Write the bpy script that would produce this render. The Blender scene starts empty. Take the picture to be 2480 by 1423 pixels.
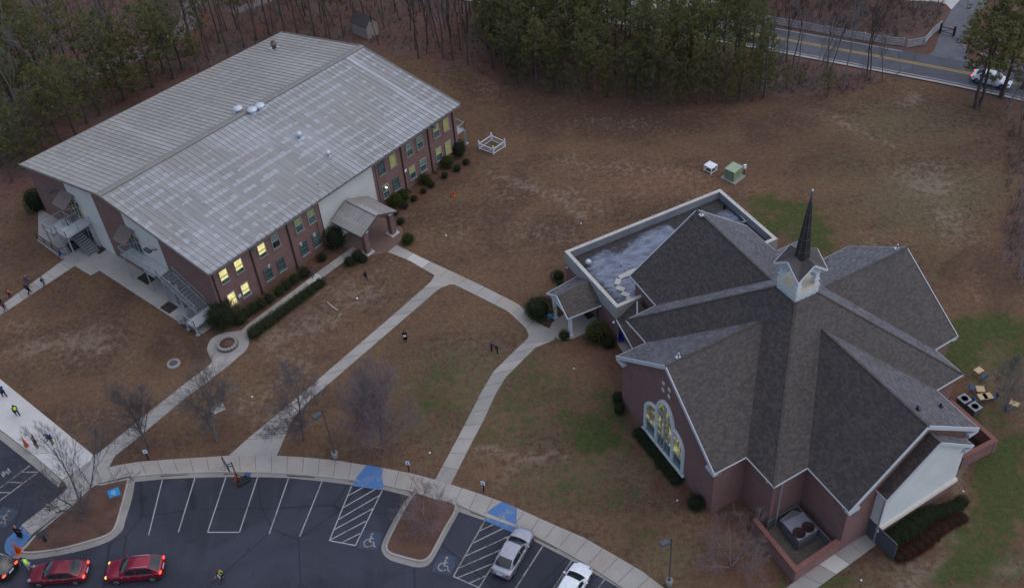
import bpy, bmesh, math, random
import numpy as np
from mathutils import Vector, Matrix
R = math.radians
random.seed(7)
rng = np.random.default_rng(7)
SC = bpy.context.scene
COL = SC.collection
# ------------------------------------------------------------------ camera
PITCH, ROLL, FPX, CAMH = 0.750038904, 0.090646159, 2592.4227, 75.0
_f = Vector((0, math.cos(PITCH), -math.sin(PITCH)))
_d0 = Vector((0, -math.sin(PITCH), -math.cos(PITCH)))
_x = Vector((1, 0, 0)) * math.cos(ROLL) + _d0 * math.sin(ROLL)
_d = -Vector((1, 0, 0)) * math.sin(ROLL) + _d0 * math.cos(ROLL)
cam_data = bpy.data.cameras.new('camera')
cam_data.sensor_width = 36.0
cam_data.lens = 36.0 * FPX / 2480.0
cam_data.clip_start = 0.5
cam_data.clip_end = 3000
cam = bpy.data.objects.new('camera', cam_data)
COL.objects.link(cam)
_m = Matrix((( _x.x, -_d.x, -_f.x, 0), (_x.y, -_d.y, -_f.y, 0), (_x.z, -_d.z, -_f.z, CAMH), (0, 0, 0, 1)))
cam.matrix_world = _m
SC.camera = cam
# ------------------------------------------------------------------ sky and sun (overcast evening)
SUN_EL, SUN_AZ = 60.0, 88.0      # azimuth: degrees from +y (away from the camera) towards +x
w = bpy.data.worlds.new('World')
SC.world = w
w.use_nodes = True
wn = w.node_tree
bg = wn.nodes['Background']
sky = wn.nodes.new('ShaderNodeTexSky')
sky.sky_type = 'NISHITA'
sky.sun_disc = False
sky.sun_elevation = R(SUN_EL)
sky.sun_rotation = R(SUN_AZ)
sky.air_density = 0.7
sky.dust_density = 1.2
sky.ozone_density = 1.3
wn.links.new(sky.outputs[0], bg.inputs[0])
bg.inputs[1].default_value = 0.11
sl = bpy.data.lights.new('sun', 'SUN')
sl.energy = 1.1
sl.angle = R(135)
sl.color = (1.0, 0.965, 0.94)
sun = bpy.data.objects.new('sun', sl)
COL.objects.link(sun)
_sd = Vector((math.sin(R(SUN_AZ)) * math.cos(R(SUN_EL)), math.cos(R(SUN_AZ)) * math.cos(R(SUN_EL)), math.sin(R(SUN_EL))))
sun.rotation_euler = (-_sd).to_track_quat('-Z', 'Y').to_euler()
sun.location = (0, 100, 120)
SC.view_settings.view_transform = 'Standard'
SC.view_settings.look = 'None'
SC.view_settings.exposure = 0.62
SC.view_settings.gamma = 1.0
SC.cycles.max_bounces = 6
SC.cycles.diffuse_bounces = 3
SC.cycles.transparent_max_bounces = 6

# ------------------------------------------------------------------ helpers
def G(u, v, z=0.0):
    """point at height z that the photograph shows at pixel (u, v)"""
    d = _f + _x * ((u - 1240.0) / FPX) + _d * ((v - 711.5) / FPX)
    t = (z - CAMH) / d.z
    return Vector((d.x * t, d.y * t, z))
def Gl(pts, z=0.0):
    return [G(u, v, z) for u, v in pts]
def on_plane(u, v, p0, n):
    """point on the vertical plane through p0 with normal n"""
    d = _f + _x * ((u - 1240.0) / FPX) + _d * ((v - 711.5) / FPX)
    o = Vector((0, 0, CAMH))
    t = (p0 - o).dot(n) / d.dot(n)
    return o + d * t

class MB:
    """collects faces in world (or local) metres and builds ONE mesh object"""
    def __init__(s):
        s.v = []; s.f = []; s.m = []; s.sm = []
    def add(s, vs, fs, mi=0, smooth=False):
        o = len(s.v)
        s.v += [tuple(p) for p in vs]
        for f in fs:
            s.f.append([i + o for i in f]); s.m.append(mi); s.sm.append(smooth)
        return s
    def poly(s, pts, mi=0):
        return s.add(pts, [list(range(len(pts)))], mi)
    def box(s, c, size, ax=None, mi=0):
        """box centred at c; ax = (x axis, y axis, z axis) or rotation angle about z"""
        if ax is None: ax = 0.0
        if not isinstance(ax, (tuple, list)):
            a = ax; ax = (Vector((math.cos(a), math.sin(a), 0)), Vector((-math.sin(a), math.cos(a), 0)), Vector((0, 0, 1)))
        c = Vector(c); X, Y, Z = [ax[i] * (size[i] / 2) for i in range(3)]
        vs = [c + X * i + Y * j + Z * k for k in (-1, 1) for j in (-1, 1) for i in (-1, 1)]
        return s.add(vs, [[0, 2, 3, 1], [4, 5, 7, 6], [0, 1, 5, 4], [2, 6, 7, 3], [0, 4, 6, 2], [1, 3, 7, 5]], mi)
    def bar(s, a, b, w, h=None, mi=0, up=Vector((0, 0, 1))):
        a = Vector(a); b = Vector(b); h = h or w
        t = (b - a); L = t.length
        if L < 1e-6: return s
        t /= L
        y = up.cross(t)
        if y.length < 1e-3: y = Vector((1, 0, 0)).cross(t)
        y.normalize(); z = t.cross(y)
        return s.box((a + b) / 2, (L, w, h), (t, y, z), mi)
    def tube(s, a, b, r0, r1=None, n=6, mi=0, cap=True, smooth=True):
        return s.path([a, b], [r0, r0 if r1 is None else r1], n, mi, cap, smooth)
    def path(s, pts, rs, n=6, mi=0, cap=True, smooth=True):
        pts = [Vector(p) for p in pts]
        vs = []; fs = []
        prev = None
        for i, p in enumerate(pts):
            t = (pts[min(i + 1, len(pts) - 1)] - pts[max(i - 1, 0)])
            if t.length < 1e-9: t = Vector((0, 0, 1))
            t.normalize()
            if prev is None:
                y = t.cross(Vector((0, 0, 1)))
                if y.length < 1e-3: y = t.cross(Vector((1, 0, 0)))
            else:
                y = prev - t * prev.dot(t)
                if y.length < 1e-4: y = t.cross(Vector((0.3, 1, 0.1)))
            y.normalize(); prev = y
            z = t.cross(y)
            for k in range(n):
                a = 2 * math.pi * k / n
                vs.append(p + (y * math.cos(a) + z * math.sin(a)) * rs[i])
        for i in range(len(pts) - 1):
            for k in range(n):
                k2 = (k + 1) % n
                fs.append([i * n + k, i * n + k2, (i + 1) * n + k2, (i + 1) * n + k])
        s.add(vs, fs, mi, smooth)
        if cap:
            m = len(pts) - 1
            s.add([vs[k] for k in range(n)], [list(range(n))[::-1]], mi)
            s.add([vs[m * n + k] for k in range(n)], [list(range(n))], mi)
        return s
    def lathe(s, prof, c=(0, 0, 0), n=12, mi=0, smooth=True):
        c = Vector(c); vs = []; fs = []
        for r, z in prof:
            for k in range(n):
                a = 2 * math.pi * k / n
                vs.append(c + Vector((r * math.cos(a), r * math.sin(a), z)))
        for i in range(len(prof) - 1):
            for k in range(n):
                k2 = (k + 1) % n
                fs.append([i * n + k, i * n + k2, (i + 1) * n + k2, (i + 1) * n + k])
        if prof[0][0] > 1e-4: fs.append(list(range(n))[::-1])
        if prof[-1][0] > 1e-4: fs.append([(len(prof) - 1) * n + k for k in range(n)])
        return s.add(vs, fs, mi, smooth)
    def prism(s, pts, z0, z1, mi=0, mside=None, bottom=False):
        """vertical prism over a ground polygon"""
        P = [Vector((p[0], p[1])) for p in pts]
        A = sum(P[i].x * P[(i + 1) % len(P)].y - P[(i + 1) % len(P)].x * P[i].y for i in range(len(P)))
        if A < 0: P = P[::-1]
        n = len(P)
        s.add([(p.x, p.y, z1) for p in P], [list(range(n))], mi)
        if z1 - z0 > 1e-6:
            s.add([(p.x, p.y, z0) for p in P] + [(p.x, p.y, z1) for p in P],
                  [[i, (i + 1) % n, n + (i + 1) % n, n + i] for i in range(n)], mi if mside is None else mside)
        if bottom: s.add([(p.x, p.y, z0) for p in P], [list(range(n))[::-1]], mi)
        return s
    def blob(s, c, r, nu=10, nv=7, mi=0, jit=0.0, seed=0):
        rr = random.Random(seed); c = Vector(c); vs = []; fs = []
        for j in range(nv + 1):
            th = math.pi * j / nv
            for i in range(nu):
                ph = 2 * math.pi * i / nu; q = 1 + rr.uniform(-jit, jit)
                vs.append(c + Vector((r[0] * math.sin(th) * math.cos(ph) * q, r[1] * math.sin(th) * math.sin(ph) * q, r[2] * math.cos(th) * q)))
        for j in range(nv):
            for i in range(nu):
                i2 = (i + 1) % nu
                fs.append([j * nu + i, (j + 1) * nu + i, (j + 1) * nu + i2, j * nu + i2])
        return s.add(vs, fs, mi, True)
    def mesh(s, name, mats, org=None):
        me = bpy.data.meshes.new(name)
        o = Vector(org) if org is not None else Vector((0, 0, 0))
        me.from_pydata([(v[0] - o.x, v[1] - o.y, v[2] - o.z) for v in s.v], [], s.f)
        if not isinstance(mats, (list, tuple)): mats = [mats]
        for m in mats: me.materials.append(m)
        me.polygons.foreach_set('material_index', s.m)
        me.polygons.foreach_set('use_smooth', s.sm)
        # planar UVs in metres: u along the face horizontally, v up its slope
        uvl = me.uv_layers.new(name='uv')
        V = np.array(s.v, dtype=float).reshape(-1, 3)
        uv = np.zeros((len(me.loops), 2)); k = 0
        me.update()
        nrm = np.zeros(len(me.polygons) * 3); me.polygons.foreach_get('normal', nrm); nrm = nrm.reshape(-1, 3)
        for fi, f in enumerate(s.f):
            n = nrm[fi]
            P = V[f]
            h = math.hypot(n[0], n[1])
            if h < 0.02:
                uv[k:k + len(f), 0] = P[:, 0]; uv[k:k + len(f), 1] = P[:, 1]
            else:
                t = np.array([-n[1] / h, n[0] / h, 0.0]); b = np.cross(n, t)
                uv[k:k + len(f), 0] = P @ t; uv[k:k + len(f), 1] = P @ b
            k += len(f)
        uvl.data.foreach_set('uv', uv.ravel())
        me.validate(clean_customdata=False)
        return me

ORG = {}
def thing(name, label, cat, loc=(0, 0, 0), rotz=0.0, group=None):
    o = bpy.data.objects.new(name, None); COL.objects.link(o)
    o.empty_display_size = 0.3
    o.location = loc; o.rotation_euler = (0, 0, rotz)
    o['label'] = label; o['category'] = cat
    if group: o['group'] = group
    ORG[o.name] = Vector(loc)
    return o
def part(name, mb, mats, parent, label=None, local=False):
    """child mesh; its faces are in world metres unless local"""
    org = Vector((0, 0, 0)) if local else ORG[parent.name]
    me = mb if isinstance(mb, bpy.types.Mesh) else mb.mesh(name, mats, org)
    o = bpy.data.objects.new(name, me); COL.objects.link(o)
    o.parent = parent
    ORG[o.name] = org
    if label: o['label'] = label
    return o
def solo(name, mb, mats, label, cat, loc=(0, 0, 0), group=None, local=False, rotz=0.0):
    """a thing that is one mesh"""
    me = mb if isinstance(mb, bpy.types.Mesh) else mb.mesh(name, mats, None if local else loc)
    o = bpy.data.objects.new(name, me); COL.objects.link(o)
    o.location = loc; o.rotation_euler = (0, 0, rotz)
    o['label'] = label; o['category'] = cat
    if group: o['group'] = group
    ORG[o.name] = Vector(loc)
    return o
def struct(name, mb, mats, label=None):
    me = mb if isinstance(mb, bpy.types.Mesh) else mb.mesh(name, mats)
    o = bpy.data.objects.new(name, me); COL.objects.link(o)
    o['kind'] = 'structure'
    if label: o['label'] = label
    return o
def dup(root, loc, rotz=0.0, label=None, scale=None):
    r = root.copy(); COL.objects.link(r)
    r.location = loc; r.rotation_euler = (0, 0, rotz)
    if scale is not None: r.scale = scale if isinstance(scale, (tuple, list)) else (scale,) * 3
    if label: r['label'] = label
    for ch in list(root.children):
        c = ch.copy(); COL.objects.link(c); c.parent = r
        for g in list(ch.children):
            d = g.copy(); COL.objects.link(d); d.parent = c
    return r
def offset_poly(pts, d):
    """2-D polygon moved inwards by d"""
    P = [Vector((p[0], p[1])) for p in pts]; n = len(P)
    A = sum(P[i].x * P[(i + 1) % n].y - P[(i + 1) % n].x * P[i].y for i in range(n))
    sg = 1 if A > 0 else -1
    out = []
    for i in range(n):
        a, b, c = P[i - 1], P[i], P[(i + 1) % n]
        d1 = (b - a).normalized(); d2 = (c - b).normalized()
        n1 = Vector((-d1.y, d1.x)) * sg; n2 = Vector((-d2.y, d2.x)) * sg
        k = n1 + n2
        if k.length < 1e-4: k = n1
        k.normalize()
        out.append(b + k * (d / max(0.35, k.dot(n1))))
    return out
def resample(pts, n):
    P = [Vector(p) for p in pts]
    L = [0]
    for i in range(1, len(P)): L.append(L[-1] + (P[i] - P[i - 1]).length)
    out = []
    for k in range(n):
        s = L[-1] * k / (n - 1); i = 1
        while i < len(P) - 1 and L[i] < s: i += 1
        t = (s - L[i - 1]) / max(1e-9, L[i] - L[i - 1])
        out.append(P[i - 1].lerp(P[i], t))
    return out
def spline(pts, n):
    """Catmull-Rom through the points"""
    P = [Vector(p) for p in pts]; P = [P[0] * 2 - P[1]] + P + [P[-1] * 2 - P[-2]]
    out = []
    for i in range(1, len(P) - 2):
        for k in range(n):
            t = k / n; a, b, c, d = P[i - 1:i + 3]
            out.append(0.5 * ((2 * b) + (c - a) * t + (2 * a - 5 * b + 4 * c - d) * t * t + (3 * b - a - 3 * c + d) * t ** 3))
    out.append(P[-2])
    return out

# ------------------------------------------------------------------ materials
class NB:
    def __init__(s, name, rough=0.8, spec=0.3, metal=0.0):
        s.mat = bpy.data.materials.new(name); s.mat.use_nodes = True
        s.t = s.mat.node_tree; s.b = s.t.nodes['Principled BSDF']
        s.b.inputs['Roughness'].default_value = rough
        s.b.inputs['Specular IOR Level'].default_value = spec
        s.b.inputs['Metallic'].default_value = metal
    def n(s, ty, **kw):
        nd = s.t.nodes.new('ShaderNode' + ty)
        for k, v in kw.items():
            if k in nd.inputs.keys() if isinstance(k, str) else False: s.set(nd.inputs[k], v)
            else: setattr(nd, k, v)
        return nd
    def set(s, sock, v):
        if isinstance(v, bpy.types.NodeSocket): s.t.links.new(v, sock)
        elif isinstance(v, (tuple, list)) and len(v) == 3 and sock.type == 'RGBA': sock.default_value = (*v, 1)
        else: sock.default_value = v
    def coord(s, kind='Object'):
        return s.n('TexCoord').outputs[kind]
    def mapping(s, vec, scale=(1, 1, 1), rot=(0, 0, 0)):
        m = s.n('Mapping'); s.set(m.inputs[0], vec); m.inputs['Scale'].default_value = scale; m.inputs['Rotation'].default_value = rot
        return m.outputs[0]
    def noise(s, vec, scale, detail=3.0, rough=0.55, dist=0.0):
        m = s.n('TexNoise'); s.set(m.inputs['Vector'], vec)
        m.inputs['Scale'].default_value = scale; m.inputs['Detail'].default_value = detail
        m.inputs['Roughness'].default_value = rough; m.inputs['Distortion'].default_value = dist
        return m.outputs[0]
    def math(s, op, a, b=None, c=None, clamp=False):
        m = s.n('Math'); m.operation = op; m.use_clamp = clamp
        s.set(m.inputs[0], a)
        if b is not None: s.set(m.inputs[1], b)
        if c is not None: s.set(m.inputs[2], c)
        return m.outputs[0]
    def ramp(s, fac, a, b, lo=0.0, hi=1.0):
        m = s.n('MapRange'); s.set(m.inputs[0], fac)
        m.inputs[1].default_value = a; m.inputs[2].default_value = b; m.inputs[3].default_value = lo; m.inputs[4].default_value = hi
        m.interpolation_type = 'SMOOTHSTEP'
        return m.outputs[0]
    def mix(s, fac, a, b, mode='MIX'):
        m = s.n('Mix'); m.data_type = 'RGBA'; m.blend_type = mode
        s.set(m.inputs[0], fac); s.set(m.inputs[6], a); s.set(m.inputs[7], b)
        return m.outputs[2]
    def sep(s, vec):
        m = s.n('SeparateXYZ'); s.set(m.inputs[0], vec); return m.outputs
    def comb(s, x, y, z=0.0):
        m = s.n('CombineXYZ'); s.set(m.inputs[0], x); s.set(m.inputs[1], y); s.set(m.inputs[2], z); return m.outputs[0]
    def white(s, vec):
        m = s.n('TexWhiteNoise'); s.set(m.inputs[0], vec); return m.outputs[0]
    def col(s, c):
        s.set(s.b.inputs['Base Color'], c); return s
    def rough(s, v):
        s.set(s.b.inputs['Roughness'], v); return s
    def bump(s, h, strength=0.3, dist=0.02):
        m = s.n('Bump'); s.set(m.inputs['Height'], h); m.inputs['Strength'].default_value = strength; m.inputs['Distance'].default_value = dist
        s.t.links.new(m.outputs[0], s.b.inputs['Normal']); return s
def sc(c, k): return tuple(x * k for x in c)
def plain(name, c, rough=0.7, spec=0.3, metal=0.0, var=0.12, scale=3.0, fine=25.0):
    b = NB(name, rough, spec, metal)
    v = b.coord('Object')
    n1 = b.noise(v, scale, 4); n2 = b.noise(v, fine, 2)
    f = b.math('ADD', b.math('MULTIPLY', n1, 0.65), b.math('MULTIPLY', n2, 0.35))
    b.col(b.mix(b.ramp(f, 0.3, 0.7), sc(c, 1 - var), sc(c, 1 + var)))
    return b.mat
def emis(name, c, strength, base=None):
    b = NB(name, 0.4, 0.4)
    v = b.coord('Object')
    b.col(base or c)
    n = b.ramp(b.noise(v, 2.2, 2), 0.3, 0.7, 0.75, 1.15)
    b.set(b.b.inputs['Emission Color'], c)
    b.set(b.b.inputs['Emission Strength'], b.math('MULTIPLY', n, strength))
    return b.mat
# ------------------------------------------------------------------ shared materials
def m_brick(name='brick', c1=(0.25, 0.135, 0.115), c2=(0.165, 0.09, 0.08), mortar=(0.21, 0.165, 0.155)):
    b = NB(name, 0.9, 0.15)
    uv = b.coord('UV')
    t = b.n('TexBrick'); b.set(t.inputs['Vector'], uv)
    t.inputs['Scale'].default_value = 1.0
    t.inputs['Brick Width'].default_value = 0.22; t.inputs['Row Height'].default_value = 0.075
    t.inputs['Mortar Size'].default_value = 0.009; t.inputs['Bias'].default_value = 0.0
    b.set(t.inputs['Color1'], c1); b.set(t.inputs['Color2'], c2); b.set(t.inputs['Mortar'], mortar)
    n = b.noise(uv, 0.7, 4, 0.6); n2 = b.noise(b.mapping(uv, (1.2, 7, 1)), 3.0, 3)
    c = b.mix(b.ramp(n, 0.3, 0.7, 0.0, 0.45), t.outputs[0], sc(c1, 0.62))
    c = b.mix(b.ramp(n2, 0.45, 0.75, 0.0, 0.35), c, (0.25, 0.15, 0.14))
    b.col(c); b.bump(t.outputs[1], 0.25, 0.01)
    return b.mat
M = {}
M['brick'] = m_brick()
M['brick_cap'] = m_brick('brick_cap', (0.225, 0.093, 0.075), (0.165, 0.070, 0.060), (0.21, 0.125, 0.11))
M['brick_church'] = m_brick('brick_church', (0.275, 0.15, 0.132), (0.185, 0.10, 0.092), (0.19, 0.14, 0.135))
def m_concrete(name, c, var=0.12, stain=0.5):
    b = NB(name, 0.9, 0.2)
    v = b.coord('Object')
    n1 = b.noise(v, 0.35, 5, 0.6); n2 = b.noise(v, 9, 3); n3 = b.noise(v, 45, 2)
    f = b.math('ADD', b.math('MULTIPLY', n1, 0.5), b.math('ADD', b.math('MULTIPLY', n2, 0.3), b.math('MULTIPLY', n3, 0.2)))
    cc = b.mix(b.ramp(f, 0.35, 0.65), sc(c, 1 - var), sc(c, 1 + var))
    cc = b.mix(b.ramp(b.noise(v, 0.9, 5, 0.7, 1.0), 0.55, 0.8, 0, stain), cc, (c[0] * 0.62, c[1] * 0.55, c[2] * 0.48))
    b.col(cc); b.bump(n3, 0.2, 0.01)
    return b.mat
M['conc'] = m_concrete('concrete_walk', (0.335, 0.315, 0.29))
M['conc_warm'] = m_concrete('concrete_walk_warm', (0.34, 0.305, 0.27))
M['conc_grey'] = m_concrete('concrete_walk_grey', (0.29, 0.275, 0.255))
M['conc_pale'] = m_concrete('concrete_new', (0.47, 0.45, 0.42), 0.08, 0.15)
M['conc_bright'] = m_concrete('concrete_bright', (0.50, 0.49, 0.465), 0.10, 0.18)
M['conc_dark'] = m_concrete('concrete_gutter', (0.26, 0.245, 0.225), 0.15, 0.7)
M['kerb'] = m_concrete('concrete_kerb', (0.345, 0.33, 0.305), 0.12, 0.45)
M['joint'] = plain('joint_dark', (0.13, 0.115, 0.10), 0.95)
def m_asphalt(name, c, seal=0.4):
    b = NB(name, 0.85, 0.25)
    v = b.coord('Object')
    n1 = b.noise(v, 0.12, 5, 0.6, 0.6); n2 = b.noise(v, 1.1, 4, 0.6); n3 = b.noise(v, 30, 2)
    cc = b.mix(b.ramp(n3, 0.3, 0.7), sc(c, 0.72), sc(c, 1.28))
    cc = b.mix(b.ramp(n1, 0.40, 0.64, 0, seal * 1.7), cc, sc(c, 1.75))
    cc = b.mix(b.ramp(n2, 0.55, 0.8, 0, 0.5), cc, sc(c, 0.62))
    st = b.noise(b.mapping(v, (0.25, 2.2, 1), (0, 0, R(8))), 1.0, 3)
    cc = b.mix(b.ramp(st, 0.6, 0.8, 0, 0.22), cc, (0.11, 0.10, 0.10))
    oil = b.n('TexVoronoi'); b.set(oil.inputs['Vector'], v); oil.inputs['Scale'].default_value = 0.33
    cc = b.mix(b.math('MULTIPLY', b.ramp(oil.outputs[0], 0.05, 0.22, 0.65, 0.0), b.ramp(n2, 0.35, 0.6)), cc, sc(c, 0.42))
    ck = b.n('TexVoronoi'); ck.feature = 'DISTANCE_TO_EDGE'; b.set(ck.inputs['Vector'], b.mapping(b.mix(0.12, v, b.n('TexNoise').outputs[1]), (1, 1, 1))); ck.inputs['Scale'].default_value = 0.12
    cc = b.mix(b.ramp(ck.outputs[0], 0.0, 0.010, 0.55, 0.0), cc, sc(c, 0.38))
    tw_ = b.noise(b.mapping(v, (0.9, 0.07, 1), (0, 0, R(-62))), 1.0, 3, 0.6, 0.6)
    cc = b.mix(b.ramp(tw_, 0.56, 0.7, 0, 0.35), cc, sc(c, 1.7))
    b.col(cc); b.bump(n3, 0.3, 0.01)
    b.rough(b.ramp(n1, 0.3, 0.7, 0.78, 0.9))
    return b.mat
M['asphalt'] = m_asphalt('asphalt_lot', (0.031, 0.034, 0.046))
M['road'] = m_asphalt('asphalt_road', (0.075, 0.078, 0.092), 0.3)
M['drive'] = m_asphalt('asphalt_drive', (0.11, 0.11, 0.125), 0.3)
def m_paint(name, c, under, lo=0.55, hi=0.75, amt=0.8):
    b = NB(name, 0.8, 0.25)
    v = b.coord('Object')
    n = b.math('ADD', b.math('MULTIPLY', b.noise(v, 4.5, 6, 0.75), 0.6), b.math('MULTIPLY', b.noise(v, 0.8, 3), 0.4))
    b.col(b.mix(b.ramp(n, lo, hi, 0, amt), c, under))
    return b.mat
M['white_line'] = m_paint('paint_white', (0.36, 0.36, 0.36), (0.09, 0.09, 0.095), 0.46, 0.68, 0.8)
M['white_worn'] = m_paint('paint_white_worn', (0.31, 0.295, 0.28), (0.06, 0.058, 0.062), 0.44, 0.62, 0.9)
M['yellow_line'] = m_paint('paint_yellow', (0.42, 0.27, 0.07), (0.12, 0.11, 0.10), 0.5, 0.72, 0.75)
M['blue_paint'] = m_paint('paint_blue', (0.075, 0.17, 0.36), (0.28, 0.27, 0.26), 0.5, 0.62, 0.75)
M['blue_faint'] = m_paint('paint_blue_faint', (0.055, 0.08, 0.125), (0.045, 0.046, 0.055), 0.40, 0.60, 0.85)
def m_mulch(name, c, c2):
    b = NB(name, 1.0, 0.05)
    v = b.coord('Object')
    n = b.noise(v, 7, 5, 0.7); n2 = b.noise(v, 0.5, 3); n3 = b.noise(b.mapping(v, (30, 9, 10)), 2, 2)
    cc = b.mix(b.ramp(n, 0.3, 0.7), c, c2)
    cc = b.mix(b.ramp(n3, 0.5, 0.75, 0, 0.6), cc, sc(c2, 1.5))
    cc = b.mix(b.ramp(n2, 0.35, 0.7, 0, 0.6), cc, sc(c, 0.7))
    b.col(cc); b.bump(n, 0.7, 0.05)
    return b.mat
M['straw'] = m_mulch('pine_straw', (0.088, 0.05, 0.039), (0.162, 0.094, 0.07))
def m_shingle():
    b = NB('shingle', 0.62, 0.45)
    uv = b.coord('UV')
    t = b.n('TexBrick'); b.set(t.inputs['Vector'], uv); t.inputs['Scale'].default_value = 1.0
    t.inputs['Brick Width'].default_value = 0.33; t.inputs['Row Height'].default_value = 0.17; t.inputs['Mortar Size'].default_value = 0.012
    b.set(t.inputs['Color1'], (0.052, 0.041, 0.035)); b.set(t.inputs['Color2'], (0.031, 0.025, 0.023)); b.set(t.inputs['Mortar'], (0.016, 0.014, 0.014))
    su, sv_, _ = b.sep(uv)
    row = b.math('FLOOR', b.math('DIVIDE', sv_, 0.17))
    w1 = b.white(b.comb(b.math('FLOOR', b.math('DIVIDE', b.math('ADD', su, b.math('MULTIPLY', row, 0.11)), 0.28)), row))
    n = b.noise(uv, 0.35, 4, 0.6); st = b.noise(b.mapping(uv, (0.9, 0.10, 1)), 1.0, 4)
    c = b.mix(b.ramp(w1, 0.25, 1.0, 0, 0.6), t.outputs[0], (0.084, 0.066, 0.054))
    c = b.mix(b.ramp(n, 0.42, 0.7, 0, 0.35), c, (0.030, 0.025, 0.026))
    c = b.mix(b.ramp(st, 0.55, 0.8, 0, 0.3), c, (0.064, 0.053, 0.049))
    b.b.inputs['Sheen Weight'].default_value = 0.75; b.set(b.b.inputs['Sheen Weight'], b.ramp(b.math('ADD', b.math('MULTIPLY', w1, 0.6), b.math('MULTIPLY', n, 0.4)), 0.15, 0.85, 0.25, 1.0)); b.b.inputs['Sheen Roughness'].default_value = 0.32; b.set(b.b.inputs['Sheen Tint'], (0.72, 0.76, 0.9, 1))
    b.col(c); b.bump(t.outputs[1], 0.15, 0.01)
    return b.mat
M['shingle'] = m_shingle()
M['shingle_smooth'] = plain('shingle_steeple', (0.075, 0.066, 0.064), 0.75, 0.35, 0, 0.2, 3, 30)
M['spire'] = plain('spire_metal', (0.032, 0.028, 0.03), 0.6, 0.35, 0, 0.25, 2, 18)
M['spire_seam'] = plain('spire_seam', (0.10, 0.095, 0.095), 0.6, 0.3)
M['copper'] = plain('spire_tip', (0.10, 0.13, 0.14), 0.5, 0.4)
M['white'] = plain('white_trim', (0.60, 0.63, 0.64), 0.6, 0.35, 0, 0.06, 1.2, 10)
M['white_warm'] = plain('cream_trim', (0.60, 0.56, 0.48), 0.6, 0.3, 0, 0.06)
M['fascia'] = plain('white_fascia', (0.50, 0.53, 0.56), 0.6, 0.35, 0, 0.06, 1.2, 10)
def m_stucco(name, c):
    b = NB(name, 0.9, 0.2)
    uv = b.coord('UV')
    n = b.noise(uv, 0.4, 5, 0.6); n2 = b.noise(uv, 40, 2); st = b.noise(b.mapping(uv, (2.5, 0.25, 1)), 1.0, 4)
    cc = b.mix(b.ramp(n, 0.3, 0.7), sc(c, 0.93), sc(c, 1.05))
    cc = b.mix(b.ramp(st, 0.55, 0.85, 0, 0.25), cc, sc(c, 0.72))
    b.col(cc); b.bump(n2, 0.35, 0.01)
    return b.mat
M['stucco'] = m_stucco('stucco', (0.55, 0.55, 0.51))
M['stucco_white'] = m_stucco('stucco_white', (0.62, 0.645, 0.625))
M['galv'] = plain('galvanised', (0.36, 0.39, 0.41), 0.5, 0.45, 0.25, 0.15, 3, 15)
M['galv_dark'] = plain('galvanised_dark', (0.17, 0.185, 0.20), 0.55, 0.4, 0.2, 0.15)
M['downspout_dark'] = plain('downspout_brown', (0.035, 0.03, 0.032), 0.6)
M['downspout_grey'] = plain('downspout_grey', (0.25, 0.265, 0.29), 0.5, 0.4)
M['black'] = plain('black_paint', (0.02, 0.02, 0.022), 0.6)
M['darkgrey'] = plain('dark_grey', (0.075, 0.08, 0.088), 0.65)
M['mat_dark'] = plain('door_mat', (0.045, 0.032, 0.028), 0.95)
def m_glass(name, c, c2, rough=0.12):
    b = NB(name, rough, 0.6)
    v = b.coord('Object')
    b.col(b.mix(b.ramp(b.noise(v, 1.2, 3), 0.35, 0.65), c, c2))
    return b.mat
M['glass'] = m_glass('window_glass', (0.035, 0.075, 0.07), (0.085, 0.14, 0.13), 0.15)
M['glass_dark'] = m_glass('dark_glass', (0.012, 0.014, 0.014), (0.03, 0.035, 0.036), 0.12)
M['glass_pale'] = m_glass('blind_glass', (0.16, 0.20, 0.175), (0.22, 0.26, 0.22), 0.2)
M['car_glass'] = m_glass('car_glass', (0.012, 0.016, 0.018), (0.022, 0.028, 0.03), 0.06)
M['lit'] = emis('lit_window', (0.80, 0.70, 0.27), 0.66, (0.3, 0.27, 0.14))
M['lit_dim'] = emis('lit_window_dim', (0.42, 0.39, 0.11), 0.20, (0.13, 0.13, 0.06))
M['lit_green'] = emis('lit_window_green', (0.26, 0.29, 0.11), 0.20, (0.10, 0.12, 0.06))
M['glint_glow'] = emis('glint_glow', (1.0, 0.82, 0.5), 6.0)
M['frame'] = plain('window_frame', (0.30, 0.33, 0.31), 0.6)
M['frame_dark'] = plain('window_frame_dark', (0.12, 0.125, 0.12), 0.6)
M['paper'] = plain('paper_white', (0.72, 0.74, 0.78), 0.8)
M['orange'] = plain('orange_plastic', (0.72, 0.115, 0.02), 0.5)
M['yellow'] = plain('flat_yellow', (0.70, 0.42, 0.03), 0.6)
M['sky_blue'] = plain('sign_blue', (0.02, 0.25, 0.52), 0.5)
M['navy'] = plain('sign_navy', (0.014, 0.02, 0.12), 0.5)
M['sign_text'] = plain('sign_lettering', (0.55, 0.60, 0.66), 0.6)
M['wood_tan'] = plain('tan_laminate', (0.50, 0.36, 0.20), 0.5, 0.3, 0, 0.1)
M['blue_plastic'] = plain('blue_plastic', (0.02, 0.09, 0.20), 0.5)
M['blue_bright'] = plain('bright_blue_plastic', (0.015, 0.04, 0.40), 0.5)
M['tx_green'] = plain('transformer_green', (0.20, 0.27, 0.17), 0.55, 0.35)
M['stone'] = m_concrete('stone_block', (0.26, 0.24, 0.22), 0.2, 0.5)
M['bark'] = plain('bark_dark', (0.10, 0.078, 0.07), 0.95, 0.1, 0, 0.3, 4, 20)
M['bark_grey'] = plain('bark_grey', (0.175, 0.163, 0.165), 0.95, 0.1, 0, 0.3, 4, 20)
M['bark_lawn'] = plain('bark_lawn', (0.115, 0.105, 0.11), 0.95, 0.1, 0, 0.25, 4, 20)
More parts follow.
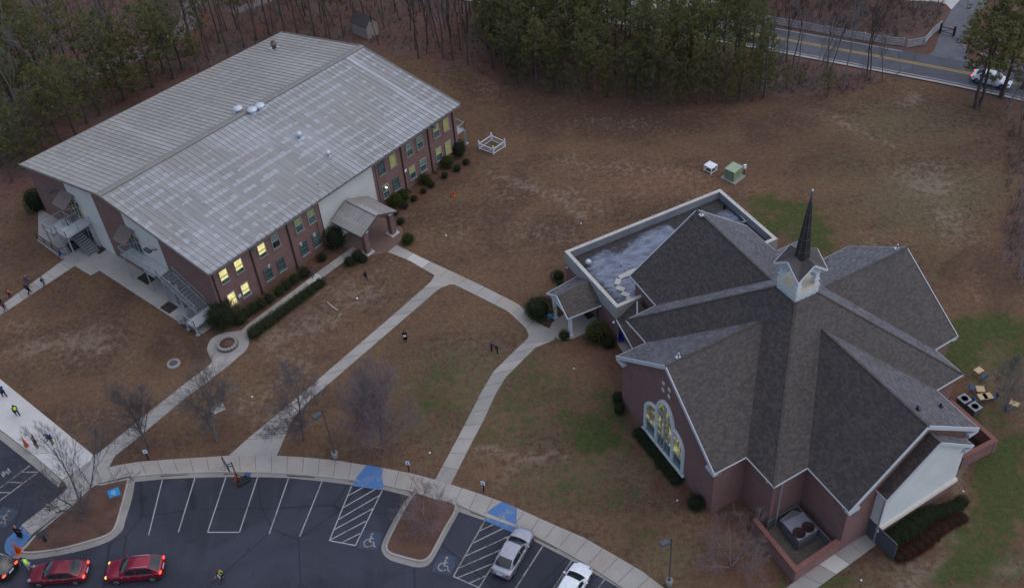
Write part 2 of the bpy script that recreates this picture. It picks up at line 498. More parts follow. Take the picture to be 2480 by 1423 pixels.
M['bark_pale'] = plain('bark_pale', (0.22, 0.21, 0.205), 0.95, 0.1, 0, 0.25, 4, 20)
M['twig_red'] = plain('twig_reddish', (0.21, 0.165, 0.172), 0.95, 0.1, 0, 0.25, 4, 20)
def m_leaf(name, c, c2, rough=0.7):
    b = NB(name, rough, 0.25)
    oi = b.n('ObjectInfo')
    g = b.n('NewGeometry')
    r = b.white(b.comb(b.math('FLOOR', b.math('MULTIPLY', g.outputs['Random Per Island'], 997)), 0.0))
    cc = b.mix(r, c, c2)
    n = b.noise(b.coord('Object'), 0.9, 3)
    cc = b.mix(b.ramp(n, 0.35, 0.7, 0, 0.6), cc, sc(c, 0.55))
    cc = b.mix(b.math('MULTIPLY', oi.outputs['Random'], 0.45), cc, sc(c2, 0.75))
    b.col(cc)
    tr = b.n('BsdfTranslucent'); b.set(tr.inputs[0], cc)
    mx = b.n('MixShader'); mx.inputs[0].default_value = 0.48
    b.t.links.new(b.b.outputs[0], mx.inputs[1]); b.t.links.new(tr.outputs[0], mx.inputs[2])
    b.t.links.new(mx.outputs[0], b.t.nodes['Material Output'].inputs['Surface'])
    return b.mat
M['needle'] = m_leaf('pine_needles', (0.155, 0.163, 0.058), (0.25, 0.245, 0.09))
M['needle_dark'] = m_leaf('pine_needles_dark', (0.12, 0.138, 0.056), (0.205, 0.215, 0.085))
M['leaf_dark'] = m_leaf('shrub_leaves_dark', (0.03, 0.05, 0.023), (0.078, 0.105, 0.044), 0.55)
M['leaf_mid'] = m_leaf('shrub_leaves', (0.042, 0.064, 0.025), (0.105, 0.13, 0.05), 0.55)
M['leaf_yellow'] = m_leaf('shrub_leaves_yellow', (0.06, 0.08, 0.016), (0.15, 0.165, 0.04), 0.55)
M['leaf_red'] = m_leaf('shrub_leaves_red', (0.075, 0.018, 0.016), (0.15, 0.035, 0.03), 0.6)
M['leaf_core'] = plain('shrub_inner_shade', (0.02, 0.022, 0.014), 1.0, 0.05)

# ------------------------------------------------------------------ ground sheet
def vnoise(x, y, s, seed):
    r = np.random.default_rng(seed); T = r.random((256, 256))
    X = x / s + 512.3; Y = y / s + 511.7
    i = np.floor(X).astype(int); j = np.floor(Y).astype(int); fx = X - i; fy = Y - j
    fx = fx * fx * (3 - 2 * fx); fy = fy * fy * (3 - 2 * fy)
    t = lambda a, b: T[a % 256, b % 256]
    return (t(i, j) * (1 - fx) + t(i + 1, j) * fx) * (1 - fy) + (t(i, j + 1) * (1 - fx) + t(i + 1, j + 1) * fx) * fy
def fbm(x, y, s, seed):
    return sum(vnoise(x, y, s / 2 ** k, seed + k) * 0.5 ** k for k in range(4)) / 1.875
def in_poly(x, y, P):
    c = np.zeros(x.shape, bool); n = len(P)
    for i in range(n):
        x1, y1 = P[i][0], P[i][1]; x2, y2 = P[(i + 1) % n][0], P[(i + 1) % n][1]
        if abs(y2 - y1) < 1e-9: continue
        c ^= ((y1 > y) != (y2 > y)) & (x < (x2 - x1) * (y - y1) / (y2 - y1) + x1)
    return c
def ground():
    def axis(lo, hi, st, far):
        a = list(np.arange(lo, hi + 1e-6, st)); k = st
        while a[-1] < far[1]: k *= 1.35; a.append(a[-1] + k)
        k = st; b = []
        cur = lo
        while cur > far[0]: k *= 1.35; cur -= k; b.append(cur)
        return np.array(b[::-1] + a)
    ax = axis(-80, 80, 0.6, (-900, 900)); ay = axis(38, 165, 0.6, (-300, 1200))
    X, Y = np.meshgrid(ax, ay); nx, ny = len(ax), len(ay)
    x = X.ravel(); y = Y.ravel()
    wx = x + (fbm(x, y, 3.0, 11) - 0.5) * 4.0; wy = y + (fbm(x, y, 3.0, 31) - 0.5) * 4.0
    def blobs(L):
        m = np.zeros_like(x)
        for u, v, ru, rv, a in L:
            c = G(u, v); px = G(u + ru, v) - c; py = G(u, v + rv) - c
            det = px.x * py.y - px.y * py.x
            dx = wx - c.x; dy = wy - c.y
            s = (dx * py.y - dy * py.x) / det; t = (px.x * dy - px.y * dx) / det
            m = np.maximum(m, a * np.exp(-(s * s + t * t) * 1.1))
        return m
    green = blobs([(1940, 530, 110, 40, 1), (2000, 600, 50, 22, .9), (1850, 500, 60, 24, .9), (2390, 800, 110, 50, 1), (2330, 860, 60, 60, 1), (2450, 860, 50, 60, .8), (2430, 1180, 70, 120, 1), (2380, 1330, 90, 90, 1), (2460, 1080, 50, 50, 1), (2300, 1390, 90, 40, .9), (1440, 1050, 80, 45, 1), (1060, 960, 170, 110, .46), (1270, 960, 130, 110, .46), (1420, 1180, 190, 70, .40), (1900, 500, 75, 26, .85), (1980, 570, 70, 40, 1), (1860, 540, 60, 30, .8), (2330, 790, 60, 45, .9), (2440, 800, 60, 40, .55),
                   (2330, 850, 70, 50, .9), (2420, 860, 60, 40, .6), (2440, 1130, 60, 70, 1), (2420, 1260, 70, 110, 1), (2330, 1350, 70, 70, .9), (2480, 1200, 60, 90, .8),
                   (2300, 1400, 60, 40, .7), (2400, 1000, 40, 40, .6), (2360, 1020, 25, 25, .8), (1430, 1050, 70, 50, .85), (1480, 1010, 50, 40, .7), (1530, 1095, 40, 60, .6), (1400, 1010, 50, 40, .6),
                   (1080, 930, 60, 30, .5), (1240, 960, 60, 40, .5), (1200, 1060, 60, 40, .45), (1460, 950, 50, 50, .6),
                   (1630, 1150, 40, 70, .5), (1480, 1210, 120, 60, .42), (1560, 1290, 80, 50, .4), (1250, 1130, 80, 40, .3), (2000, 1400, 110, 40, .6), (1900, 1423, 60, 20, .5),
                   (2280, 640, 70, 40, .35), (2180, 560, 80, 50, .3), (1380, 1130, 110, 50, .38), (900, 900, 80, 50, .25), (1000, 870, 80, 40, .3), (2230, 700, 60, 30, .4)])
    olive = blobs([(2200, 300, 200, 90, .7), (2250, 480, 220, 120, .8), (2050, 420, 130, 90, .4), (1150, 900, 220, 140, .6), (1400, 1150, 260, 130, .6), (1250, 1000, 200, 150, .5),
                   (2100, 1400, 200, 60, .5), (2400, 900, 130, 150, .6), (1050, 1050, 150, 60, .5), (1620, 1350, 120, 80, .6), (700, 560, 120, 60, .1), (2350, 1350, 200, 120, .6)])
    pale = blobs([(2250, 440, 90, 50, .8), (2290, 520, 70, 50, .7), (2210, 235, 35, 18, 1), (2180, 245, 30, 10, .8), (2020, 285, 70, 14, .7), (2090, 310, 60, 14, .5), (2320, 560, 90, 60, .5),
                  (2420, 1360, 60, 40, .9), (2330, 1190, 25, 90, .6), (2260, 1290, 40, 40, .6), (110, 840, 90, 16, .9), (200, 820, 90, 18, .7), (150, 880, 60, 30, .5), (330, 870, 60, 30, .35),
                  (640, 1000, 90, 40, .55), (860, 700, 120, 50, .6), (760, 770, 90, 50, .6), (700, 880, 90, 60, .5), (580, 960, 60, 50, .5), (1100, 560, 120, 40, .3), (1330, 560, 160, 50, .4),
                  (1270, 1090, 110, 30, .5), (1530, 1100, 40, 40, .5), (1580, 1190, 90, 50, .45), (240, 1010, 110, 50, .4), (440, 980, 60, 50, .35), (1500, 470, 200, 30, .35), (40, 1000, 40, 40, .3),
                  (60, 790, 70, 40, .5), (2130, 590, 100, 40, .4), (1200, 480, 60, 20, .35), (760, 690, 60, 12, .6)])
    def strokes(L):
        m = np.zeros_like(x)
        for pts, wd, a in L:
            P = Gl(pts)
            for i in range(len(P) - 1):
                ax_, ay_, bx, by = P[i].x, P[i].y, P[i + 1].x, P[i + 1].y
                L2_ = (bx - ax_) ** 2 + (by - ay_) ** 2
                t = np.clip(((wx - ax_) * (bx - ax_) + (wy - ay_) * (by - ay_)) / L2_, 0, 1)
                d2 = (wx - ax_ - t * (bx - ax_)) ** 2 + (wy - ay_ - t * (by - ay_)) ** 2
                m = np.maximum(m, a * np.exp(-d2 / (wd * wd)))
        return m
    pale = np.maximum(pale, strokes([([(1180, 415), (1300, 455), (1420, 520)], .7, .75), ([(1290, 440), (1400, 480), (1480, 520)], .6, .6), ([(2030, 300), (2090, 315), (2150, 345)], .6, .8), ([(60, 850), (150, 835), (250, 850)], .8, .8),
        ([(560, 1000), (640, 950), (760, 880)], .9, .7), ([(640, 830), (760, 800), (880, 720)], 1.0, .7), ([(1360, 395), (1540, 400), (1700, 420)], 1.2, .5), ([(2330, 1330), (2300, 1240), (2330, 1150), (2360, 1090)], .9, .9), ([(2180, 1400), (2280, 1340)], 1.2, .7), ([(1180, 1090), (1280, 1085), (1360, 1095)], .7, .8), ([(1250, 1110), (1215, 1190)], .6, .7),
        ([(800, 690), (900, 660), (960, 640)], .8, .5), ([(1400, 300), (1600, 310), (1800, 330)], 1.6, .35)]))
    clay = blobs([(1600, 430, 260, 50, .5), (1700, 470, 120, 40, .5), (1250, 1090, 130, 22, .75), (1200, 1130, 60, 40, .6), (1310, 1095, 60, 25, .7), (1120, 1050, 70, 30, .5), (1180, 170, 50, 30, .9), (1170, 200, 50, 60, .6),
                  (1730, 1290, 90, 60, .7), (1640, 1260, 40, 40, .5), (1840, 480, 30, 30, .7), (2350, 700, 30, 90, .5), (1560, 620, 160, 40, .2), (1300, 470, 140, 30, .35), (1690, 1180, 40, 60, .6), (1010, 1090, 40, 40, .5), (1940, 560, 30, 30, .3), (760, 850, 60, 20, .3)])
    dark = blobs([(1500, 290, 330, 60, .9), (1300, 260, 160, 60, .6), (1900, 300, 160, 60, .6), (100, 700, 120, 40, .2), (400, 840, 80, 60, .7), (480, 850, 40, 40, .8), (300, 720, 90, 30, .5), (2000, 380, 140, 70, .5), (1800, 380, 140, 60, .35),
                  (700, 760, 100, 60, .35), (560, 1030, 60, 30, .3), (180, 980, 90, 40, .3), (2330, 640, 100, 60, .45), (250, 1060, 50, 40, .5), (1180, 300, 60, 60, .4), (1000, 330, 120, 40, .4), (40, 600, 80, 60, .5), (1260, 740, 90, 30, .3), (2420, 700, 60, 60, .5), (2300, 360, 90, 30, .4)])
    bed = blobs([(560, 770, 60, 40, 1), (640, 740, 60, 36, 1), (700, 690, 50, 30, 1), (780, 630, 40, 40, 1), (830, 590, 30, 30, .9), (940, 500, 40, 30, 1), (1010, 460, 45, 34, 1), (1080, 420, 45, 30, 1), (1120, 385, 30, 30, .8), (970, 530, 24, 24, .8),
                 (420, 878, 30, 16, .8), (370, 1085, 46, 20, .9), (525, 1075, 46, 26, 1), (735, 1070, 55, 28, 1), (930, 1095, 60, 20, 1), (1430, 850, 110, 40, .9), (1350, 740, 50, 40, 1), (1480, 870, 60, 40, .8), (1520, 960, 24, 70, .8),
                 (1560, 1080, 30, 60, .9), (1620, 1170, 36, 50, 1), (1680, 1220, 46, 40, 1), (1790, 1270, 90, 50, 1), (1780, 1370, 90, 60, 1), (1850, 1390, 60, 40, 1), (2190, 1300, 90, 40, 1), (2270, 1230, 80, 50, 1), (2310, 960, 26, 26, .8), (200, 1240, 1, 1, 0)])
    back = [(-900, 700), (0, 520), (70, 470), (300, 300), (640, 150), (800, 130), (900, 128), (1010, 150), (1100, 165), (1180, 200), (1260, 205), (1400, 238), (1600, 250), (1780, 245), (1860, 225), (1960, 240), (2050, 232), (2120, 205), (2140, 178), (2300, 205), (2400, 240), (2480, 330), (2440, 560), (2420, 620), (2480, 700), (3300, 900), (3600, -200), (1240, -560), (-1500, -200)]
    W = [G(u, v) for u, v in back]
    lit = in_poly(wx * 1.0, wy * 1.0, W).astype(float)
    lit[(np.abs(x) > 120) | (y > 170)] = 1
    # soften over neighbouring vertices
    L2 = lit.reshape(ny, nx)
    for _ in range(2):
        L2 = (L2 + np.roll(L2, 1, 0) + np.roll(L2, -1, 0) + np.roll(L2, 1, 1) + np.roll(L2, -1, 1)) / 5
    lit = L2.ravel()
    n1 = fbm(x, y, 2.2, 71); n2 = fbm(x, y, 9.0, 91)
    green = np.clip(green * (0.55 + 0.9 * n1) - 0.12 * (n2 < .4), 0, 1) * (1 - lit)
    z = (fbm(x, y, 14, 5) - 0.5) * 0.0
    me = bpy.data.meshes.new('ground')
    idx = np.arange(nx * ny).reshape(ny, nx)
    F = np.stack([idx[:-1, :-1], idx[:-1, 1:], idx[1:, 1:], idx[1:, :-1]], -1).reshape(-1, 4)
    me.vertices.add(nx * ny); me.vertices.foreach_set('co', np.stack([x, y, z], -1).ravel())
    me.loops.add(F.size); me.loops.foreach_set('vertex_index', F.ravel())
    me.polygons.add(len(F)); me.polygons.foreach_set('loop_start', np.arange(0, F.size, 4)); me.polygons.foreach_set('loop_total', np.full(len(F), 4))
    me.update()
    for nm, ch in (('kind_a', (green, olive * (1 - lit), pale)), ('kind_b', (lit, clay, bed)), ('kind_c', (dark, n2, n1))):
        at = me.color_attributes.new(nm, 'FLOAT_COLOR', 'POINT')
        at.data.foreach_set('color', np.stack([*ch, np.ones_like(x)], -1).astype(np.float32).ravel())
    b = NB('ground', 1.0, 0.05)
    def att(nm):
        a = b.n('Attribute'); a.attribute_name = nm; return b.sep(a.outputs['Color'])
    A, B_, C_ = att('kind_a'), att('kind_b'), att('kind_c')
    v = b.coord('Object')
    f1 = b.noise(v, 6, 4, 0.7); f2 = b.noise(v, 1.3, 4, 0.6); f3 = b.noise(v, 18, 3, 0.7); f4 = b.noise(v, 0.13, 4, 0.6, 0.8)
    blade = b.noise(b.mapping(v, (14, 40, 10), (0, 0, R(25))), 1.0, 2)
    fm = b.noise(v, 2.1, 6, 0.78)
    fine = b.math('ADD', b.math('MULTIPLY', fm, 0.5), b.math('ADD', b.math('MULTIPLY', f1, 0.3), b.math('MULTIPLY', f3, 0.2)))
    gs = b.math('SUBTRACT', fine, 0.5)
    def thr(mask, w, lo, hi):            # mask broken up by fine texture
        return b.ramp(b.math('ADD', mask, b.math('MULTIPLY', gs, w)), lo, hi)
    mids = b.math('SUBTRACT', f2, 0.5)
    def rag(mask, lo, hi):               # ragged edge: mask pushed about by middle and fine texture
        return b.ramp(b.math('ADD', mask, b.math('ADD', b.math('MULTIPLY', mids, 1.9), b.math('MULTIPLY', gs, 2.4))), lo, hi)
    brown = b.mix(b.ramp(fine, 0.36, 0.64), (0.076, 0.047, 0.030), (0.188, 0.120, 0.075))
    brown = b.mix(b.ramp(f4, 0.40, 0.60, 0, 0.75), brown, b.mix(b.ramp(fine, 0.36, 0.64), (0.053, 0.033, 0.025), (0.126, 0.078, 0.056)))
    brown = b.mix(b.ramp(f2, 0.5, 0.75, 0, 0.5), brown, (0.19, 0.138, 0.10))
    f5 = b.noise(b.mapping(v, (0.05, 0.16, 1), (0, 0, R(-14))), 1.0, 4, 0.6, 0.5)
    brown = b.mix(b.ramp(f5, 0.46, 0.62, 0, 0.55), brown, b.mix(b.ramp(fine, 0.36, 0.64), (0.105, 0.062, 0.037), (0.215, 0.133, 0.082)))
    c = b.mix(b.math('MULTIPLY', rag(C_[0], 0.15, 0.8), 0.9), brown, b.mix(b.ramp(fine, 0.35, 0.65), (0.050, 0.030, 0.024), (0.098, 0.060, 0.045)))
    c = b.mix(b.math('MULTIPLY', rag(B_[1], 0.2, 0.85), 0.85), c, b.mix(b.ramp(fine, 0.35, 0.65), (0.15, 0.080, 0.052), (0.245, 0.142, 0.096)))
    c = b.mix(b.math('MULTIPLY', rag(A[1], 0.1, 0.9), 0.8), c, b.mix(b.ramp(fine, 0.35, 0.65), (0.088, 0.078, 0.043), (0.168, 0.14, 0.086)))
    c = b.mix(b.math('MULTIPLY', rag(A[2], 0.2, 1.1), 0.7), c, b.mix(b.ramp(fine, 0.3, 0.7), (0.18, 0.138, 0.106), (0.29, 0.225, 0.178)))
    c = b.mix(b.math('MULTIPLY', rag(A[0], 0.2, 0.75), 0.88), c, b.mix(b.ramp(fine, 0.32, 0.68), (0.030, 0.045, 0.013), (0.078, 0.100, 0.033)))
    fl = b.n('TexVoronoi'); b.set(fl.inputs['Vector'], v); fl.inputs['Scale'].default_value = 2.6
    c = b.mix(b.math('MULTIPLY', b.ramp(fl.outputs[0], 0.0, 0.22, 1.0, 0.0), b.ramp(f4, 0.4, 0.6, 0.1, 0.5)), c, (0.27, 0.205, 0.15))
    straw = b.mix(b.ramp(fine, 0.34, 0.66), (0.078, 0.042, 0.030), (0.160, 0.088, 0.060))
    c = b.mix(b.math('MULTIPLY', rag(B_[2], 0.35, 0.8), 0.9), c, straw)
    leaf = b.mix(b.ramp(fine, 0.34, 0.66), (0.066, 0.036, 0.029), (0.185, 0.092, 0.066))
    leaf = b.mix(b.ramp(f2, 0.42, 0.66, 0, 0.7), leaf, b.mix(b.ramp(f3, 0.3, 0.7), (0.08, 0.06, 0.053), (0.19, 0.14, 0.12)))
    leaf = b.mix(b.ramp(f4, 0.42, 0.6, 0, 0.55), leaf, b.mix(b.ramp(f3, 0.3, 0.7), (0.075, 0.058, 0.056), (0.16, 0.125, 0.118)))
    lt = b.n('TexVoronoi'); b.set(lt.inputs['Vector'], v); lt.inputs['Scale'].default_value = 4.0
    leaf = b.mix(b.ramp(lt.outputs[0], 0.0, 0.35, 0.45, 0.0), leaf, (0.25, 0.125, 0.08))
    c = b.mix(rag(B_[0], 0.3, 0.75), c, leaf)
    b.col(c)
    b.bump(b.math('ADD', fine, b.math('MULTIPLY', blade, 0.5)), 0.75, 0.06)
    me.materials.append(b.mat)
    o = bpy.data.objects.new('ground', me); COL.objects.link(o); o['kind'] = 'structure'
ground()

# ------------------------------------------------------------------ roads, lot, walks
def xy(px): return [(p.x, p.y) for p in Gl(px)]
kerbline = [(327, 1166), (400, 1159.5), (450, 1157), (548, 1154.5), (625, 1154.5), (700, 1157), (781, 1165), (854, 1174), (924, 1184), (983, 1199), (1050, 1215), (1113, 1239), (1174, 1260), (1240, 1286), (1292, 1308), (1385, 1357), (1464, 1402), (1500, 1423), (1640, 1510), (1800, 1625)]
lot = [(-260, 845), (0, 1060), (140, 1178), (327, 1166)] + kerbline[1:] + [(1500, 1900), (-700, 1900), (-700, 1200)]
mb = MB(); mb.poly([(p[0], p[1], 0.012) for p in xy(lot)])
struct('parking_lot', mb, M['asphalt'])
# main walk along the lot
walk_out = [(238, 1172.6), (315, 1153), (386, 1146.5), (450, 1144), (500, 1142), (548, 1142), (632, 1142), (718, 1146.5), (802, 1154.5), (859, 1161), (929, 1173), (1001, 1188.5), (1104, 1218), (1175, 1248), (1240, 1271), (1292, 1292), (1373, 1336), (1434, 1372), (1503, 1417), (1650, 1512), (1800, 1615)]
walk_in = [(229, 1121), (263, 1133), (295, 1126), (340, 1119), (420, 1113), (500, 1108), (554, 1104.5), (672, 1104.5), (745, 1109), (822, 1117), (888, 1128), (927, 1134), (1000, 1148), (1056, 1163), (1092, 1174), (1162, 1196.5), (1216, 1216), (1252, 1231), (1343, 1272), (1413, 1302), (1488, 1345), (1555, 1384), (1606, 1423), (1720, 1500), (1850, 1590)]
def walk(name, left, right, h, step=1.5, mats=('conc', 'conc', 'conc_grey'), special={}, seed=1, smooth=False):
    """concrete walk between two edge lines, laid in panels with joints"""
    rr = random.Random(seed)
    A = [Vector((p.x, p.y, 0)) for p in Gl(left)]; B = [Vector((p.x, p.y, 0)) for p in Gl(right)]
    L = max(sum((A[i + 1] - A[i]).length for i in range(len(A) - 1)), sum((B[i + 1] - B[i]).length for i in range(len(B) - 1)))
    n = max(2, int(L / step) + 1)
    q = 4
    A = resample(A, (n - 1) * q + 1); B = resample(B, (n - 1) * q + 1)
    mb = MB(); k = list(mats)
    used = [M[m] for m in dict.fromkeys(k + list(special.values()))] + [M['joint']]
    names = list(dict.fromkeys(k + list(special.values())))
    ji = len(used) - 1
    H = lambda p, z: (p.x, p.y, z)
    for i in range(n - 1):
        mi = names.index(special.get(i, rr.choice(k)))
        a = A[i * q:(i + 1) * q + 1]; b = B[i * q:(i + 1) * q + 1]
        mb.poly([H(p, h) for p in a] + [H(p, h) for p in b[::-1]], mi)
        for s in (a, b):
            for j in range(q):
                mb.poly([H(s[j], 0), H(s[j + 1], 0), H(s[j + 1], h), H(s[j], h)], mi)
        t = (b[0] - a[0]).normalized(); nn = Vector((-t.y, t.x, 0)) * 0.022
        if i: mb.poly([H(a[0] - nn, h + 0.004), H(b[0] - nn, h + 0.004), H(b[0] + nn, h + 0.004), H(a[0] + nn, h + 0.004)], ji)
    for E in (0, -1):
        mb.poly([H(A[E], 0), H(B[E], 0), H(B[E], h), H(A[E], h)], 0)
    return struct(name, mb, used)
walk('pavement', walk_out, walk_in, 0.13, 1.5, ('conc', 'conc_warm', 'conc'))
# gutter strip and kerb face
mb = MB()
N = 90
ko = [Vector((p[0], p[1], 0)) for p in xy(kerbline)]; ki = [Vector((p[0], p[1], 0)) for p in xy(walk_out[1:])]
mb.poly([(p.x, p.y, 0.02) for p in resample(ko, N)] + [(p.x, p.y, 0.02) for p in resample(ki, N)[::-1]], 0)
kr = resample(ki, N); ko_ = resample(ko, N)
for i in range(N - 1):
    a, b = kr[i], kr[i + 1]; da = (ko_[i] - a).normalized() * 0.15; db = (ko_[i + 1] - b).normalized() * 0.15
    mb.poly([(a.x, a.y, 0.138), (a.x + da.x, a.y + da.y, 0.13), (b.x + db.x, b.y + db.y, 0.13), (b.x, b.y, 0.138)], 1)
    mb.poly([(a.x + da.x, a.y + da.y, 0.13), (a.x + da.x * 1.15, a.y + da.y * 1.15, 0.02), (b.x + db.x * 1.15, b.y + db.y * 1.15, 0.02), (b.x + db.x, b.y + db.y, 0.13)], 1)
# pine straw lying in the gutter
for s0 in range(4, N - 30, 9):
    rr = random.Random(s0)
    a = kr[s0] + (ko_[s0] - kr[s0]) * 0.35; b = kr[s0 + 4] + (ko_[s0 + 4] - kr[s0 + 4]) * 0.3
    dd = (ko_[s0] - kr[s0]) * rr.uniform(0.15, 0.35)
    mb.poly([(a.x, a.y, 0.024), (a.x + dd.x, a.y + dd.y, 0.024), (b.x + dd.x * .6, b.y + dd.y * .6, 0.024), (b.x, b.y, 0.024)], 2)
struct('gutter_and_kerb', mb, [M['conc_dark'], M['kerb'], M['straw']])
def island(name, outer, inner, ztop=0.13):
    mb = MB()
    O = [Vector((p.x, p.y)) for p in spline(Gl(outer), 4)]
    I = [Vector((p.x, p.y)) for p in spline(Gl(inner), 4)]
    mb.prism(O, 0.0, 0.021, 0)
    K = offset_poly(I, -0.17)
    mb.prism(K, 0.0, ztop, 1)
    mb.prism(I, ztop, ztop + 0.02, 2)
    return struct(name, mb, [M['conc_dark'], M['kerb'], M['straw']])
island('planting_island', [(327, 1166), (323, 1190), (318, 1213), (304, 1259), (297, 1282), (279, 1300), (250, 1316), (182, 1336), (91, 1352), (50, 1352), (30, 1347), (60, 1318), (90, 1290), (136, 1252), (177, 1219), (222, 1176), (240, 1174), (312, 1156)],
       [(309, 1163), (299, 1204), (288, 1245), (277, 1277), (261, 1293), (216, 1309), (136, 1329), (62, 1336), (70, 1322), (92, 1296), (140, 1255), (180, 1222), (226, 1180), (245, 1177)])
island('planting_island', [(1000, 1192), (983, 1211), (961, 1245), (938, 1288), (924, 1322), (929, 1341), (943, 1354), (961, 1361), (980, 1366), (1007, 1372.5), (1032, 1370), (1050, 1352), (1080, 1296), (1110, 1241), (1112, 1226), (1050, 1206)],
       [(1008, 1195), (990, 1220), (970, 1256), (946, 1304), (939, 1326), (949, 1338), (975, 1346), (1001, 1353), (1022, 1356), (1037, 1348), (1049, 1330), (1075, 1280), (1102, 1226), (1055, 1210)])
# lawn walks
walk('footpath', [(961, 593.5), (1023, 625), (1108, 664), (1179, 698), (1251, 734), (1272, 749.5), (1305, 784), (1340, 800)], [(939, 610.5), (989.5, 630), (1050, 665.5), (1123, 700), (1229, 753), (1274, 794.5), (1281, 812), (1300, 835)], 0.045, 2.4, ('conc', 'conc_warm'), {1: 'conc_pale', 0: 'conc'}, 3)
walk('footpath', [(1279, 806), (1281, 817), (1229, 866), (1195, 900), (1163.6, 954), (1130, 1020), (1107, 1063.5), (1052, 1165)], [(1352, 795), (1343.5, 822.5), (1297, 841.7), (1225.5, 912.5), (1200, 955), (1170, 1020), (1142, 1072.6), (1090, 1176)], 0.05, 1.7, ('conc', 'conc', 'conc_grey'), {13: 'conc_pale'}, 5)
walk('footpath', [(1054, 664), (1046, 680), (1024, 700), (950, 765), (909, 800), (704, 976.5), (594, 1067.6), (550, 1107)], [(1125, 698), (1094, 687), (1062.5, 700), (950, 797), (868, 867.5), (738, 980), (708.6, 1013.6), (668, 1109)], 0.055, 2.4, ('conc', 'conc_grey', 'conc'), {}, 8)
walk('footpath', [(855, 598), (780.6, 651), (716, 700), (640, 756), (604, 783), (585, 800)], [(880, 614), (834, 633), (780.6, 672.6), (741, 700), (662, 762), (624, 790), (598, 812)], 0.045, 1.7, ('conc_grey', 'conc', 'conc_grey'), {3: 'conc_pale'}, 4)
walk('footpath', [(520, 866), (511, 881), (500, 890.6), (450, 928), (345.7, 1011), (228, 1106)], [(590, 852), (567, 874), (500, 926.5), (450, 964), (375, 1025.5), (272, 1110)], 0.06, 2.0, ('conc_grey', 'conc'), {}, 9)
mb = MB(); mb.prism(spline(Gl([(605, 798), (567, 803), (540, 807), (513, 820), (502, 843), (506, 860), (514, 874), (530, 884), (560, 876), (594, 850), (603, 829), (600, 808)]), 4), 0, 0.053)
struct('footpath', mb, M['conc_grey'])
walk('footpath', [(-150, 833), (0, 742), (155, 629), (178, 612)], [(-150, 858), (0, 764), (181, 644), (205, 626)], 0.045, 1.8, ('conc_grey', 'conc'), {}, 12)
mb = MB(); mb.prism(xy([(-260, 715), (0, 918), (226, 1102), (222, 1115), (200, 1132), (151, 1162.4), (84, 1104.5), (0, 1040), (-260, 830)]), 0, 0.125)
struct('pavement', mb, M['conc_bright'])
mb = MB(); mb.prism(xy([(229, 1104), (236, 1100), (282, 1100), (263, 1133), (229, 1121), (238, 1172.6), (222, 1175), (177, 1218), (136, 1250), (77, 1295), (52, 1273), (147, 1200), (165, 1182), (152, 1164), (201, 1133), (224, 1116)]), 0, 0.118)
struct('pavement', mb, M['conc'])
mb = MB(); mb.prism(xy([(52, 1274), (64, 1285), (78, 1296), (57, 1320), (43, 1341), (25, 1347), (14, 1338), (11, 1322), (18, 1304), (32, 1291)]), 0, 0.07)
struct('kerb_ramp', mb, M['blue_paint'])
mb = MB()
a = [Vector((p[0], p[1], 0)) for p in xy([(-260, 832), (0, 1042), (84, 1106), (151, 1164)])]; b_ = [Vector((p[0], p[1], 0)) for p in xy([(-262, 848), (-4, 1060), (76, 1124), (142, 1180)])]
for i in range(3):
    mb.poly([(a[i].x, a[i].y, .10), (b_[i].x, b_[i].y, .03), (b_[i + 1].x, b_[i + 1].y, .03), (a[i + 1].x, a[i + 1].y, .10)], 0)
struct('gutter_and_kerb', mb, M['conc_dark'])
for pl in ([(890, 1127), (924.5, 1134), (929, 1176), (924.5, 1186), (854, 1176), (861, 1161), (874.5, 1145)], [(1216, 1216), (1252, 1231), (1251, 1269), (1240, 1288), (1172, 1259), (1180, 1241), (1196, 1229)]):
    mb = MB(); P = xy(pl)
    mb.add([(P[0][0], P[0][1], .142), (P[1][0], P[1][1], .142), (P[2][0], P[2][1], .145), (P[3][0], P[3][1], .03), (P[4][0], P[4][1], .03), (P[5][0], P[5][1], .145), (P[6][0], P[6][1], .142)], [[0, 1, 2, 5, 6], [2, 3, 4, 5]])
    struct('kerb_ramp', mb, M['blue_paint'])
# painted lot markings
def stripes(name, segs, mat, wd=0.10, z=0.017):
    mb = MB()
    for (a, b) in segs:
        a = G(*a); b = G(*b); t = (b - a).normalized(); n = Vector((-t.y, t.x, 0)) * wd / 2
        mb.poly([(a.x - n.x, a.y - n.y, z), (b.x - n.x, b.y - n.y, z), (b.x + n.x, b.y + n.y, z), (a.x + n.x, a.y + n.y, z)])
        z += 0.0002
    return struct(name, mb, mat)
z4 = lambda x, y: (450 + x / 4.405, 1100 + y / 4.405)
z6 = lambda x, y: (950 + x / 3.307, 1000 + y / 3.307)
z2 = lambda x, y: (x / 4.406, 1100 + y / 4.406)
stripes('parking_lines', [((393, 1162), (360, 1295)), ((472, 1157), (432, 1288)), ((547, 1155), (503, 1288)), ((624, 1155), (580, 1288)), ((503, 1288), (580, 1288)), ((699, 1157), (652, 1292)), ((780, 1165), (726, 1298)), ((852, 1175), (798, 1308)), ((926, 1186), (861, 1320)), ((798, 1308), (861, 1320)),
    (z4(1730, 440), z4(1900, 345)), (z4(1680, 565), z4(2025, 368)), (z4(1630, 690), z4(2065, 435)), (z4(1575, 805), z4(1995, 575)), (z4(1530, 915), z4(1920, 710)), (z4(1660, 940), z4(1860, 840))], M['white_line'])
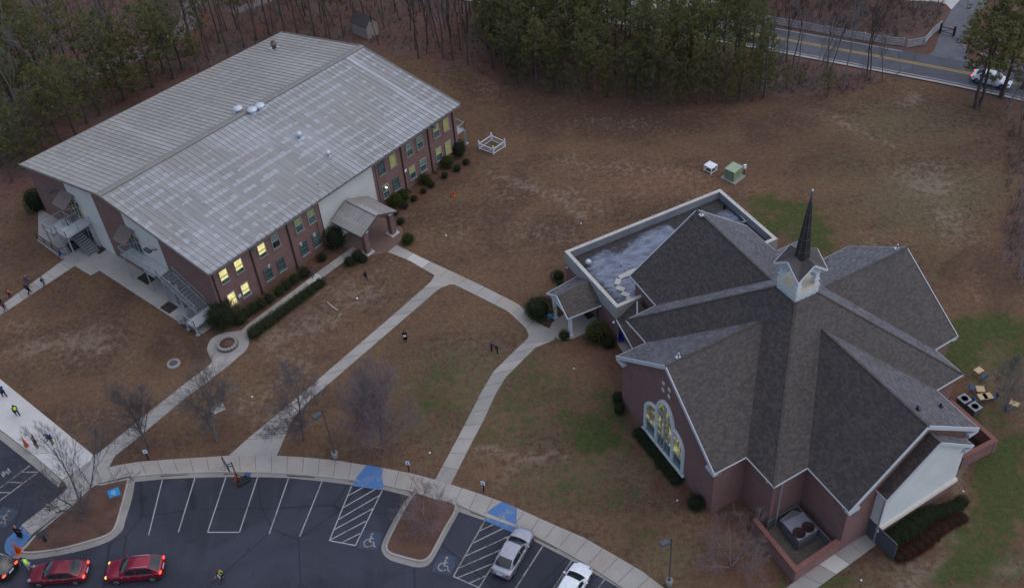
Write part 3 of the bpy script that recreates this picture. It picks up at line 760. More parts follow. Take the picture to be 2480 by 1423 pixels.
stripes('parking_lines', [(z6(740, 862), z6(490, 1305)), (z6(490, 1305), z6(695, 1395)), (z6(975, 945), z6(695, 1395)), (z6(700, 940), z6(820, 885)), (z6(650, 1037), z6(890, 920)), (z6(590, 1140), z6(935, 985)), (z6(540, 1237), z6(862, 1095)), (z6(525, 1315), z6(800, 1205)), (z6(615, 1360), z6(750, 1300)),
    (z6(1207, 1060), z6(930, 1490)), (z6(1437, 1180), z6(1225, 1500)), (z6(1700, 1330), z6(1560, 1520)),
    (z2(320, 118), z2(-60, 400)), (z2(385, 205), z2(-60, 535)), (z2(225, 187), z2(405, 187)), (z2(80, 295), z2(245, 300)), (z2(-60, 405), z2(100, 405))], M['white_worn'], 0.11, 0.0175)
def access_symbol(name, c, up, size=1.5, pad=None):
    """wheelchair symbol on a faded blue square; up = pixel the head points to"""
    o = G(*c); t = (G(*up) - o); t.z = 0; t.normalize(); r = Vector((t.y, -t.x, 0))
    P = lambda x, y, z: (o.x + (r.x * x + t.x * y) * size, o.y + (r.y * x + t.y * y) * size, z)
    mb = MB()
    mb.poly([P(-.55, -.55, .0165), P(.55, -.55, .0165), P(.55, .6, .0165), P(-.55, .6, .0165)], 0)
    def ln(a, b, wd=.075, z=.021):
        d = Vector((b[0] - a[0], b[1] - a[1])).normalized(); n = Vector((-d.y, d.x)) * wd / 2
        mb.poly([P(a[0] - n.x, a[1] - n.y, z), P(b[0] - n.x, b[1] - n.y, z), P(b[0] + n.x, b[1] + n.y, z), P(a[0] + n.x, a[1] + n.y, z)], 1)
    for k in range(13):
        a0 = R(75 + k * 20); a1 = R(75 + (k + 1) * 20)
        ln((-.06 + .24 * math.cos(a0), -.17 + .24 * math.sin(a0)), (-.06 + .24 * math.cos(a1), -.17 + .24 * math.sin(a1)), .07, .021 + k * .0001)
    ln((-.02, .30), (-.02, -.08), .09, .0226); ln((-.02, -.08), (.2, -.08), .08, .0230); ln((.2, -.08), (.3, -.36), .08, .0234); ln((.3, -.36), (.4, -.33), .07, .0238); ln((-.02, .14), (.17, .14), .06, .0242)
    mb.poly([P(-.02 + .085 * math.cos(k * R(45)), .42 + .085 * math.sin(k * R(45)), .021) for k in range(8)], 1)
    return struct(name, mb, [M['blue_faint'], M['white_worn']])
access_symbol('parking_symbol', (897, 1308), (909, 1270), 1.55)
access_symbol('parking_symbol', (1077, 1366), (1090, 1330), 1.5)
access_symbol('parking_symbol', (10, 1252), (32, 1225), 1.6)
stripes('parking_lines', [(z2(30, 180), z2(60, 215)), (z2(15, 200), z2(45, 235)), (z2(40, 205), z2(25, 222)), (z2(80, 150), z2(115, 190)), (z2(60, 175), z2(95, 212)), (z2(75, 175), z2(105, 165)), (z2(85, 195), z2(110, 185))], M['white_line'], 0.12, 0.017)
# road
def polyline(px, z=0.0): return [Vector((p.x, p.y, z)) for p in spline(Gl(px), 5)]
ye = [(900, -62), (1431, 17), (1539, 33), (1680, 58), (1822, 82), (1977.6, 110), (2141, 140), (2316, 172.7), (2480, 207.5), (2700, 258), (3100, 360)]
C0 = polyline(ye)
def ribbon(mb, P, lo, hi, z, mi=0):
    n = len(P)
    T = [(P[min(i + 1, n - 1)] - P[max(i - 1, 0)]).normalized() for i in range(n)]
    Nn = [Vector((-t.y, t.x, 0)) for t in T]
    A = [P[i] + Nn[i] * lo for i in range(n)]; B = [P[i] + Nn[i] * hi for i in range(n)]
    for i in range(n - 1):
        mb.poly([(A[i].x, A[i].y, z), (A[i + 1].x, A[i + 1].y, z), (B[i + 1].x, B[i + 1].y, z), (B[i].x, B[i].y, z)], mi)
    return A, B
_nw = G(2133, 166.5); _fw = G(2133, 117); _i = min(range(len(C0)), key=lambda i: (C0[i] - _nw).length)
near_w = (C0[_i] - _nw).length; far_w = min((p - _fw).length for p in C0)
mb = MB(); ribbon(mb, C0, -near_w - 0.35, far_w + 0.3, 0.03)
struct('road', mb, M['road'])
mb = MB(); ribbon(mb, C0, 0.09, 0.24, 0.036); ribbon(mb, C0, -0.24, -0.09, 0.036)
struct('road_centre_lines', mb, M['yellow_line'])
mb = MB(); ribbon(mb, C0, -near_w - 0.07, -near_w + 0.07, 0.036)
k0 = min(range(len(C0)), key=lambda i: (C0[i] - G(2229, 140)).length); k1 = min(range(len(C0)), key=lambda i: (C0[i] - G(2373, 180)).length)
ribbon(mb, C0[:k0], far_w - 0.07, far_w + 0.07, 0.036); ribbon(mb, C0[k1:], far_w - 0.07, far_w + 0.07, 0.036)
struct('road_edge_lines', mb, M['white_line'])
mb = MB()
A_, B2 = ribbon(mb, C0, -near_w - 0.75, -near_w - 0.35, 0.034)
A3, B3 = ribbon(mb, C0, -near_w - 0.92, -near_w - 0.75, 0.13)
for i in range(len(A3) - 1):
    mb.poly([(B3[i].x, B3[i].y, .034), (B3[i + 1].x, B3[i + 1].y, .034), (B3[i + 1].x, B3[i + 1].y, .13), (B3[i].x, B3[i].y, .13)])
struct('road_kerb', mb, M['kerb'])
mb = MB(); mb.poly([(p[0], p[1], 0.02) for p in xy([(2215, 140), (2229, 136), (2251, 132), (2262.6, 122), (2274, 90.5), (2282, 64.6), (2304.6, 24), (2320, -5), (2345, -40), (2440, -40), (2400, -5), (2372, 30), (2352, 70), (2340, 105), (2340, 130), (2350, 152), (2390, 166), (2380, 200), (2250, 170)])])
struct('driveway', mb, M['drive'])
mb = MB(); mb.poly([(p[0], p[1], 0.025) for p in xy([(2140, -40), (2168, -1), (2215, 3), (2262, 4), (2290, 10), (2304, 24), (2322, 4), (2348, -40)])])
struct('driveway_apron', mb, M['conc_pale'])
mb = MB(); tr = polyline([(478, -60), (466, -10), (462, 30), (448, 70), (410, 98), (350, 128), (300, 147), (250, 166), (180, 188), (100, 208), (0, 238), (-120, 280)])
M['gravel'] = m_mulch('gravel_path', (0.15, 0.125, 0.12), (0.24, 0.20, 0.195))
ribbon(mb, tr, -1.5, 1.3, 0.015)
struct('gravel_path', mb, M['gravel'])
mb = MB(); ribbon(mb, polyline([(560, 30), (625, 8), (700, -20), (800, -50)]), -1.0, 1.0, 0.016)
struct('gravel_path', mb, M['gravel'])
mb = MB(); ribbon(mb, polyline([(1440, -40), (1560, 4), (1640, 8), (1700, 0), (1800, -30)]), -1.6, 1.6, 0.018)
struct('gravel_path', mb, M['conc_pale'])
# ------------------------------------------------------------------ school hall with the metal roof
GZ, GR = 6.95, 9.69
_A, _B, _C, _D = [G(u, v, GZ) for u, v in ((45, 398), (505, 665), (1115, 252), (680, 78))]
def gp(s, t, z=0.0):
    """s 0..1 along the eaves (left to right), t 0..1 from the back eave to the front eave"""
    p = (_A.lerp(_D, s)).lerp(_B.lerp(_C, s), t)
    return Vector((p.x, p.y, z))
GL, GW = (_C - _B).length, (_B - _A).length
ge = (_C - _B).normalized(); gn = Vector((ge.y, -ge.x, 0))      # along the front, and out of the front
OVF, OVG = 0.75 / GW, 0.35 / GL
W00, W01, W11, W10 = gp(OVG, OVF), gp(OVG, 1 - OVF), gp(1 - OVG, 1 - OVF), gp(1 - OVG, OVF)
fe = (W11 - W01).normalized(); fn = Vector((fe.y, -fe.x, 0))    # front wall axes
le = (W01 - W00).normalized(); ln_ = Vector((le.y, -le.x, 0))   # left gable wall axes
if ln_.dot(W10 - W00) > 0: ln_ = -ln_
FL = (W11 - W01).length; LL = (W01 - W00).length
Z3 = Vector((0, 0, 1))
hall = thing('school_hall', 'long two storey brick school hall with a weathered ribbed grey metal gable roof', 'building', gp(0.5, 0.5))
def roofz(t): return GZ + (GR - GZ) * (1 - abs(t - 0.5) * 2)
# walls
mb = MB()
ring = [W00, W01, W11, W10]
mb.add([(p.x, p.y, 0) for p in ring] + [(p.x, p.y, 6.88) for p in ring], [[0, 1, 5, 4], [1, 2, 6, 5], [2, 3, 7, 6], [3, 0, 4, 7]])
for s in (OVG, 1 - OVG):
    a, b, c = gp(s, OVF, 6.88), gp(s, 1 - OVF, 6.88), gp(s, 0.5, GR - 0.2)
    mb.poly([a, b, c])
wallp = part('wall', mb, [M['brick']], hall)
def fpt(d, z, out=0.0):  # point on the front wall
    p = W01 + fe * d + fn * out; return Vector((p.x, p.y, z))
def lpt(d, z, out=0.0):  # point on the left gable wall, d from the back corner
    p = W00 + le * d + ln_ * out; return Vector((p.x, p.y, z))
def fpx(u, v):
    q = on_plane(u, v, W01, fn); return (q - W01).dot(fe), q.z
def lpx(u, v):
    q = on_plane(u, v, W00, ln_); return (q - W00).dot(le), q.z
# stucco panels
s0 = fpx(773, 520)[0]; s1 = fpx(903, 425)[0]
mb = MB()
def slab(mb, P, d0, d1, z0, z1, out, mi=0, z1b=None):
    z1b = z1 if z1b is None else z1b
    a = [P(d0, z0, 0), P(d1, z0, 0), P(d1, z1b, 0), P(d0, z1, 0)]; b = [P(d0, z0, out), P(d1, z0, out), P(d1, z1b, out), P(d0, z1, out)]
    mb.add(a + b, [[4, 5, 6, 7], [0, 1, 5, 4], [1, 2, 6, 5], [2, 3, 7, 6], [3, 0, 4, 7]], mi)
slab(mb, fpt, s0, s1, 0, 6.86, 0.05)
part('stucco_panel', mb, [M['stucco']], hall)
def ltop(d): return roofz(OVF + d / LL * (1 - 2 * OVF)) - 0.22
l0, l1 = lpx(157, 450)[0], lpx(224, 480)[0]; l1 = min(l1, LL * 0.5); l2, l3 = lpx(299, 530)[0], lpx(389, 600)[0]
for a, b in ((l0, l1), (l2, l3)):
    mb = MB(); slab(mb, lpt, a, b, 0, ltop(a), 0.05, 0, ltop(b))
    part('stucco_panel', mb, [M['stucco']], hall)
# brick piers beside the front panel
for d in (s0 - 0.28, s1 + 0.28):
    mb = MB(); slab(mb, fpt, d - 0.28, d + 0.28, 0, 6.86, 0.12); part('brick_pier', mb, [M['brick']], hall)
# roof
def m_metalroof(name='metal_roof', tan=(0.24, 0.234, 0.228), pale=(0.37, 0.392, 0.418)):
    b = NB(name, 0.55, 0.4, 0.1)
    uv = b.coord('UV'); U, V, _ = b.sep(uv)
    cu = b.math('FLOOR', b.math('DIVIDE', U, 0.305)); cv = b.math('FLOOR', b.math('DIVIDE', V, 0.75))
    rib = b.white(b.comb(cu, 3.0)); cell = b.white(b.comb(cu, cv))
    big = b.noise(uv, 0.09, 4, 0.6); mid = b.noise(b.mapping(uv, (0.9, 0.35, 1)), 1.0, 4, 0.65); fine = b.noise(b.mapping(uv, (6, 1.5, 1)), 1.5, 4, 0.7)
    band = b.math('ADD', b.math('MULTIPLY', b.math('SINE', b.math('MULTIPLY', V, 2 * math.pi / 1.52)), 0.5), 0.5)
    band = b.math('MULTIPLY', band, b.ramp(b.noise(b.mapping(uv, (0.22, 0.07, 1)), 1.0, 2), 0.36, 0.56, 0.25, 1.0))
    f = b.math('ADD', b.math('MULTIPLY', cell, 0.38), b.math('ADD', b.math('MULTIPLY', mid, 0.55), b.math('MULTIPLY', band, 0.55)))
    f = b.math('ADD', f, b.math('MULTIPLY', b.math('SUBTRACT', rib, 0.5), 0.2))
    cr = b.math('FLOOR', b.math('DIVIDE', U, 0.61)); cb = b.math('FLOOR', b.math('DIVIDE', V, 1.52)); vf = b.math('FRACT', b.math('DIVIDE', V, 1.52))
    wd_ = b.white(b.comb(cr, cb, 1.0)); wl_ = b.white(b.comb(cr, cb, 7.0))
    dash = b.math('LESS_THAN', vf, b.math('ADD', 0.16, b.math('MULTIPLY', wl_, 0.32)))
    reg = b.noise(b.mapping(uv, (0.11, 0.10, 1)), 1.0, 2, 0.5)
    dash = b.math('MULTIPLY', dash, b.math('GREATER_THAN', b.math('ADD', wd_, b.ramp(reg, 0.38, 0.62, -0.40, 0.40)), 0.30))
    wash = b.math('MULTIPLY', b.ramp(b.noise(b.mapping(uv, (0.14, 0.07, 1)), 1.0, 3, 0.55, 0.4), 0.50, 0.60), b.ramp(b.white(b.comb(cr, 2.0)), 0.1, 0.9, 0.55, 1.0))
    c = b.mix(b.ramp(b.math('ADD', b.math('MULTIPLY', rib, 0.5), b.math('MULTIPLY', mid, 0.5)), 0.3, 0.75), tan, sc(tan, 1.16))
    c = b.mix(b.math('MULTIPLY', wash, 0.6), c, pale)
    c = b.mix(b.math('MULTIPLY', dash, 0.72), c, sc(pale, 1.05))
    c = b.mix(b.ramp(fine, 0.5, 0.78, 0, 0.35), c, sc(tan, 0.95))
    st = b.noise(b.mapping(uv, (0.42, 0.028, 1)), 1.0, 2, 0.4)
    c = b.mix(b.ramp(st, 0.635, 0.68, 0, 0.85), c, sc(pale, 1.1))
    c = b.mix(b.ramp(big, 0.42, 0.62, 0.35, 0), c, (0.27, 0.255, 0.235))
    b.col(c); b.rough(b.ramp(f, 0.3, 1.0, 0.65, 0.5))
    return b.mat
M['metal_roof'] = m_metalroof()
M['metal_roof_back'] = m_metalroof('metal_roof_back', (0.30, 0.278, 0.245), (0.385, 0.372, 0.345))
M['rib'] = plain('roof_rib', (0.30, 0.29, 0.28), 0.6, 0.35, 0.1, 0.25, 0.8, 5)
M['roof_trim'] = plain('roof_edge', (0.20, 0.19, 0.175), 0.6)  # even grey of the ridge cap, verges and gutter
TH = 0.16
for side, (t0, t1) in enumerate(((0.0, 0.5), (1.0, 0.5))):
    mb = MB()
    a, b, c, d = gp(0, t0, GZ), gp(1, t0, GZ), gp(1, t1, GR), gp(0, t1, GR)
    dn = Vector((0, 0, -TH))
    mb.add([a, b, c, d, a + dn, b + dn, c + dn, d + dn], [[0, 1, 2, 3] if side else [3, 2, 1, 0], [0, 4, 5, 1], [1, 5, 6, 2], [3, 7, 4, 0], [4, 7, 6, 5]])
    nrib = int(GL / 0.61)
    up = (b - a).cross(d - a).normalized()
    if up.z < 0: up = -up
    for i in range(nrib + 1):
        s = i / nrib
        p, q = gp(s, t0, GZ) + up * 0.03, gp(s, t1, GR) + up * 0.03
        mb.bar(p, q, 0.05, 0.06 if side else 0.036, 1, up)
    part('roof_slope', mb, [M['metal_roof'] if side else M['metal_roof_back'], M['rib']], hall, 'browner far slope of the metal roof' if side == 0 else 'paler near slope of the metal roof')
mb = MB()
for sg in (-1, 1):
    a, b = gp(-0.002, 0.5, GR + 0.13), gp(1.002, 0.5, GR + 0.13); a2, b2 = gp(-0.002, 0.5 + sg * 0.013, GR + 0.06), gp(1.002, 0.5 + sg * 0.013, GR + 0.06)
    mb.poly([a, b, b2, a2]); mb.poly([a2, b2, b2 - Z3 * 0.07, a2 - Z3 * 0.07])
part('ridge_cap', mb, [M['roof_trim']], hall)
for s in (0, 1):
    mb = MB()
    for t0 in (0, 1):
        p, q = gp(s, t0, GZ - 0.05), gp(s, 0.5, GR - 0.05)
        mb.bar(p, q, 0.10, 0.30)
    part('verge_trim', mb, [M['roof_trim']], hall)
mb = MB()
p, q = gp(0.002, 1, GZ - 0.10) + gn * 0.07, gp(0.998, 1, GZ - 0.10) + gn * 0.07
mb.bar(p, q, 0.14, 0.13); mb.bar(p + Z3 * .08 + gn * .06, q + Z3 * .08 + gn * .06, .02, .05, 1)
for i in range(31): mb.box(p.lerp(q, i / 30.0) + Z3 * 0.09, (0.06, 0.22, 0.05), math.atan2(fe.y, fe.x), 1)
part('gutter', mb, [M['roof_trim'], M['downspout_dark']], hall)
# downspouts on the front wall
for (u, v) in ((524, 700), (614, 640), (703, 585), (779, 540), (912, 440), (975, 400), (1040, 360), (1099, 320)):
    d = fpx(u, v)[0]
    mb = MB(); mb.box(fpt(d, 3.4, 0.07), (0.13, 0.11, 6.8), math.atan2(fe.y, fe.x)); mb.bar(fpt(d, 0.25, 0.07), fpt(d, 0.06, 0.8), 0.11, 0.09)
    part('downspout', mb, [M['downspout_dark']], hall)
# windows
def window(P, d, z, w, h, kind, ang, nrm):
    fr = MB()
    for x0, x1, z0, z1 in ((-w / 2, w / 2, h / 2 - .05, h / 2 + .03), (-w / 2, w / 2, -.03, .03), (-w / 2, -w / 2 + .06, -h / 2, h / 2), (w / 2 - .06, w / 2, -h / 2, h / 2)):
        fr.box(P(d + (x0 + x1) / 2, z + (z0 + z1) / 2, 0.05), (x1 - x0, 0.10, z1 - z0), ang)
    o = part('window', fr, [M['frame'] if kind != 'dark' else M['frame_dark']], hall)
    top, bot = dict(lit=('lit', 'lit'), litb=('lit', 'glass_dark'), dark=('glass', 'glass'), dim=('lit_dim', 'lit_dim'), green=('lit_green', 'glass'), open=('glass_pale', 'glass_dark'), pale=('glass_pale', 'glass'), glint=('glass', 'glass'), litg=('lit', 'glass'), dimg=('lit_dim', 'glass'))[kind]
    pn = MB()
    for k, (za, zb) in enumerate(((-h / 2, 0), (0, h / 2))):
        pn.poly([P(d - w / 2, z + za, .03), P(d + w / 2, z + za, .03), P(d + w / 2, z + zb, .03), P(d - w / 2, z + zb, .03)], 1 if k else 0)
    if kind == 'litg': # light reaching two thirds down
        pn = MB()
        for za, zb, mi in ((-h / 2, -h * .27, 0), (-h * .27, h / 2, 1)):
            pn.poly([P(d - w / 2, z + za, .03), P(d + w / 2, z + za, .03), P(d + w / 2, z + zb, .03), P(d - w / 2, z + zb, .03)], mi)
    part('pane', pn, [M[bot], M[top]], o)
    sl = MB(); sl.box(P(d, z - h / 2 - .05, .09), (w + .16, .20, .08), ang)
    part('sill', sl, [M['stone']], o)
    if kind == 'glint':
        g = MB(); g.blob(P(d + .1, z + h * .28, .1), (.09, .09, .09), 8, 5); part('lamp', g, [M['glint_glow']], o)  # the glint is built as a small glowing ball on the glass
FA = math.atan2(fe.y, fe.x)
wins = [((543, 672), 'litg'), ((579, 648), 'litg'), ((635, 610), 'litg'), ((667.5, 588), 'open'), ((566, 736), 'lit'), ((598, 713), 'litg'), ((653.5, 675), 'dark'), ((684.5, 654), 'dark'),
        ((724, 550), 'green'), ((754, 528), 'green'), ((740, 613), 'dark'), ((769, 592), 'dark'), ((924.6, 411.5), 'dark'), ((951.4, 394.5), 'dim'), ((991, 365), 'pale'), ((1016, 348), 'pale'),
        ((1056, 320), 'dimg'), ((1080, 306), 'dim'), ((936, 472), 'glint'), ((961, 454), 'dark'), ((999, 424), 'dimg'), ((1025, 407), 'pale'), ((1063, 379), 'dimg'), ((1085.5, 364), 'dim')]
for (u, v), k in wins:
    d, z = fpx(u, v)
    window(fpt, d, 5.05 if z > 3.4 else 1.85, 1.0, 1.65, k, FA, fn)
# flood lights on arms, and papers on the wall
for (u, v) in ((604, 606), (1038, 308)):
    d, z = fpx(u, v); mb = MB(); mb.bar(fpt(d, 6.3, 0), fpt(d, 6.45, .6), .06); mb.box(fpt(d, 6.5, .85), (.35, .6, .16), FA)
    part('flood_light', mb, [M['darkgrey']], hall)
for (u, v) in ((652, 644), (761, 568), (728, 591), (982, 413), (580.6, 715.6)):
    d, z = fpx(u, v); mb = MB(); mb.box(fpt(d, z, .02), (.32, .04, .36), FA)
    part('wall_notice', mb, [M['paper']], hall)
LA = math.atan2(le.y, le.x)
for (u, v) in ((135, 458), (373, 600)):
    d, z = lpx(u, v); mb = MB(); mb.bar(lpt(d + .7, z + .1, 0), lpt(d + .2, z + .25, .6), .08); mb.box(lpt(d, z + .2, .75), (.95, .42, .22), LA)
    part('flood_light', mb, [M['darkgrey']], hall)
# glazed doors on the gable end with awnings above
def door(d, z, w, h, lit, yellow=False):
    fr = MB()
    for k in range(4): fr.box(lpt(d - w / 2 + w * k / 3, z + h / 2, .08), (.09, .1, h), LA)
    for zz in (0.05, h * .68, h): fr.box(lpt(d, z + zz, .08), (w, .1, .09), LA)
    o = part('door', fr, [M['frame']], hall)
    pn = MB(); pn.poly([lpt(d - w / 2, z, .06), lpt(d + w / 2, z, .06), lpt(d + w / 2, z + h, .06), lpt(d - w / 2, z + h, .06)])
    part('pane', pn, [M['glass_dark']], o)
    if yellow:
        st = MB()
        c = lpt(d - w / 6, z + 1.0, .12); zz = Z3
        pts = [c + (le * math.cos(R(90 + 36 * k)) + zz * math.sin(R(90 + 36 * k))) * (.5 if k % 2 == 0 else .22) for k in range(10)]
        for k in range(10): st.poly([c + ln_ * .02, pts[k], pts[(k + 1) % 10]])
        st.poly([lpt(d + w * .38, z + .3, .12), lpt(d + w * .46, z + .3, .12), lpt(d + w * .46, z + 1.6, .12), lpt(d + w * .38, z + 1.6, .12)])
        part('door_yellow_shapes', st, [M['yellow']], o)  # flat yellow star and upright strip on the door glass
def awning(d, z, w, out, drop):
    mb = MB()
    mb.poly([lpt(d - w / 2, z, .06), lpt(d + w / 2, z, .06), lpt(d + w / 2, z - drop, out), lpt(d - w / 2, z - drop, out)])
    mb.poly([lpt(d - w / 2, z - .06, .06), lpt(d - w / 2, z - drop - .06, out), lpt(d + w / 2, z - drop - .06, out), lpt(d + w / 2, z - .06, .06)])
    n = 9
    for i in range(n + 1):
        x = d - w / 2 + w * i / n; mb.bar(lpt(x, z + .02, .06), lpt(x, z - drop + .02, out), .06, .06, 1)
    o = part('awning', mb, [M['awning'], M['awning_rib']], hall)
    br = MB()
    for x in (d - w / 2 + .1, d + w / 2 - .1): br.bar(lpt(x, z - drop - .6, .06), lpt(x, z - drop - .05, out - .1), .05)
    part('bracket', br, [M['galv']], o)
M['awning'] = plain('awning_brown', (0.20, 0.165, 0.155), 0.6, 0.3, .1, .15)
M['awning_rib'] = plain('awning_rib', (0.13, 0.105, 0.10), 0.6)
dA = lpx(196, 530); dB = lpx(322, 600)
DZ = 3.35
d1c = lpx(202, 545)[0]; d2c = lpx(333, 600)[0]
door(d1c, DZ, 2.4, 2.3, True, True); door(d1c + .2, 0.1, 2.4, 2.5, False)
door(d2c, DZ, 2.2, 2.3, False); door(d2c + 2.4, 0.1, 2.0, 2.3, False); door(lpx(455, 710)[0], .1, 2.2, 2.3, False, True)
awning(d1c - .2, 6.6, 2.3, 1.7, 1.0); awning(d2c - .2, 6.6, 2.1, 1.6, 1.0)
# roof vents
def roof_at(u, v, near=True):
    """point on the roof slope seen at this pixel"""
    t0 = 1.0 if near else 0.0
    a, b, c = gp(0, t0, GZ), gp(1, t0, GZ), gp(0, .5, GR)
    n = (b - a).cross(c - a)
    return on_plane(u, v, a, n)
def vent(name, prof, u, v, near=True, mat='white_metal', flash=0.5):
    p = roof_at(u, v, near); mb = MB(); mb.lathe(prof, p, 14)
    o = part(name, mb, [M[mat]], hall)
    f = MB(); f.box(p + Z3 * .06, (flash * 2, flash * 2, .06), FA); part('flashing', f, [M['white_metal']], o)
M['white_metal'] = plain('vent_metal', (0.50, 0.53, 0.57), 0.4, .5, .2, .1)
M['rusty'] = plain('vent_rusty', (0.16, 0.12, 0.10), 0.7)
mush = [(.34, -.2), (.34, .35), (.30, .42), (.56, .42), (.60, .52), (.52, .66), (.30, .74), (0, .77)]
for (u, v, nr) in ((578, 272, False), (613, 275, True), (631, 265, True)): vent('roof_ventilator', mush, u, v, nr, 'white_metal', .55)
small = [(.12, -.2), (.12, .45), (.24, .47), (.30, .58), (.24, .72), (.1, .80), (0, .82)]
vent('roof_ventilator', [(r * 1.25, z * 1.15) for r, z in small], 726, 336, True); vent('roof_ventilator', small, 796, 380, True, 'white_metal', .25)
vent('roof_ventilator', [(.30, -.2), (.30, .55), (.42, .60), (.40, .85), (.16, .9), (.16, 1.05), (.24, 1.08), (0, 1.2)], 665, 118, False, 'rusty', .55)
for (u, v, nr) in ((459, 412, True), (577, 414, True), (773, 452, True), (776, 108, False)):
    vent('vent_pipe', [(.05, -.1), (.05, .5), (.09, .52), (.09, .6), (0, .62)], u, v, nr, 'white_metal', .12)
# entrance canopy
cano = thing('entrance_canopy', 'gabled metal entrance canopy on brick pillars against the pale front wall', 'canopy', G(905, 575))
CE = 2.75
lb, lf, rb, rf = G(803, 537, 3.2), G(875, 574, 3.2), G(890.7, 476, 3.2), G(961, 511, 3.2)
axf = ((lf - lb) + (rf - rb)).normalized()
mid_b = (lb + rb) / 2; mid_f = (lf + rf) / 2
zr = 4.45
mid_b.z = mid_f.z = zr
mid_b -= axf * .15
mb = MB()
M['canopy_metal'] = m_metalroof('canopy_metal', (0.25, 0.225, 0.20), (0.34, 0.335, 0.315))
for a, b in ((lb, lf), (rf, rb)):
    p, q = (mid_f, mid_b) if a is lb else (mid_b, mid_f)
    vs = [a, b, p, q]; mb.add(vs + [v - Z3 * .2 for v in vs], [[0, 1, 2, 3], [7, 6, 5, 4], [0, 4, 5, 1], [1, 5, 6, 2], [3, 7, 4, 0]], 0)
    up = Z3
    for i in range(12):
        s = i / 11.0; e0 = a.lerp(b, s); r0 = q.lerp(p, s); mb.bar(e0 + Z3 * .03, r0 + Z3 * .03, .05, .05, 1)
mb.bar(mid_b + Z3 * .04, mid_f + Z3 * .04, .5, .08, 1)
o = part('canopy_roof', mb, [M['canopy_metal'], M['rib']], cano)
tr_ = MB()
for a, b in ((lb, lf), (rb, rf)): tr_.bar(a - Z3 * .08, b - Z3 * .08, .12, .16)
tr_.bar(lf - Z3 * .08, mid_f - Z3 * .08, .1, .2); tr_.bar(rf - Z3 * .08, mid_f - Z3 * .08, .1, .2)
part('gutter', tr_, [M['darkgrey']], o)
for (u, v) in ((890.7, 611), (951.4, 565), (834, 556)):
    p = G(u, v); mb = MB(); mb.box(p + Z3 * 1.5, (.6, .6, 3.0), FA)
    o = part('pillar', mb, [M['brick']], cano)
    mb = MB(); mb.box(p + Z3 * .05, (1.15, 1.15, .12), FA); part('pillar_base', mb, [M['conc_pale']], o)
    mb = MB(); mb.box(p + Z3 * 2.95, (.72, .72, .25), FA); part('pillar_capital', mb, [M['white']], o)
# paved half circle under the canopy
M['paver'] = m_brick('brick_paving', (0.20, 0.125, 0.105), (0.145, 0.092, 0.08), (0.20, 0.16, 0.14))
c0 = (G(834, 556) + G(955, 572)) / 2; c0 = G(906, 572)
mb = MB(); rad = (G(911, 617) - G(906, 572)).length
mb.prism([c0 + Vector((math.cos(a), math.sin(a), 0)) * rad * (1.0 if k % 2 == 0 else 1.0) for k, a in enumerate([i * 2 * math.pi / 40 for i in range(40)])], 0, .035)
q0, q1 = fpx(812, 590)[0], fpx(905, 520)[0]
mb2 = [fpt(q0, 0, .12), fpt(q1, 0, .12), c0 + fe * rad * .8, c0 - fe * rad * .98]
mb.prism(mb2, 0, .031)
struct('brick_paving', mb, M['paver'])
# paving at the gable end
mb = MB()
g_in = [lpt(lpx(120, 560)[0], 0, .02), lpt(LL - .3, 0, .02)]
P = xy([(440, 784), (330, 713), (241, 655), (220, 667), (181, 644), (155, 629)]) + xy([(110, 598), (93, 581)])
mb.prism([(g_in[0].x, g_in[0].y), (g_in[1].x, g_in[1].y), (lpt(LL - .3, 0, 2.6).x, lpt(LL - .3, 0, 2.6).y)] + P, 0, .05)
struct('paving', mb, M['conc'])
mb = MB()
for (u, v, w_, h_) in ((241, 605, 1.3, 1.0), (355, 675, 1.9, 1.2), (410, 745, 1.6, 1.2)):
    p = G(u, v); mb.box(p + Z3 * .062, (w_, h_, .02), LA)
struct('door_mats', mb, M['mat_dark'])

# ------------------------------------------------------------------ external steel stairs
def rail(mb, pts, h=1.05, mids=(0.35, 0.7), step=1.2, w=.055, mesh_mi=None):
    for k in range(len(pts) - 1):
        a, b = Vector(pts[k]), Vector(pts[k + 1])
        mb.bar(a + Z3 * h, b + Z3 * h, w, w)
        mb.bar(a + Z3 * .1, b + Z3 * .1, w * .7, w * .7)
        n = max(1, int((b - a).length / step))
        for i in range(n + 1):
            p = a.lerp(b, i / n); mb.bar(p, p + Z3 * h, w, w)
        m = max(2, int((b - a).length / .14))
        for i in range(m):
            p = a.lerp(b, (i + .5) / m); mb.bar(p + Z3 * .1, p + Z3 * h, .014, .014)
def flight(mb, a, b, w, side):
    """stair flight from a (low) to b (high); side = unit vector across"""
    a = Vector(a); b = Vector(b); n = max(3, int((b.z - a.z) / .18))
    run = Vector((b.x - a.x, b.y - a.y, 0)); t = run.normalized(); st = run.length / n
    ang = math.atan2(t.y, t.x)
    for i in range(n):
        p = a.lerp(b, (i + .5) / n); p.z = a.z + (b.z - a.z) * (i + 1) / n - .02
        mb.box(p, (st * .98, w, .04), ang)
        mb.box(p - t * (st * .49) - Z3 * .09, (.02, w, .15), ang, 1)
    for s in (-1, 1): mb.bar(a + side * s * w / 2 - Z3 * .02, b + side * s * w / 2 - Z3 * .02, .05, .26, 2)
def deckm(mb, c, la, lo, z, mi=0):
    """deck rectangle: la = (d0, d1) along the wall, lo = (o0, o1) out from it"""
    P = [lpt(la[0], z, lo[0]), lpt(la[1], z, lo[0]), lpt(la[1], z, lo[1]), lpt(la[0], z, lo[1])]
    mb.prism(P, z - .12, z, 0, 1, True)
M['tread'] = plain('steel_tread', (0.12, 0.125, 0.125), .7)
M['deck'] = plain('steel_deck', (0.42, 0.44, 0.445), .6, .35, .1, .1, 2, 20)
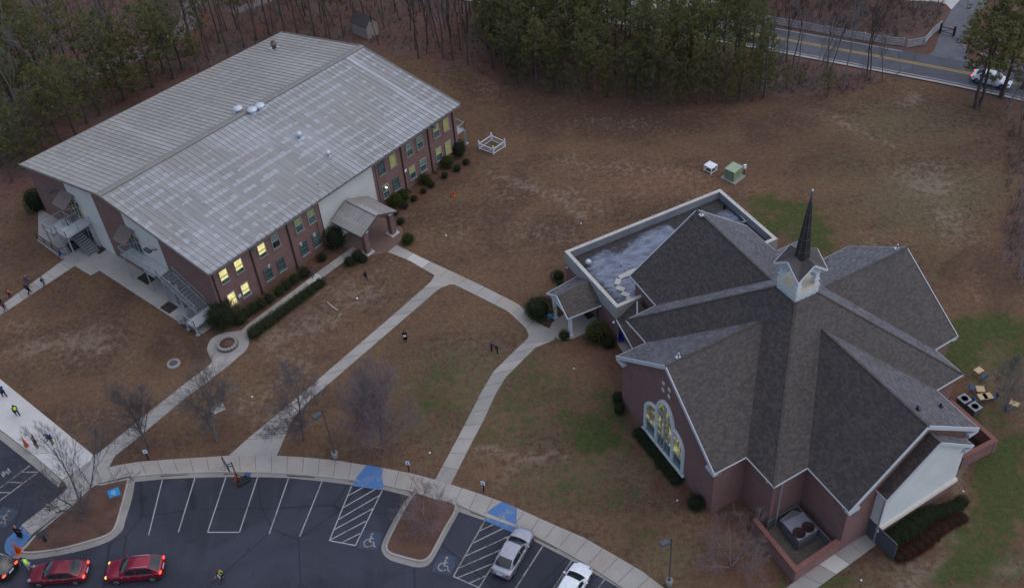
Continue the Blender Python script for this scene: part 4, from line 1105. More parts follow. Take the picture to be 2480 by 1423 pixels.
# first: square deck, a landing beside it and flights folding back underneath
stA = thing('steel_staircase', 'galvanised steel stair with a square deck and folded flights below the brown door awning', 'staircase', lpt(d1c, 0, 2))
a0, a1 = d1c - 1.1, d1c + 1.75
def lout(u, v, z):
    p = G(u, v, z); q = p - W00; return q.dot(le), q.dot(ln_)
oE = lout(163, 579, DZ); oN = lout(230, 540, DZ)
OUT = oE[1]
a1 = oE[0]; a0 = a1 - 1.9
mb = MB(); deckm(mb, None, (a0, a1), (.12, OUT), DZ); part('deck', mb, [M['deck'], M['galv_dark']], stA)
zl = DZ - .95
f0, f1 = a0 - 1.3, a0 - 3.0
mb = MB(); flight(mb, lpt(f0, zl, OUT - .75), lpt(a0, DZ, OUT - .75), 1.3, ln_); part('stair_flight', mb, [M['deck'], M['galv_dark'], M['galv']], stA)
mb = MB(); deckm(mb, None, (f1, f0), (.7, OUT), zl); part('landing', mb, [M['deck'], M['galv_dark']], stA)
mb = MB(); flight(mb, lpt(a1 + .4, 0.05, 1.3), lpt(f0, zl, 1.3), 1.3, ln_); part('stair_flight', mb, [M['tread'], M['galv'], M['galv_dark']], stA)
mb = MB()
rail(mb, [lpt(a1, DZ, .15), lpt(a1, DZ, OUT), lpt(a0, DZ, OUT), lpt(f0, zl, OUT), lpt(f1, zl, OUT), lpt(f1, zl, .75), lpt(f0, zl, .75)])
rail(mb, [lpt(a0, DZ, .15), lpt(a0, DZ, OUT - 1.45), lpt(f0, zl, OUT - 1.45)]); 
part('railing', mb, [M['galv']], stA)
for d, o_, z in ((a1, OUT, DZ), (a0, OUT, DZ), (f1, OUT, zl), (f1, .9, zl), (a1, .3, DZ)):
    mb = MB(); mb.bar(lpt(d, 0, o_ - .05), lpt(d, z - .1, o_ - .05), .12); part('post', mb, [M['galv']], stA)
# second: long walkway then a straight flight down along the wall
stB = thing('steel_staircase', 'galvanised steel walkway on thin posts with a long straight stair down beside the brick wall', 'staircase', lpt(d2c + 4, 0, 1))
b0 = d2c - 1.1; bz = DZ
e1 = lout(415, 655, bz); bo = max(1.55, lout(297, 612, bz)[1]); b1 = lout(412, 652, bz)[0]
mb = MB(); deckm(mb, None, (b0, b1), (.1, bo), bz); part('deck', mb, [M['deck'], M['galv_dark']], stB)
zl2 = 1.0; b2 = min(LL + .3, b1 + 5.3)
mb = MB(); flight(mb, lpt(b2, zl2, bo - .75), lpt(b1, bz, bo - .75), 1.35, ln_); part('stair_flight', mb, [M['tread'], M['galv'], M['galv']], stB)
mb = MB(); deckm(mb, None, (b2, b2 + 1.5), (.1, bo + 1.5), zl2); part('landing', mb, [M['deck'], M['galv_dark']], stB)
mb = MB(); flight(mb, lpt(b2 - 1.6, 0.05, bo + .8), lpt(b2, zl2, bo + .8), 1.3, ln_); part('stair_flight', mb, [M['tread'], M['galv'], M['galv']], stB)
mb = MB(); rail(mb, [lpt(b0, bz, .15), lpt(b0, bz, bo), lpt(b1, bz, bo), lpt(b2, zl2, bo - .06)])
rail(mb, [lpt(b1 + .6, bz - .2, .08), lpt(b2 - .2, zl2 + .1, .08)], 1.0, step=2.0)
rail(mb, [lpt(b2 - 1.6, .05, bo + .12), lpt(b2, zl2, bo + .12)]); rail(mb, [lpt(b2 - 1.6, .05, bo + 1.45), lpt(b2, zl2, bo + 1.45), lpt(b2 + 1.5, zl2, bo + 1.45), lpt(b2 + 1.5, zl2, .2)])
part('railing', mb, [M['galv']], stB)
for u, v in ((320, 677), (370, 710), (410, 733)):
    mb = MB(); q = lout(u, v, 0); mb.bar(lpt(q[0], 0, bo - .08), lpt(q[0], bz - .1, bo - .08), .11); part('post', mb, [M['galv']], stB)
for d, o_ in ((b2, bo + 1.4), (b2 + 1.45, bo + 1.4), (b2 + 1.45, .5)):
    mb = MB(); mb.bar(lpt(d, 0, o_), lpt(d, zl2 - .1, o_), .2, .16); mb.box(lpt(d, .05, o_), (.4, .4, .1), LA); part('post', mb, [M['galv']], stB)
# wide galvanised columns under the deck
for k in range(2):
    q = lout(423 + k * 14, 741 + k * 12, 0); mb = MB(); mb.box(lpt(q[0], 1.65, bo - .35), (.34, .14, 3.2), LA); part('post', mb, [M['galv']], stB, 'wide flat steel column')
# small landing at the far end
re_ = (W11 - W10).normalized(); rn_ = Vector((-re_.y, re_.x, 0))
if rn_.dot(W00 - W10) > 0: rn_ = -rn_
stC = thing('steel_staircase', 'small galvanised steel landing with open railing at the far end of the brick hall', 'staircase', W11 + rn_ * 1)
def rpt(d, z, out): p = W11 - re_ * d + rn_ * out; return Vector((p.x, p.y, z))
mb = MB(); mb.prism([rpt(.6, 0, .1), rpt(.6, 0, 1.9), rpt(2.9, 0, 1.9), rpt(2.9, 0, .1)], 1.9, 2.02, 0, 1, True); part('deck', mb, [M['deck'], M['galv_dark']], stC)
mb = MB(); rail(mb, [rpt(.6, 2.02, .15), rpt(.6, 2.02, 1.9), rpt(2.9, 2.02, 1.9)]); part('railing', mb, [M['galv']], stC)
for d in (.6, 2.9):
    mb = MB(); mb.bar(rpt(d, 0, 1.85), rpt(d, 1.9, 1.85), .2); mb.box(rpt(d, .05, 1.85), (.5, .5, .1), LA); part('post', mb, [M['galv']], stC)
# low gated run of railing and wall beside the first stair
mb = MB(); P0, P1, P2 = G(93, 583), G(150, 622), G(178, 610)
mb.bar(P0 + Z3 * .12, P1 + Z3 * .12, .2, .24, 1)
rail(mb, [P0 + Z3 * .24, P1 + Z3 * .24], .95); rail(mb, [P1 + Z3 * .05, P2 + Z3 * .05], 1.05)
solo('railing_fence', mb, [M['downspout_dark'], M['conc']], 'dark railing on a low kerb wall enclosing the area under the square steel deck', 'railing', P1)
# ------------------------------------------------------------------ church
HE, HR = 6.154, 11.505
cc = Vector((23.578738, 63.771338, 0)); _th = 0.445071772
ue = Vector((math.cos(_th), math.sin(_th), 0)); ve = Vector((math.sin(_th), -math.cos(_th), 0))
UA, VA = math.atan2(ue.y, ue.x), math.atan2(ve.y, ve.x)
def cp(u, v, z=0.0): return cc + ue * u + ve * v + Z3 * z
def uv_of(p): d = Vector((p.x, p.y, 0)) - cc; return d.dot(ue), d.dot(ve)
church = thing('church', 'brick church with crossed dark shingle gables, a white belfry and a tall thin dark spire', 'church', cc)
PE = {}
for k, px in dict(a0=(1493, 862), a1=(1565, 829), a2=(1516, 774), a3=(1589, 739), a4=(1526, 667), a5=(1808, 547), a6=(1879, 607.5), a9=(2051, 597.6), a10=(2319, 813), a11=(2264, 846), a12=(2333.7, 905), a13=(2268, 943.6), a14=(2371, 1036), a15=(2057, 1239), a16=(1956, 1131), a17=(1875, 1178), a18=(1807.6, 1105), a19=(1729.5, 1146)).items():
    PE[k] = G(*px, HE)
PE['a7'] = cp(10.37, -10.62, HE); PE['a8'] = cp(10.37, -7.3, HE)
E_ = [PE['a%d' % i] for i in range(20)]
RSW, RSE, RNE, RNW = G(1612, 886, HR), G(2250, 1031, HR), G(2196, 599, HR), G(1688, 508, HR)
ISW, ISE, INE, INW = cp(-3.42, 0.1, HR), cp(-0.06, 3.42, HR), cp(3.42, -0.2, HR), cp(0.3, -3.42, HR)
APEX = cp(0, 0, 14.1)
faces = [(0, 1, 'ISW', 'RSW'), (18, 19, 'RSW', 'ISW'), (3, 4, 'RNW', 'INW'), (5, 6, 'INW', 'RNW'), (8, 9, 'RNE', 'INE'), (10, 11, 'INE', 'RNE'), (13, 14, 'RSE', 'ISE'), (15, 16, 'ISE', 'RSE')]
RV = dict(RSW=RSW, RSE=RSE, RNE=RNE, RNW=RNW, ISW=ISW, ISE=ISE, INE=INE, INW=INW)
def roof_face(mb, P, th=.16):
    n = len(P); c = sum(P, Vector()) / n
    nn = (P[1] - P[0]).cross(P[2] - P[0])
    if nn.z < 0: P = P[::-1]
    mb.add(P + [p - Z3 * th for p in P], [list(range(n))] + [[i, n + i, n + (i + 1) % n, (i + 1) % n] for i in range(n)])
for nm, fl in (('gable_roof', faces),):
    for gname, ids in (('front left gable over the arched window', (0, 1)), ('back left gable over the flat roof', (2, 3)), ('back right gable', (4, 5)), ('front right gable', (6, 7))):
        mb = MB()
        for k in ids:
            i, j, p, q = fl[k]
            roof_face(mb, [E_[i], E_[j], RV[p], RV[q]])
        part('gable_roof', mb, [M['shingle']], church, gname)
mb = MB()
for (i, j, k, inn1, inn2) in ((1, 2, None, 'ISW', None), (2, 3, None, None, 'INW'), (6, 7, None, 'INW', None), (7, 8, None, None, 'INE'), (11, 12, None, 'INE', None), (12, 13, None, None, 'ISE'), (16, 17, None, 'ISE', None), (17, 18, None, None, 'ISW')):
    inn = RV[inn1 or inn2]
    if inn1: roof_face(mb, [E_[i], E_[j], APEX, inn])
    else: roof_face(mb, [E_[i], E_[j], inn, APEX])
part('hip_roof', mb, [M['shingle']], church)
# hip and ridge shingles
mb = MB()
for a, b in ((RSW, ISW), (RSE, ISE), (RNE, INE), (RNW, INW)): mb.bar(a + Z3 * .005, b + Z3 * .005, .2, .04)
for i in (2, 7, 12, 17): mb.bar(E_[i] + Z3 * .005, APEX + Z3 * .005, .2, .04)
part('ridge_cap', mb, [M['shingle']], church)
# walls below the eaves
W2 = offset_poly(E_, 0.38)
mb = MB(); n = 20
mb.add([(p.x, p.y, 0) for p in W2] + [(p.x, p.y, HE - .15) for p in W2], [[i, (i + 1) % n, n + (i + 1) % n, n + i] for i in range(n)])
for i, j, r in ((19, 0, RSW), (4, 5, RNW), (9, 10, RNE), (14, 15, RSE)):
    a, b = W2[i], W2[j]; m = (a + b) / 2
    mb.poly([Vector((a.x, a.y, HE - .15)), Vector((b.x, b.y, HE - .15)), Vector((m.x, m.y, HR - .42))])
part('wall', mb, [M['brick_church']], church)
# white fascias, rakes and cornice returns
for i0 in (0, 5, 10, 15):
    mb = MB()
    for i in range(i0, i0 + 4): mb.bar(E_[i] - Z3 * .1, E_[i + 1] - Z3 * .1, .09, .16)
    part('fascia', mb, [M['fascia']], church)
for i, j, r in ((19, 0, RSW), (4, 5, RNW), (9, 10, RNE), (14, 15, RSE)):
    mb = MB()
    out = ((E_[i] + E_[j]) / 2 - cc); out.z = 0; out.normalize()
    for e in (E_[i], E_[j]):
        mb.bar(e - Z3 * .17 + out * .01, r - Z3 * .17 + out * .01, .07, .36)
        d = (r - e); d.z = 0; d.normalize()
        mb.box(e + d * .55 - Z3 * .32 - out * .2, (1.1, .5, .3), math.atan2(d.y, d.x))
    part('rake_board', mb, [M['fascia']], church)
# downspouts
for (u, v, ub, vb) in ((1743, 1146, 1736, 1227), (1857, 1168, 1847, 1247), (1892, 1172, 1877, 1274), (2041, 1230, 2027, 1299), (1497, 786, 1496, 829), (1544, 808, 1541, 834)):
    b = G(ub, vb); mb = MB(); top = HE - .1 if (ub, vb) not in ((1496, 829),) else 3.0
    mb.bar(b + Z3 * .05, Vector((b.x, b.y, top - .3)), .11, .09); mb.bar(Vector((b.x, b.y, top - .3)), G(u, v, top) if top > 4 else Vector((b.x, b.y, top)), .1, .09)
    part('downspout', mb, [M['downspout_grey']], church)
for k_, o_ in ((11, (.15, .12)), (13, (.12, .15))):
    b = Vector((W2[k_].x, W2[k_].y, 0)) + ue * o_[0] * 2 + ve * o_[1] * 1; mb = MB(); mb.box(b + Z3 * 2.95, (.11, .09, 5.7), UA); part('downspout', mb, [M['downspout_grey']], church)
# arched window in the front left gable
w0, w19 = Vector((W2[0].x, W2[0].y, 0)), Vector((W2[19].x, W2[19].y, 0))
we = (w19 - w0).normalized(); wnrm = Vector((we.y, -we.x, 0))
if wnrm.dot(w0 - cc) < 0: wnrm = -wnrm
WL = (w19 - w0).length; WA = math.atan2(we.y, we.x)
def wp(d, z, out=0.0): p = w0 + we * d + wnrm * out; return Vector((p.x, p.y, z))
def wpx(u, v): q = on_plane(u, v, w0, wnrm); return (q - w0).dot(we), q.z
z7 = lambda x, y: (1490 + x / 4.063, 830 + y / 4.066)
wl = wpx(*z7(290, 830)); wr = wpx(*z7(672, 1290)); wt = wpx(*z7(470, 540)); ml = wpx(*z7(395, 945)); mr = wpx(*z7(572, 1160))
zb = (wl[1] + wr[1]) / 2; dl, dr = wl[0], wr[0]; c1, c2 = ml[0], mr[0]; zt = wt[1]
def arch(mb, d0, d1, z0, zs, zt_, out, wd, depth, both=True, n=14, left=True, right=True):
    """stilted arch frame from d0 to d1, springing at zs, top at zt_"""
    cx_ = (d0 + d1) / 2; rx = (d1 - d0) / 2; rz = zt_ - zs
    def ln(k, sh):
        a = math.pi * k / n; return cx_ - (rx - sh) * math.cos(a), zs + (rz - sh) * math.sin(a)
    o = [(d0, z0)] + [ln(k, 0) for k in range(n + 1)] + [(d1, z0)]
    i_ = [(d0 + wd, z0)] + [ln(k, wd) for k in range(n + 1)] + [(d1 - wd, z0)]
    for k in range(len(o) - 1):
        A = [wp(*o[k], out + depth), wp(*o[k + 1], out + depth), wp(*i_[k + 1], out + depth), wp(*i_[k], out + depth)]
        B = [wp(*o[k], 0), wp(*o[k + 1], 0), wp(*i_[k + 1], 0), wp(*i_[k], 0)]
        mb.add(A + B, [[0, 1, 2, 3], [0, 4, 5, 1], [3, 2, 6, 7]])
def quarter(mb, d_low, d_in, z0, zs, zt_, wd, out, depth, n=8):
    """half arch rising from the outer edge d_low towards d_in"""
    def ln(k, sh):
        a = math.pi / 2 * k / n; return d_in + (d_low - d_in) * (1 - sh / abs(d_in - d_low)) * math.cos(a), zs + (zt_ - zs - sh) * math.sin(a)
    o = [(d_low, z0)] + [ln(k, 0) for k in range(n + 1)]; s = 1 if d_in > d_low else -1
    i_ = [(d_low + s * wd, z0)] + [ln(k, wd) for k in range(n + 1)]
    for k in range(len(o) - 1):
        A = [wp(*o[k], depth), wp(*o[k + 1], depth), wp(*i_[k + 1], depth), wp(*i_[k], depth)]
        B = [wp(*o[k], 0), wp(*o[k + 1], 0), wp(*i_[k + 1], 0), wp(*i_[k], 0)]
        mb.add(A + B, [[0, 1, 2, 3], [0, 4, 5, 1], [3, 2, 6, 7]])
    return i_
HWIN = zt - zb
zs_c = zb + HWIN * .60; zs_s = zb + HWIN * .42; zt_s = zb + HWIN * .70
fr = MB()
arch(fr, c1, c2, zb, zs_c, zt, 0, .34, .16)
arch(fr, c1 + .12, c2 - .12, zb, zs_c, zt - .12, 0, .14, .22)
L_in = quarter(fr, dl, c1 + .1, zb, zs_s, zt_s, .32, 0, .15); quarter(fr, dl + .12, c1 + .1, zb, zs_s, zt_s - .12, .12, 0, .21)
R_in = quarter(fr, dr, c2 - .1, zb, zs_s, zt_s, .32, 0, .15); quarter(fr, dr - .12, c2 - .1, zb, zs_s, zt_s - .12, .12, 0, .21)
fr.box(wp((dl + dr) / 2, zb - .08, .12), (dr - dl + .3, .3, .2), WA)
awin = part('arched_window', fr, [M['white']], church)
mu = MB(); cm = (c1 + c2) / 2
mu.box(wp(cm, (zb + zt - .4) / 2, .07), (.16, .1, zt - .4 - zb), WA)
for k in (.25, .47, .70): mu.box(wp(cm, zb + HWIN * k, .07), (c2 - c1 - .8, .1, .10), WA)
for a, b in ((dl + .35, c1), (c2, dr - .35)): mu.box(wp((a + b) / 2, zb + HWIN * .25, .07), (b - a, .1, .1), WA)
for f_ in (.25, .5, .75):
    x = c1 + .42 + (c2 - c1 - .84) * f_
    if f_ != .5: mu.box(wp(x, zb + HWIN * .36, .06), (.05, .08, HWIN * .70), WA)
part('glazing_bars', mu, [M['galv']], awin)
pn = MB()
M['glass_church'] = m_glass('church_glass', (0.075, 0.125, 0.125), (0.13, 0.19, 0.19), .15)
def m_litnave():
    b = NB('lit_interior', .3, .5)
    v = b.mapping(b.coord('Object'), (1.2, 1.2, 0.8))
    n = b.noise(v, 1.3, 4, .7, 1.5)
    b.col((0.05, 0.045, 0.03))
    e = b.mix(b.ramp(n, .46, .66), (0.035, 0.04, 0.03), (0.46, 0.42, 0.17))
    b.set(b.b.inputs['Emission Color'], e); b.b.inputs['Emission Strength'].default_value = .62
    return b.mat
M['lit_nave'] = m_litnave()
z_lo = zb + HWIN * .25
pn.poly([wp(c1 + .3, zb, .03), wp(c2 - .3, zb, .03), wp(c2 - .3, z_lo, .03), wp(c1 + .3, z_lo, .03)], 0)
cx_ = cm; rx = (c2 - c1) / 2 - .3; rz = zt - .3 - zs_c
pn.poly([wp(c1 + .3, z_lo, .03), wp(c2 - .3, z_lo, .03)] + [wp(cx_ + rx * math.cos(math.pi * k / 14), zs_c + rz * math.sin(math.pi * k / 14), .03) for k in range(15)], 1)
for d_low, d_in, ii in ((dl, c1, L_in), (dr, c2, R_in)):
    s = 1 if d_in > d_low else -1
    pn.poly([wp(d_low + s * .3, zb, .03), wp(d_in, zb, .03), wp(d_in, z_lo, .03), wp(d_low + s * .3, z_lo, .03)], 0)
    pn.poly([wp(d_low + s * .3, z_lo, .03), wp(d_in, z_lo, .03), wp(d_in, zt_s - .35, .03)] + [wp(*q, .03) for q in ii[2:-1]][::-1], 1)
part('pane', pn, [M['glass_church'], M['lit_nave']], awin)
# four pale blocks set in a cross
for (x, y) in ((700, 567), (696, 637), (762, 637), (759, 708)):
    d, z = wpx(1450 + x / 4.447, 800 + y / 4.447); mb = MB(); mb.box(wp(d, z, .02), (.36, .06, .36), WA)
    part('stone_block', mb, [M['white_warm']], church)
# vent pipes on the roofs
def roof_pt(u, v, a, b, c): return on_plane(u, v, a, (b - a).cross(c - a))
for (u, v, tri, h) in ((1643, 866, (E_[0], E_[1], RSW), .5), (1699, 521, (E_[5], E_[6], RNW), .5), (2172, 603, (E_[8], E_[9], RNE), .5), (2221, 992, (E_[13], E_[14], RSE), .4), (2277, 985, (E_[13], E_[14], RSE), .35)):
    p = roof_pt(u, v, *tri); mb = MB(); mb.lathe([(.07, -.1), (.07, h), (.10, h + .02), (0, h + .04)], p, 8); mb.box(p + Z3 * .05, (.4, .4, .05), UA)
    part('vent_pipe', mb, [M['white_metal'] if h > .42 else M['black']], church)
# ---- steeple
st = MB()
B0, B1, hs = 12.0, 14.38, 1.18
st.prism([cp(-hs, hs), cp(hs, hs), cp(hs, -hs), cp(-hs, -hs)], B0, B1 - .45)
base = part('steeple_base', st, [M['white']], church)
mb = MB()   # cornice with the arcade panels on each face
mb.prism([cp(-hs - .06, hs + .06), cp(hs + .06, hs + .06), cp(hs + .06, -hs - .06), cp(-hs - .06, -hs - .06)], B1 - .45, B1 - .33, 0, None, True)
H2 = hs + .02
mb.prism([cp(-H2, H2), cp(H2, H2), cp(H2, -H2), cp(-H2, -H2)], B1 - .33, B1 - .1, 0)
part('cornice', mb, [M['white_warm']], base)
mb = MB()
M['panel_line'] = plain('panel_shadow_line', (0.40, 0.42, 0.42), .7)
for f_ in range(4):
    dx = [(-1, 0), (0, 1), (1, 0), (0, -1)][f_]; tx = (-dx[1], dx[0])
    for k in range(4):
        x0 = -hs + .18 + k * .56
        for j in range(8):
            a0, a1_ = math.pi * j / 8, math.pi * (j + 1) / 8
            def pt(a): xx = x0 + .2 + .2 * math.cos(a); zz = 13.35 + .2 * math.sin(a); return cp(dx[0] * (hs + .015) + tx[0] * xx, dx[1] * (hs + .015) + tx[1] * xx, zz)
            mb.bar(pt(a0), pt(a1_), .035)
        for xx in (x0, x0 + .4): mb.bar(cp(dx[0] * (hs + .015) + tx[0] * xx, dx[1] * (hs + .015) + tx[1] * xx, 12.9), cp(dx[0] * (hs + .015) + tx[0] * xx, dx[1] * (hs + .015) + tx[1] * xx, 13.35), .035)
part('arcade_moulding', mb, [M['panel_line']], base)
# belfry: floor and four corner piers with arches
mb = MB()
hb = 1.12
mb.prism([cp(-hb, hb), cp(hb, hb), cp(hb, -hb), cp(-hb, -hb)], B1 - .1, B1 - .06, 0)
for sx in (-1, 1):
    for sy in (-1, 1):
        c = cp(sx * (hb - .2), sy * (hb - .2), B1 + .75)
        mb.box(c, (.42, .42, 1.75), UA, 1); mb.box(c - Z3 * .45, (.54, .54, .12), UA, 1); mb.box(c + Z3 * .35, (.54, .54, .1), UA, 1)
zsp, zto = B1 + 1.05, B1 + 1.62
for f_ in range(4):   # arch heads
    dx = [(-1, 0), (0, 1), (1, 0), (0, -1)][f_]; tx = (-dx[1], dx[0]); r_ = hb - .41
    def q(xx, zz, o): return cp(dx[0] * (hb - o) + tx[0] * xx, dx[1] * (hb - o) + tx[1] * xx, zz)
    for o in (0.02, .34):
        for j in range(10):
            a0, a1_ = math.pi * j / 10, math.pi * (j + 1) / 10
            x0, x1 = -r_ * math.cos(a0), -r_ * math.cos(a1_); y0, y1 = zsp - .3 + .72 * math.sin(a0), zsp - .3 + .72 * math.sin(a1_)
            top = lambda x: 15.75 + (1 - abs(x) / 1.5) * 1.1
            mb.poly([q(x0, y0, o), q(x1, y1, o), q(x1, top(x1), o), q(x0, top(x0), o)], 1)
            if o < .1: mb.poly([q(x0, y0, o), q(x1, y1, o), q(x1, y1, .34), q(x0, y0, .34)], 1)
M['belfry_floor'] = plain('belfry_floor', (0.55, 0.49, 0.37), .8, .2, 0, .12)
part('belfry', mb, [M['belfry_floor'], M['white']], base)
# crossed gable roof over the belfry
ZC, ZP, ZA = 15.8, 17.0, 17.15; hr_ = 1.5
crn = [cp(-hr_, hr_, ZC), cp(hr_, hr_, ZC), cp(hr_, -hr_, ZC), cp(-hr_, -hr_, ZC)]
pk = [cp(0, hr_, ZP), cp(hr_, 0, ZP), cp(0, -hr_, ZP), cp(-hr_, 0, ZP)]
mb = MB(); A0 = cp(0, 0, ZA)
for i in range(4): roof_face(mb, [crn[i], pk[i], A0], .08); roof_face(mb, [crn[i], A0, pk[i - 1]], .08)
brf = part('belfry_roof', mb, [M['shingle_smooth']], base)
for i in range(4):
    mb = MB()
    for a, b in ((crn[i], pk[i]), (crn[(i + 1) % 4], pk[i])): mb.bar(a - Z3 * .11, b - Z3 * .11, .09, .17)
    part('rake_board', mb, [M['white']], base)
# octagonal spire
mb = MB()
mb.lathe([(.66, 16.6), (.62, 17.1), (.14, 22.3), (.10, 22.4)], cc, 8, 0, False)
sp = part('spire', mb, [M['spire']], base)
mb = MB()
for zz in (17.6, 18.8, 20.0, 21.2):
    r_ = .62 - (zz - 17.1) / 5.2 * .48
    mb.lathe([(r_ + .02, zz), (r_ + .02, zz + .05)], cc, 8, 0, False)
for k in range(8):
    a = 2 * math.pi * k / 8; c_, s_ = math.cos(a), math.sin(a)
    mb.bar(cc + Vector((.63 * c_, .63 * s_, 17.1)), cc + Vector((.145 * c_, .145 * s_, 22.3)), .03)
part('spire_seams', mb, [M['spire_seam']], base)
mb = MB(); mb.lathe([(.13, 22.2), (.05, 23.35), (.05, 23.4)], cc, 8); part('spire_tip', mb, [M['copper']], base)
mb = MB(); mb.blob(cc + Z3 * 23.5, (.10, .10, .13), 8, 6); part('finial', mb, [M['white_metal']], base)

# ---- flat roofed wing behind the left
PT = 4.63
wing = [G(1367, 608, PT), G(1744, 457, PT), G(1884, 578, PT), G(1493, 745, PT)]   # W N E S
wc = sum(wing, Vector()) / 4
inn = offset_poly(wing, .38)
mb = MB()
wl2 = offset_poly(wing, .08)
mb.add([(p.x, p.y, 0) for p in wl2] + [(p.x, p.y, 3.05) for p in wl2], [[i, (i + 1) % 4, 4 + (i + 1) % 4, 4 + i] for i in range(4)])
part('wing_wall', mb, [M['brick_church']], church)
def m_flat():
    b = NB('flat_roof', .45, .5)
    v = b.coord('Object'); uv = b.mapping(b.coord('UV'), (1, 1, 1), (0, 0, -_th))
    n = b.noise(v, .22, 5, .6, .8); n2 = b.noise(b.mapping(v, (.7, 1.5, 1), (0, 0, -R(24))), 1.3, 6, .7, .6); n3 = b.noise(v, 3, 4, .7)
    at = b.n('Attribute'); at.attribute_name = 'pond'
    m = b.math('ADD', at.outputs['Fac'], b.math('MULTIPLY', b.math('SUBTRACT', n, .5), .55))
    m = b.math('ADD', m, b.math('MULTIPLY', b.math('SUBTRACT', n2, .5), .55))
    c = b.mix(b.ramp(n3, .3, .7), (0.018, 0.017, 0.018), (0.042, 0.039, 0.04))
    c = b.mix(b.ramp(m, .30, .62), c, b.mix(b.ramp(n2, .34, .66), (0.085, 0.10, 0.14), (0.205, 0.235, 0.31)))
    b.col(c); b.rough(b.ramp(m, .3, .7, .75, .5))
    return b.mat
M['flat_roof'] = m_flat()
me = bpy.data.meshes.new('flat_roof')
nu, nv = 60, 34
I3 = [Vector((p.x, p.y, 3.75)) for p in inn]
vs = []; pond = []
for j in range(nv + 1):
    for i in range(nu + 1):
        s, t = i / nu, j / nv
        p = I3[0].lerp(I3[1], s).lerp(I3[3].lerp(I3[2], s), t); vs.append((p.x - cc.x, p.y - cc.y, p.z))
        # standing water marks: most of the left half and the near edge, dark along the far parapet and the corner
        e = min(s * 1.9, (1 - s) * 1.9, t, 1 - t)
        g_ = .92 if s < .62 else .45
        g_ -= .75 * max(0, 1 - t / .27) * (1 if s < .7 else 1)
        g_ += .45 * math.exp(-((s - .88) / .1) ** 2 - ((t - .55) / .22) ** 2) + .3 * math.exp(-((s - .5) / .12) ** 2 - ((t - .28) / .2) ** 2)
        g_ -= .5 * math.exp(-((s - .02) / .06) ** 2) + .55 * math.exp(-((s - .17) / .09) ** 2 - ((t - .88) / .12) ** 2) + .3 * math.exp(-((s - .28) / .1) ** 2 - ((t - .22) / .1) ** 2)
        g_ -= .4 * max(0, 1 - e / .04)
        pond.append(max(0, min(1, g_)))
me.from_pydata(vs, [], [[j * (nu + 1) + i, j * (nu + 1) + i + 1, (j + 1) * (nu + 1) + i + 1, (j + 1) * (nu + 1) + i] for j in range(nv) for i in range(nu)])
at = me.attributes.new('pond', 'FLOAT', 'POINT'); at.data.foreach_set('value', pond)
me.uv_layers.new(name='uv'); me.materials.append(M['flat_roof'])
frf = part('flat_roof', me, None, church); ORG[frf.name] = cc.copy()
mb = MB()
M['parapet'] = plain('parapet_metal', (0.34, 0.34, 0.33), .6, .35, .05, .12, .8, 6)
M['coping'] = plain('coping_pale', (0.46, 0.44, 0.40), .65, .3, 0, .1, .7, 6)
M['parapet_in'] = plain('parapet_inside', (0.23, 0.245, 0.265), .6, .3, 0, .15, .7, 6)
for i in range(4):
    j = (i + 1) % 4
    a, b = wing[i], wing[j]; ai, bi = Vector((inn[i].x, inn[i].y, PT)), Vector((inn[j].x, inn[j].y, PT))
    if i == 1: b = a.lerp(b, 1.0); bi = bi
    mb.poly([a, b, bi, ai], 1)
    mb.poly([a - Z3 * .02, b - Z3 * .02, b - Z3 * 1.6, a - Z3 * 1.6], 0)
    mb.poly([ai, bi, bi - Z3 * .95, ai - Z3 * .95], 2)
    mb.poly([a - Z3 * 1.6, b - Z3 * 1.6, Vector((wl2[j].x, wl2[j].y, 3.03)), Vector((wl2[i].x, wl2[i].y, 3.03))], 0)
    L_ = (b - a).length; t_ = (b - a).normalized()
    for k in range(1, int(L_ / 1.5)): mb.box(a.lerp(b, k * 1.5 / L_) + Z3 * .012, (.05, .44, .02), math.atan2(t_.y, t_.x), 2)
part('parapet', mb, [M['parapet'], M['coping'], M['parapet_in']], church)
zf = 3.75
def on_flat(u, v): return G(u, v, zf)
for (u, v, k) in ((1425, 643, 0), (1504, 645, 1), (1754, 505, 2)):
    p = on_flat(u, v); mb = MB()
    if k == 0: mb.lathe([(.16, 0), (.16, .35), (.3, .38), (.34, .55), (.22, .72), (0, .78)], p, 10)
    elif k == 1: mb.lathe([(.07, 0), (.07, .3), (.14, .34), (0, .42)], p, 8)
    else: mb.lathe([(.1, 0), (.1, .45), (.2, .5), (0, .6)], p, 8)
    part('roof_ventilator', mb, [M['white_metal'] if k < 2 else M['black']], church)
z9 = lambda x, y: (1300 + x / 6.467, 640 + y / 6.468)
for (x, y, a) in ((1365, 182, .42), (1270, 278, 1.2), (1310, 385, -.65), (1392, 475, -.65), (1468, 548, -.65), (1485, 120, .42)):
    p = on_flat(*z9(x, y)); mb = MB(); mb.box(p + Z3 * (.06 + x * 1e-5), (1.1 if a == .42 else .85, .55, .05), a + .02); part('roof_slab', mb, [M['conc_pale']], church)
mb = MB(); p = on_flat(*z9(380, 10)); 
q0, q1 = on_flat(1789, 521), on_flat(1806, 540); mb.bar(q0 + Z3 * .2, q1 + Z3 * .2, .08); mb.bar(q1 + Z3 * .2, on_flat(1797, 541) + Z3 * .2, .08); part('gas_pipe', mb, [M['white_warm']], church)
